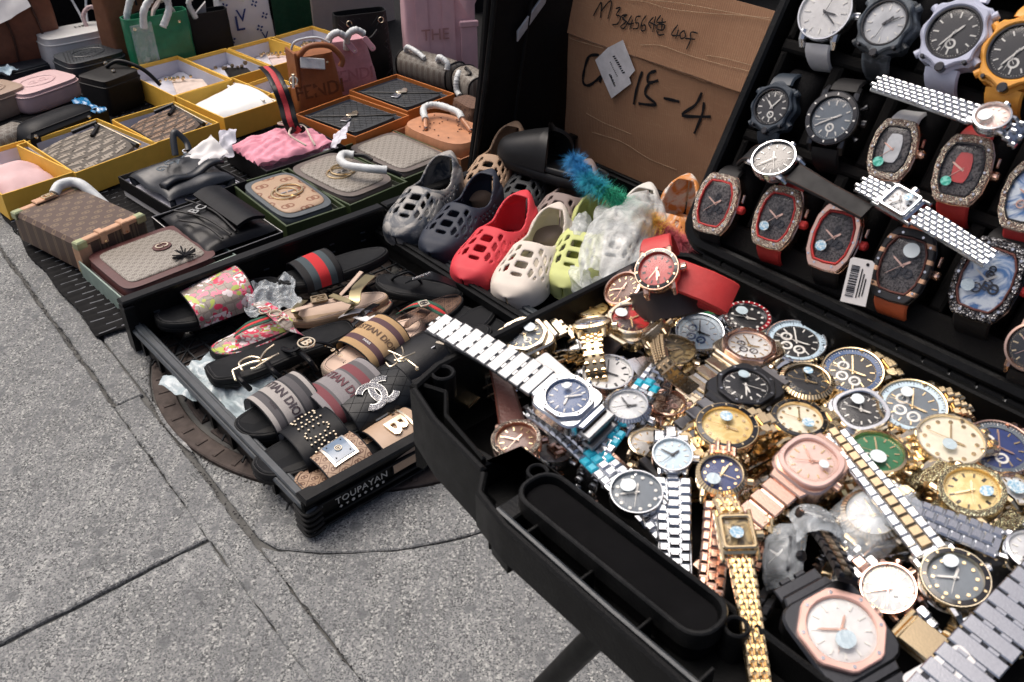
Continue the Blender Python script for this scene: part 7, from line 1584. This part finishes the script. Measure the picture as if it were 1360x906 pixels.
# fendi style handbags
TANB = basic('saddle_brown_leather', (.27, .095, .032), .45, bump=.2, bsc=300); t, M = upright(422, 142, 12, .155, .10, .17, 'saddle brown leather handbag with raised letters and a red striped strap', TANB, .78, open_=False, name='handbag')
handle(t, [(-.05, -.025, .168), (-.02, -.04, .20), (.04, -.05, .195), (.075, -.055, .155), (.068, -.055, .13)], .0085, TANB); handle(t, [(-.055, .02, .17), (-.04, .01, .205), (.02, .0, .21), (.06, -.01, .19)], .004, WRAP, 1, 'foam_wrap')
m = MB(); m.at(T(Vector((-.015, -.043, .150))) @ Rx(62) @ Rz(-14)); m.prism(rrect(.075, .032, .003, 3), 0, .006, .002); mk('foam_wrap', m, WRAP, t); m = MB(); m.ball((.030, -.050, .148), .005, 10); mk('gold_stud', m, GOLD, t)
mk('raised_letters', text_mb('FENDI', .058, .0014, .0006, T(Vector((-.003, -.047, .068))) @ Rx(80)), basic('deep_brown_letters', (.12, .038, .012), .45), t)
m = MB(); m.box(-.068, -.060, -.045, .03, .08, .19, .003); mk('side_tab', m, TANB, t)
RS = thing('shoulder_strap', 'wide black strap with a red stripe hanging over the side of the brown handbag', 'strap', T(at(375, 130, .15))); TI = RS.matrix_world.inverted()
SP_ = smooth_path([TI @ at(*q) for q in ((352, 88, .20), (362, 98, .215), (372, 118, .20), (380, 140, .16), (385, 160, .13), (392, 174, .10), (398, 170, .11))], 6)
for off, w_, mt_ in ((-.0145, .0135, LBLK), (0, .0150, basic('crimson_webbing', (.42, .03, .04), .7, bump=.4)), (.0145, .0135, LBLK)):
    m = MB(); m.ribbon([(p + Vector((off * .9, off * .25, 0)), (.35, -.85, .5)) for p in SP_], w_, .004); mk('strap_stripe', m, mt_, RS)
m = MB(); m.at(T(TI @ at(390, 108, .20)) @ Rx(60)); m.ring(circ(.013, 20), circ(.008, 20), 0, .005, .0015); m.box(-.004, .004, -.020, .018, .001, .007, .0015); mk('clip', m, PGOLD, RS)
PK2 = basic('candy_pink_leather', (.52, .27, .31), .45, bump=.15); t, M = upright(465, 118, 10, .175, .10, .165, 'candy pink leather handbag with white wrapped handles behind the brown one', PK2, .66, open_=False, name='handbag')
for dx in (-.045, .015):
    handle(t, [(dx - .025, -.035, .14), (dx - .02, -.05, .185), (dx + .005, -.055, .20), (dx + .03, -.055, .185)], .012, WRAP, 1, 'foam_wrap'); m = MB(); m.at(T(Vector((dx + .045, -.050, .150))) @ Rx(65) @ Rz(-60)); m.prism(rrect(.052, .020, .009, 5), 0, .005, .0015); mk('handle_tab', m, PK2, t); m = MB(); m.ball((dx + .053, -.058, .138), .0045, 8); mk('gold_stud', m, GOLD, t)
mk('raised_letters', text_mb('FENDI', .050, .0010, .0005, T(Vector((.0, -.0485, .06))) @ Rx(82)), basic('deeper_pink_letters', (.42, .19, .23), .45), t)
# barrel bags
def barrel(px, py, ang, L, r, label, mat, z=None):
    M = place(px, py, z or .012 + r, ang, None, 'x'); t = thing('barrel_bag', label, 'bag', M); m = MB(); LL = []
    for s_, k in ((-.5, .70), (-.495, .9), (-.47, 1.), (-.2, 1.03), (0, 1.04), (.2, 1.03), (.47, 1.), (.495, .9), (.5, .70)): LL.append([(s_ * L, y * k, z_ * k) for y, z_ in supel(r, r * .92, 2.6, 36)])
    m.loft(LL[::-1]); mk('bag_body', m, mat, t, sm=60)
    for s_ in (-.47, .47): m = MB(); m.tube([(s_ * L, y * 1.01, z_ * 1.01) for y, z_ in supel(r, r * .92, 2.6, 36)], .003, 6, closed=True); mk('piping', m, LBLK, t)
    return t
C3 = m_rings('taupe_ring_canvas', (.25, .235, .205), (.14, .12, .10), 40, .5, .07)
t = barrel(572, 92, -17, .235, .048, 'taupe ring patterned barrel bag with white wrapped handles in front of the pink tote', C3, .07)
handle(t, [(-.09, -.02, .045), (-.075, -.025, .062), (-.03, -.03, .058), (.01, -.035, .046)], .009, WRAP, 1, 'foam_wrap'); handle(t, [(.06, -.025, .047), (.075, -.03, .062), (.105, -.03, .050), (.108, -.035, .03)], .010, WRAP, 1, 'foam_wrap')
t = barrel(628, 112, -35, .13, .044, 'smaller taupe ring patterned bag tied with cord beside the black lid', C3, .075); handle(t, [(-.03, -.03, .035), (-.01, -.05, .02), (.0, -.055, -.01), (.02, -.055, -.02)], .010, WRAP, 1, 'foam_wrap'); handle(t, [(-.03, -.01, .042), (.0, -.02, .055), (.03, -.02, .045), (.0, -.03, .03)], .0035, LBLK)
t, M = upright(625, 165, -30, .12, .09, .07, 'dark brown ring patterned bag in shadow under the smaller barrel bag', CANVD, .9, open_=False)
# tan ostrich bag in its box
t0, M, W_, D_ = box3((528, 172), (612, 212), (668, 184), .060, .045, 'tan box partly hidden behind the black lid holding the tan studded bag', basic('tan_brown_card', (.34, .15, .07), .6), basic('tan_lining', (.3, .16, .09), .6))
OST = basic('tan_pimpled_leather', (.44, .20, .10), .5, bump=.5, bsc=90); t = thing('tan_handbag', 'tan spotted leather handbag lying flat with a white wrapped handle', 'bag', M @ T(Vector((W_ * .5, D_ * .52, .012))))
mk('bag_body', lump(W_ * .90, D_ * .90, .055, 3.4, flat=.88), OST, t, sm=60); random.seed(6); m = MB()
for q in range(26): m.at(T(Vector((random.uniform(-.34, .34) * W_, random.uniform(-.34, .34) * D_, .0565)))); m.prism(circ(.0022, 6), 0, .0012)
m.at(Matrix()); mk('quill_dots', m, basic('brown_dots', (.09, .035, .02), .6), t, kind='stuff')
handle(t, [(-.16 * W_, .20 * D_, .072), (.02 * W_, .34 * D_, .085), (.22 * W_, .28 * D_, .088), (.26 * W_, .02 * D_, .085), (.18 * W_, -.10 * D_, .078)], .011, WRAP, 1, 'foam_wrap')
for a2, b2 in (((-.16, .20, .072), (-.30, .10, .060)), ((.18, -.10, .078), (.12, -.26, .060))):
    m = MB(); m.tube([(a2[0] * W_, a2[1] * D_, a2[2]), (b2[0] * W_, b2[1] * D_, b2[2])], .006, 8); mk('handle_end', m, OST, t); m = MB(); m.ball((b2[0] * W_, b2[1] * D_, b2[2] + .002), .0055, 8); mk('copper_stud', m, ROSE, t)
# camera bags at the left
def cambag(px, py, ang, W_, D_, H_, label, mat, ringe=True, z=.012, tilt=None, e=5):
    M = place(px, py, z, ang, tilt, 'x'); t = thing('camera_bag', label, 'bag', M); mk('bag_body', lump(W_, D_, H_, e, flat=.90), mat, t, sm=60)
    for zz in (.80,): m = MB(); m.tube([(x, y, H_ * zz) for x, y in supel(W_ / 2 * .992, D_ / 2 * .992, e, 48)], .0024, 6, closed=True); mk('piping', m, mat, t)
    if ringe:
        m = MB(); m.tube([(x, y, H_ * 1.012) for x, y in supel(W_ * .26, D_ * .26, 2, 36)], .0026, 6, closed=True); mk('embossed_ring', m, mat, t)
        mk('embossed_letters', text_mb('GG', .06, .001, .0012, T(Vector((0, 0, H_ * 1.012))) @ S(.8, .6, 1)), mat, t)
    return t
PALE = basic('pale_pink_leather', (.60, .42, .42), .5, var=.04); BEI = basic('taupe_beige_leather', (.33, .24, .18), .5, var=.06)
BG_ = basic('blue_black_smooth_leather', (.022, .028, .035), .45, bump=.2)
t = cambag(58, 135, 20, .21, .155, .065, 'pale pink square camera bag with an embossed ring, zipped, lying flat', PALE)
t = cambag(126, 104, 15, .20, .155, .085, 'blue black camera bag with an embossed ring lying behind the pink one', BG_)
m = MB()
for q in range(-7, 8): m.tube([(q * .011 - .02, -.055, .0865), (q * .011 + .02, .055, .0865)], .0008, 4)
mk('stitched_chevrons', m, LBLK, t, kind='stuff')
t = cambag(-2, 150, 20, .16, .14, .075, 'taupe beige camera bag cut by the left border', BEI); m = MB(); m.tube(smooth_path([(.085, -.02, .03), (.095, -.03, .025), (.09, -.04, .015)], 4), .003, 6); mk('zip_pull', m, PGOLD, t)
t = cambag(155, 140, 22, .14, .13, .105, 'boxy black bag with silver fittings against the yellow boxes', BLT, False, e=8); handle(t, [(.02, .03, .11), (.05, .0, .125), (.08, -.06, .10), (.10, -.10, .05)], .006, LBLK); 
for q in ((.03, .04, .118), (.005, -.02, .110)): m = MB(); m.ball(q, .0065, 10); mk('silver_stud', m, PGOLD, t)
M = place(80, 190, .012, 22, None, 'x'); t = thing('black_handbag', 'black leather bag with gold studs lying on its side behind the first yellow boxes', 'bag', M)
m = MB(); m.slab(lambda u, v: ((u - .5) * .27, -.06 + .15 * v, .115 * (1 - .45 * v) * (1 - abs(2 * u - 1) ** 5) ** .5 * sin(pi * min(1, .15 + .7 * v)) ** .4), .03, 26, 20); mk('bag_body', m, LEAS, t, sm=60); m = MB(); m.box(-.125, .125, -.075, -.055, 0, .085, .012); mk('bag_side', m, BLT, t)
for q in ((-.11, -.078, .075), (.06, -.078, .072), (-.11, -.078, .02)): m = MB(); m.ball(q, .006, 10); mk('gold_stud', m, PGOLD, t)
m = MB(); m.at(T(Vector((-.085, -.082, .0))) @ Rx(90)); m.ring(rrect(.030, .030, .005, 3), rrect(.024, .024, .003, 3), 0, .003, .001); mk('buckle', m, PGOLD, t)
t = barrel(2, 192, 25, .15, .042, 'grey brown ring patterned barrel bag cut by the left border', C3, .055)
t = cambag(28, 98, 15, .22, .15, .035, 'flat blue black leather pouch at the left border', BG_, False)
t = cambag(108, 84, 12, .23, .14, .115, 'bag wrapped in thick white plastic near the brown tote', basic('white_plastic_wrap', (.66, .66, .64), .35, bump=.6, bsc=25, var=.05), False, e=4); mk('printed_mark', text_mb('NF', .03, .0003, .0003, T(Vector((.03, .01, .1175)))), INK, t)
handle(t, [(.05, .0, .11), (.055, .02, .15), (.09, .02, .17), (.13, -.02, .13), (.17, -.07, .04), (.185, -.10, .01)], .008, basic('clear_pink_strap', (.50, .38, .38), .3), 1, 'padded_strap')
o = mk('blue_wrapping', MB().slab(lambda u, v: ((u - .5) * .15, (v - .5) * .03 * (1 + .4 * sin(u * 9)), .008 * nz(u * 6, v * 4) + .004), .003, 24, 8), basic('bright_blue_film', (.01, .16, .36), .2, coat=.6), None, sm=70); o.matrix_world = place(118, 141, .09, -28, None, 'x'); tag(o, 'twisted bright blue plastic wrapping between the pink bag and the boxy black bag', 'wrapping')
o = mk('blue_wrapping', MB().slab(lambda u, v: ((u - .5) * .08, (v - .5) * .06, .02 * nz(u * 3, v * 3) + .01), .002, 12, 12), basic('pale_blue_film', (.36, .48, .55), .25), None, sm=70); o.matrix_world = place(4, 98, .05, 20, None, 'x'); tag(o, 'pale blue plastic at the left border below the flat pouch', 'wrapping')
# hanging cords and things far behind
CDM = basic('grey_white_cord', (.40, .42, .44), .6)
for k, (a2, b2) in enumerate((((92, -6), (117, 46)), ((114, -8), (120, 46)))):
    o = MB(); p0, p1 = at(*b2, .10), at(*a2, .10); 
    q0 = p0; q1 = onp(a2[0], a2[1], p0 + Vector((0, .25, 0)), Vector((0, 1, 0))); o.tube(smooth_path([q0, q0.lerp(q1, .5) + Vector((.008 * (1 - 2 * k), 0, -.01)), q1], 8), .0045, 8); o = mk('hanging_cord', o, CDM, None); tag(o, ('left one of the two pale cords hanging above the white wrapped bag', 'right one of the two pale cords hanging above the white wrapped bag')[k], 'cord')
DARKC = basic('black_display_cloth', (.005, .005, .0055), .9, bump=.4, bsc=20)
def cloth_wall(pxa, pya, pxb, pyb, H_, label, mat, name='display_cloth', cat='cloth', amp=.03, z=0):
    a2, b2 = at(pxa, pya, 0), at(pxb, pyb, 0); d = b2 - a2; M = Matrix((d.normalized(), Vector((0, 0, 1)), d.normalized().cross(Vector((0, 0, 1))))).transposed().to_4x4(); M.translation = a2
    L = d.length; m = MB(); m.slab(lambda u, v: (u * L, .002 + v * H_, amp * nz(u * L * 7, v * .8, pxa * .1) + amp * .4 * nz(u * L * 23, v * 2)), .01, max(20, int(L * 30)), 12); o = mk(name, m, mat, None, sm=80); o.matrix_world = M; return tag(o, label, cat)
cloth_wall(-260, 84, 175, 44, .75, 'black cloth draped behind the bags at the top left', DARKC)
cloth_wall(170, 58, 420, 22, .75, 'black cloth draped behind the green and white totes', DARKC)
cloth_wall(368, 52, 424, 40, .70, 'dark green cloth hanging behind the farthest yellow box', basic('dark_green_cloth', (.004, .06, .026), .8), amp=.02)
cloth_wall(420, 55, 525, 30, .70, 'beige board standing behind the tall black woven tote', basic('beige_board', (.36, .31, .27), .8, var=.05), 'beige_board', 'board', amp=.004)
cloth_wall(625, 22, 1250, -30, .80, 'black cloth hanging far behind the cardboard box', DARKC)
o = mk('grey_panel', MB().box(-.05, .05, 0, .01, 0, .25, .002), basic('pale_grey_panel', (.30, .34, .36), .4), None); o.matrix_world = place(728, 30, .22, 0, None, 'x'); tag(o, 'small pale grey panel glimpsed above the open black lid', 'panel')
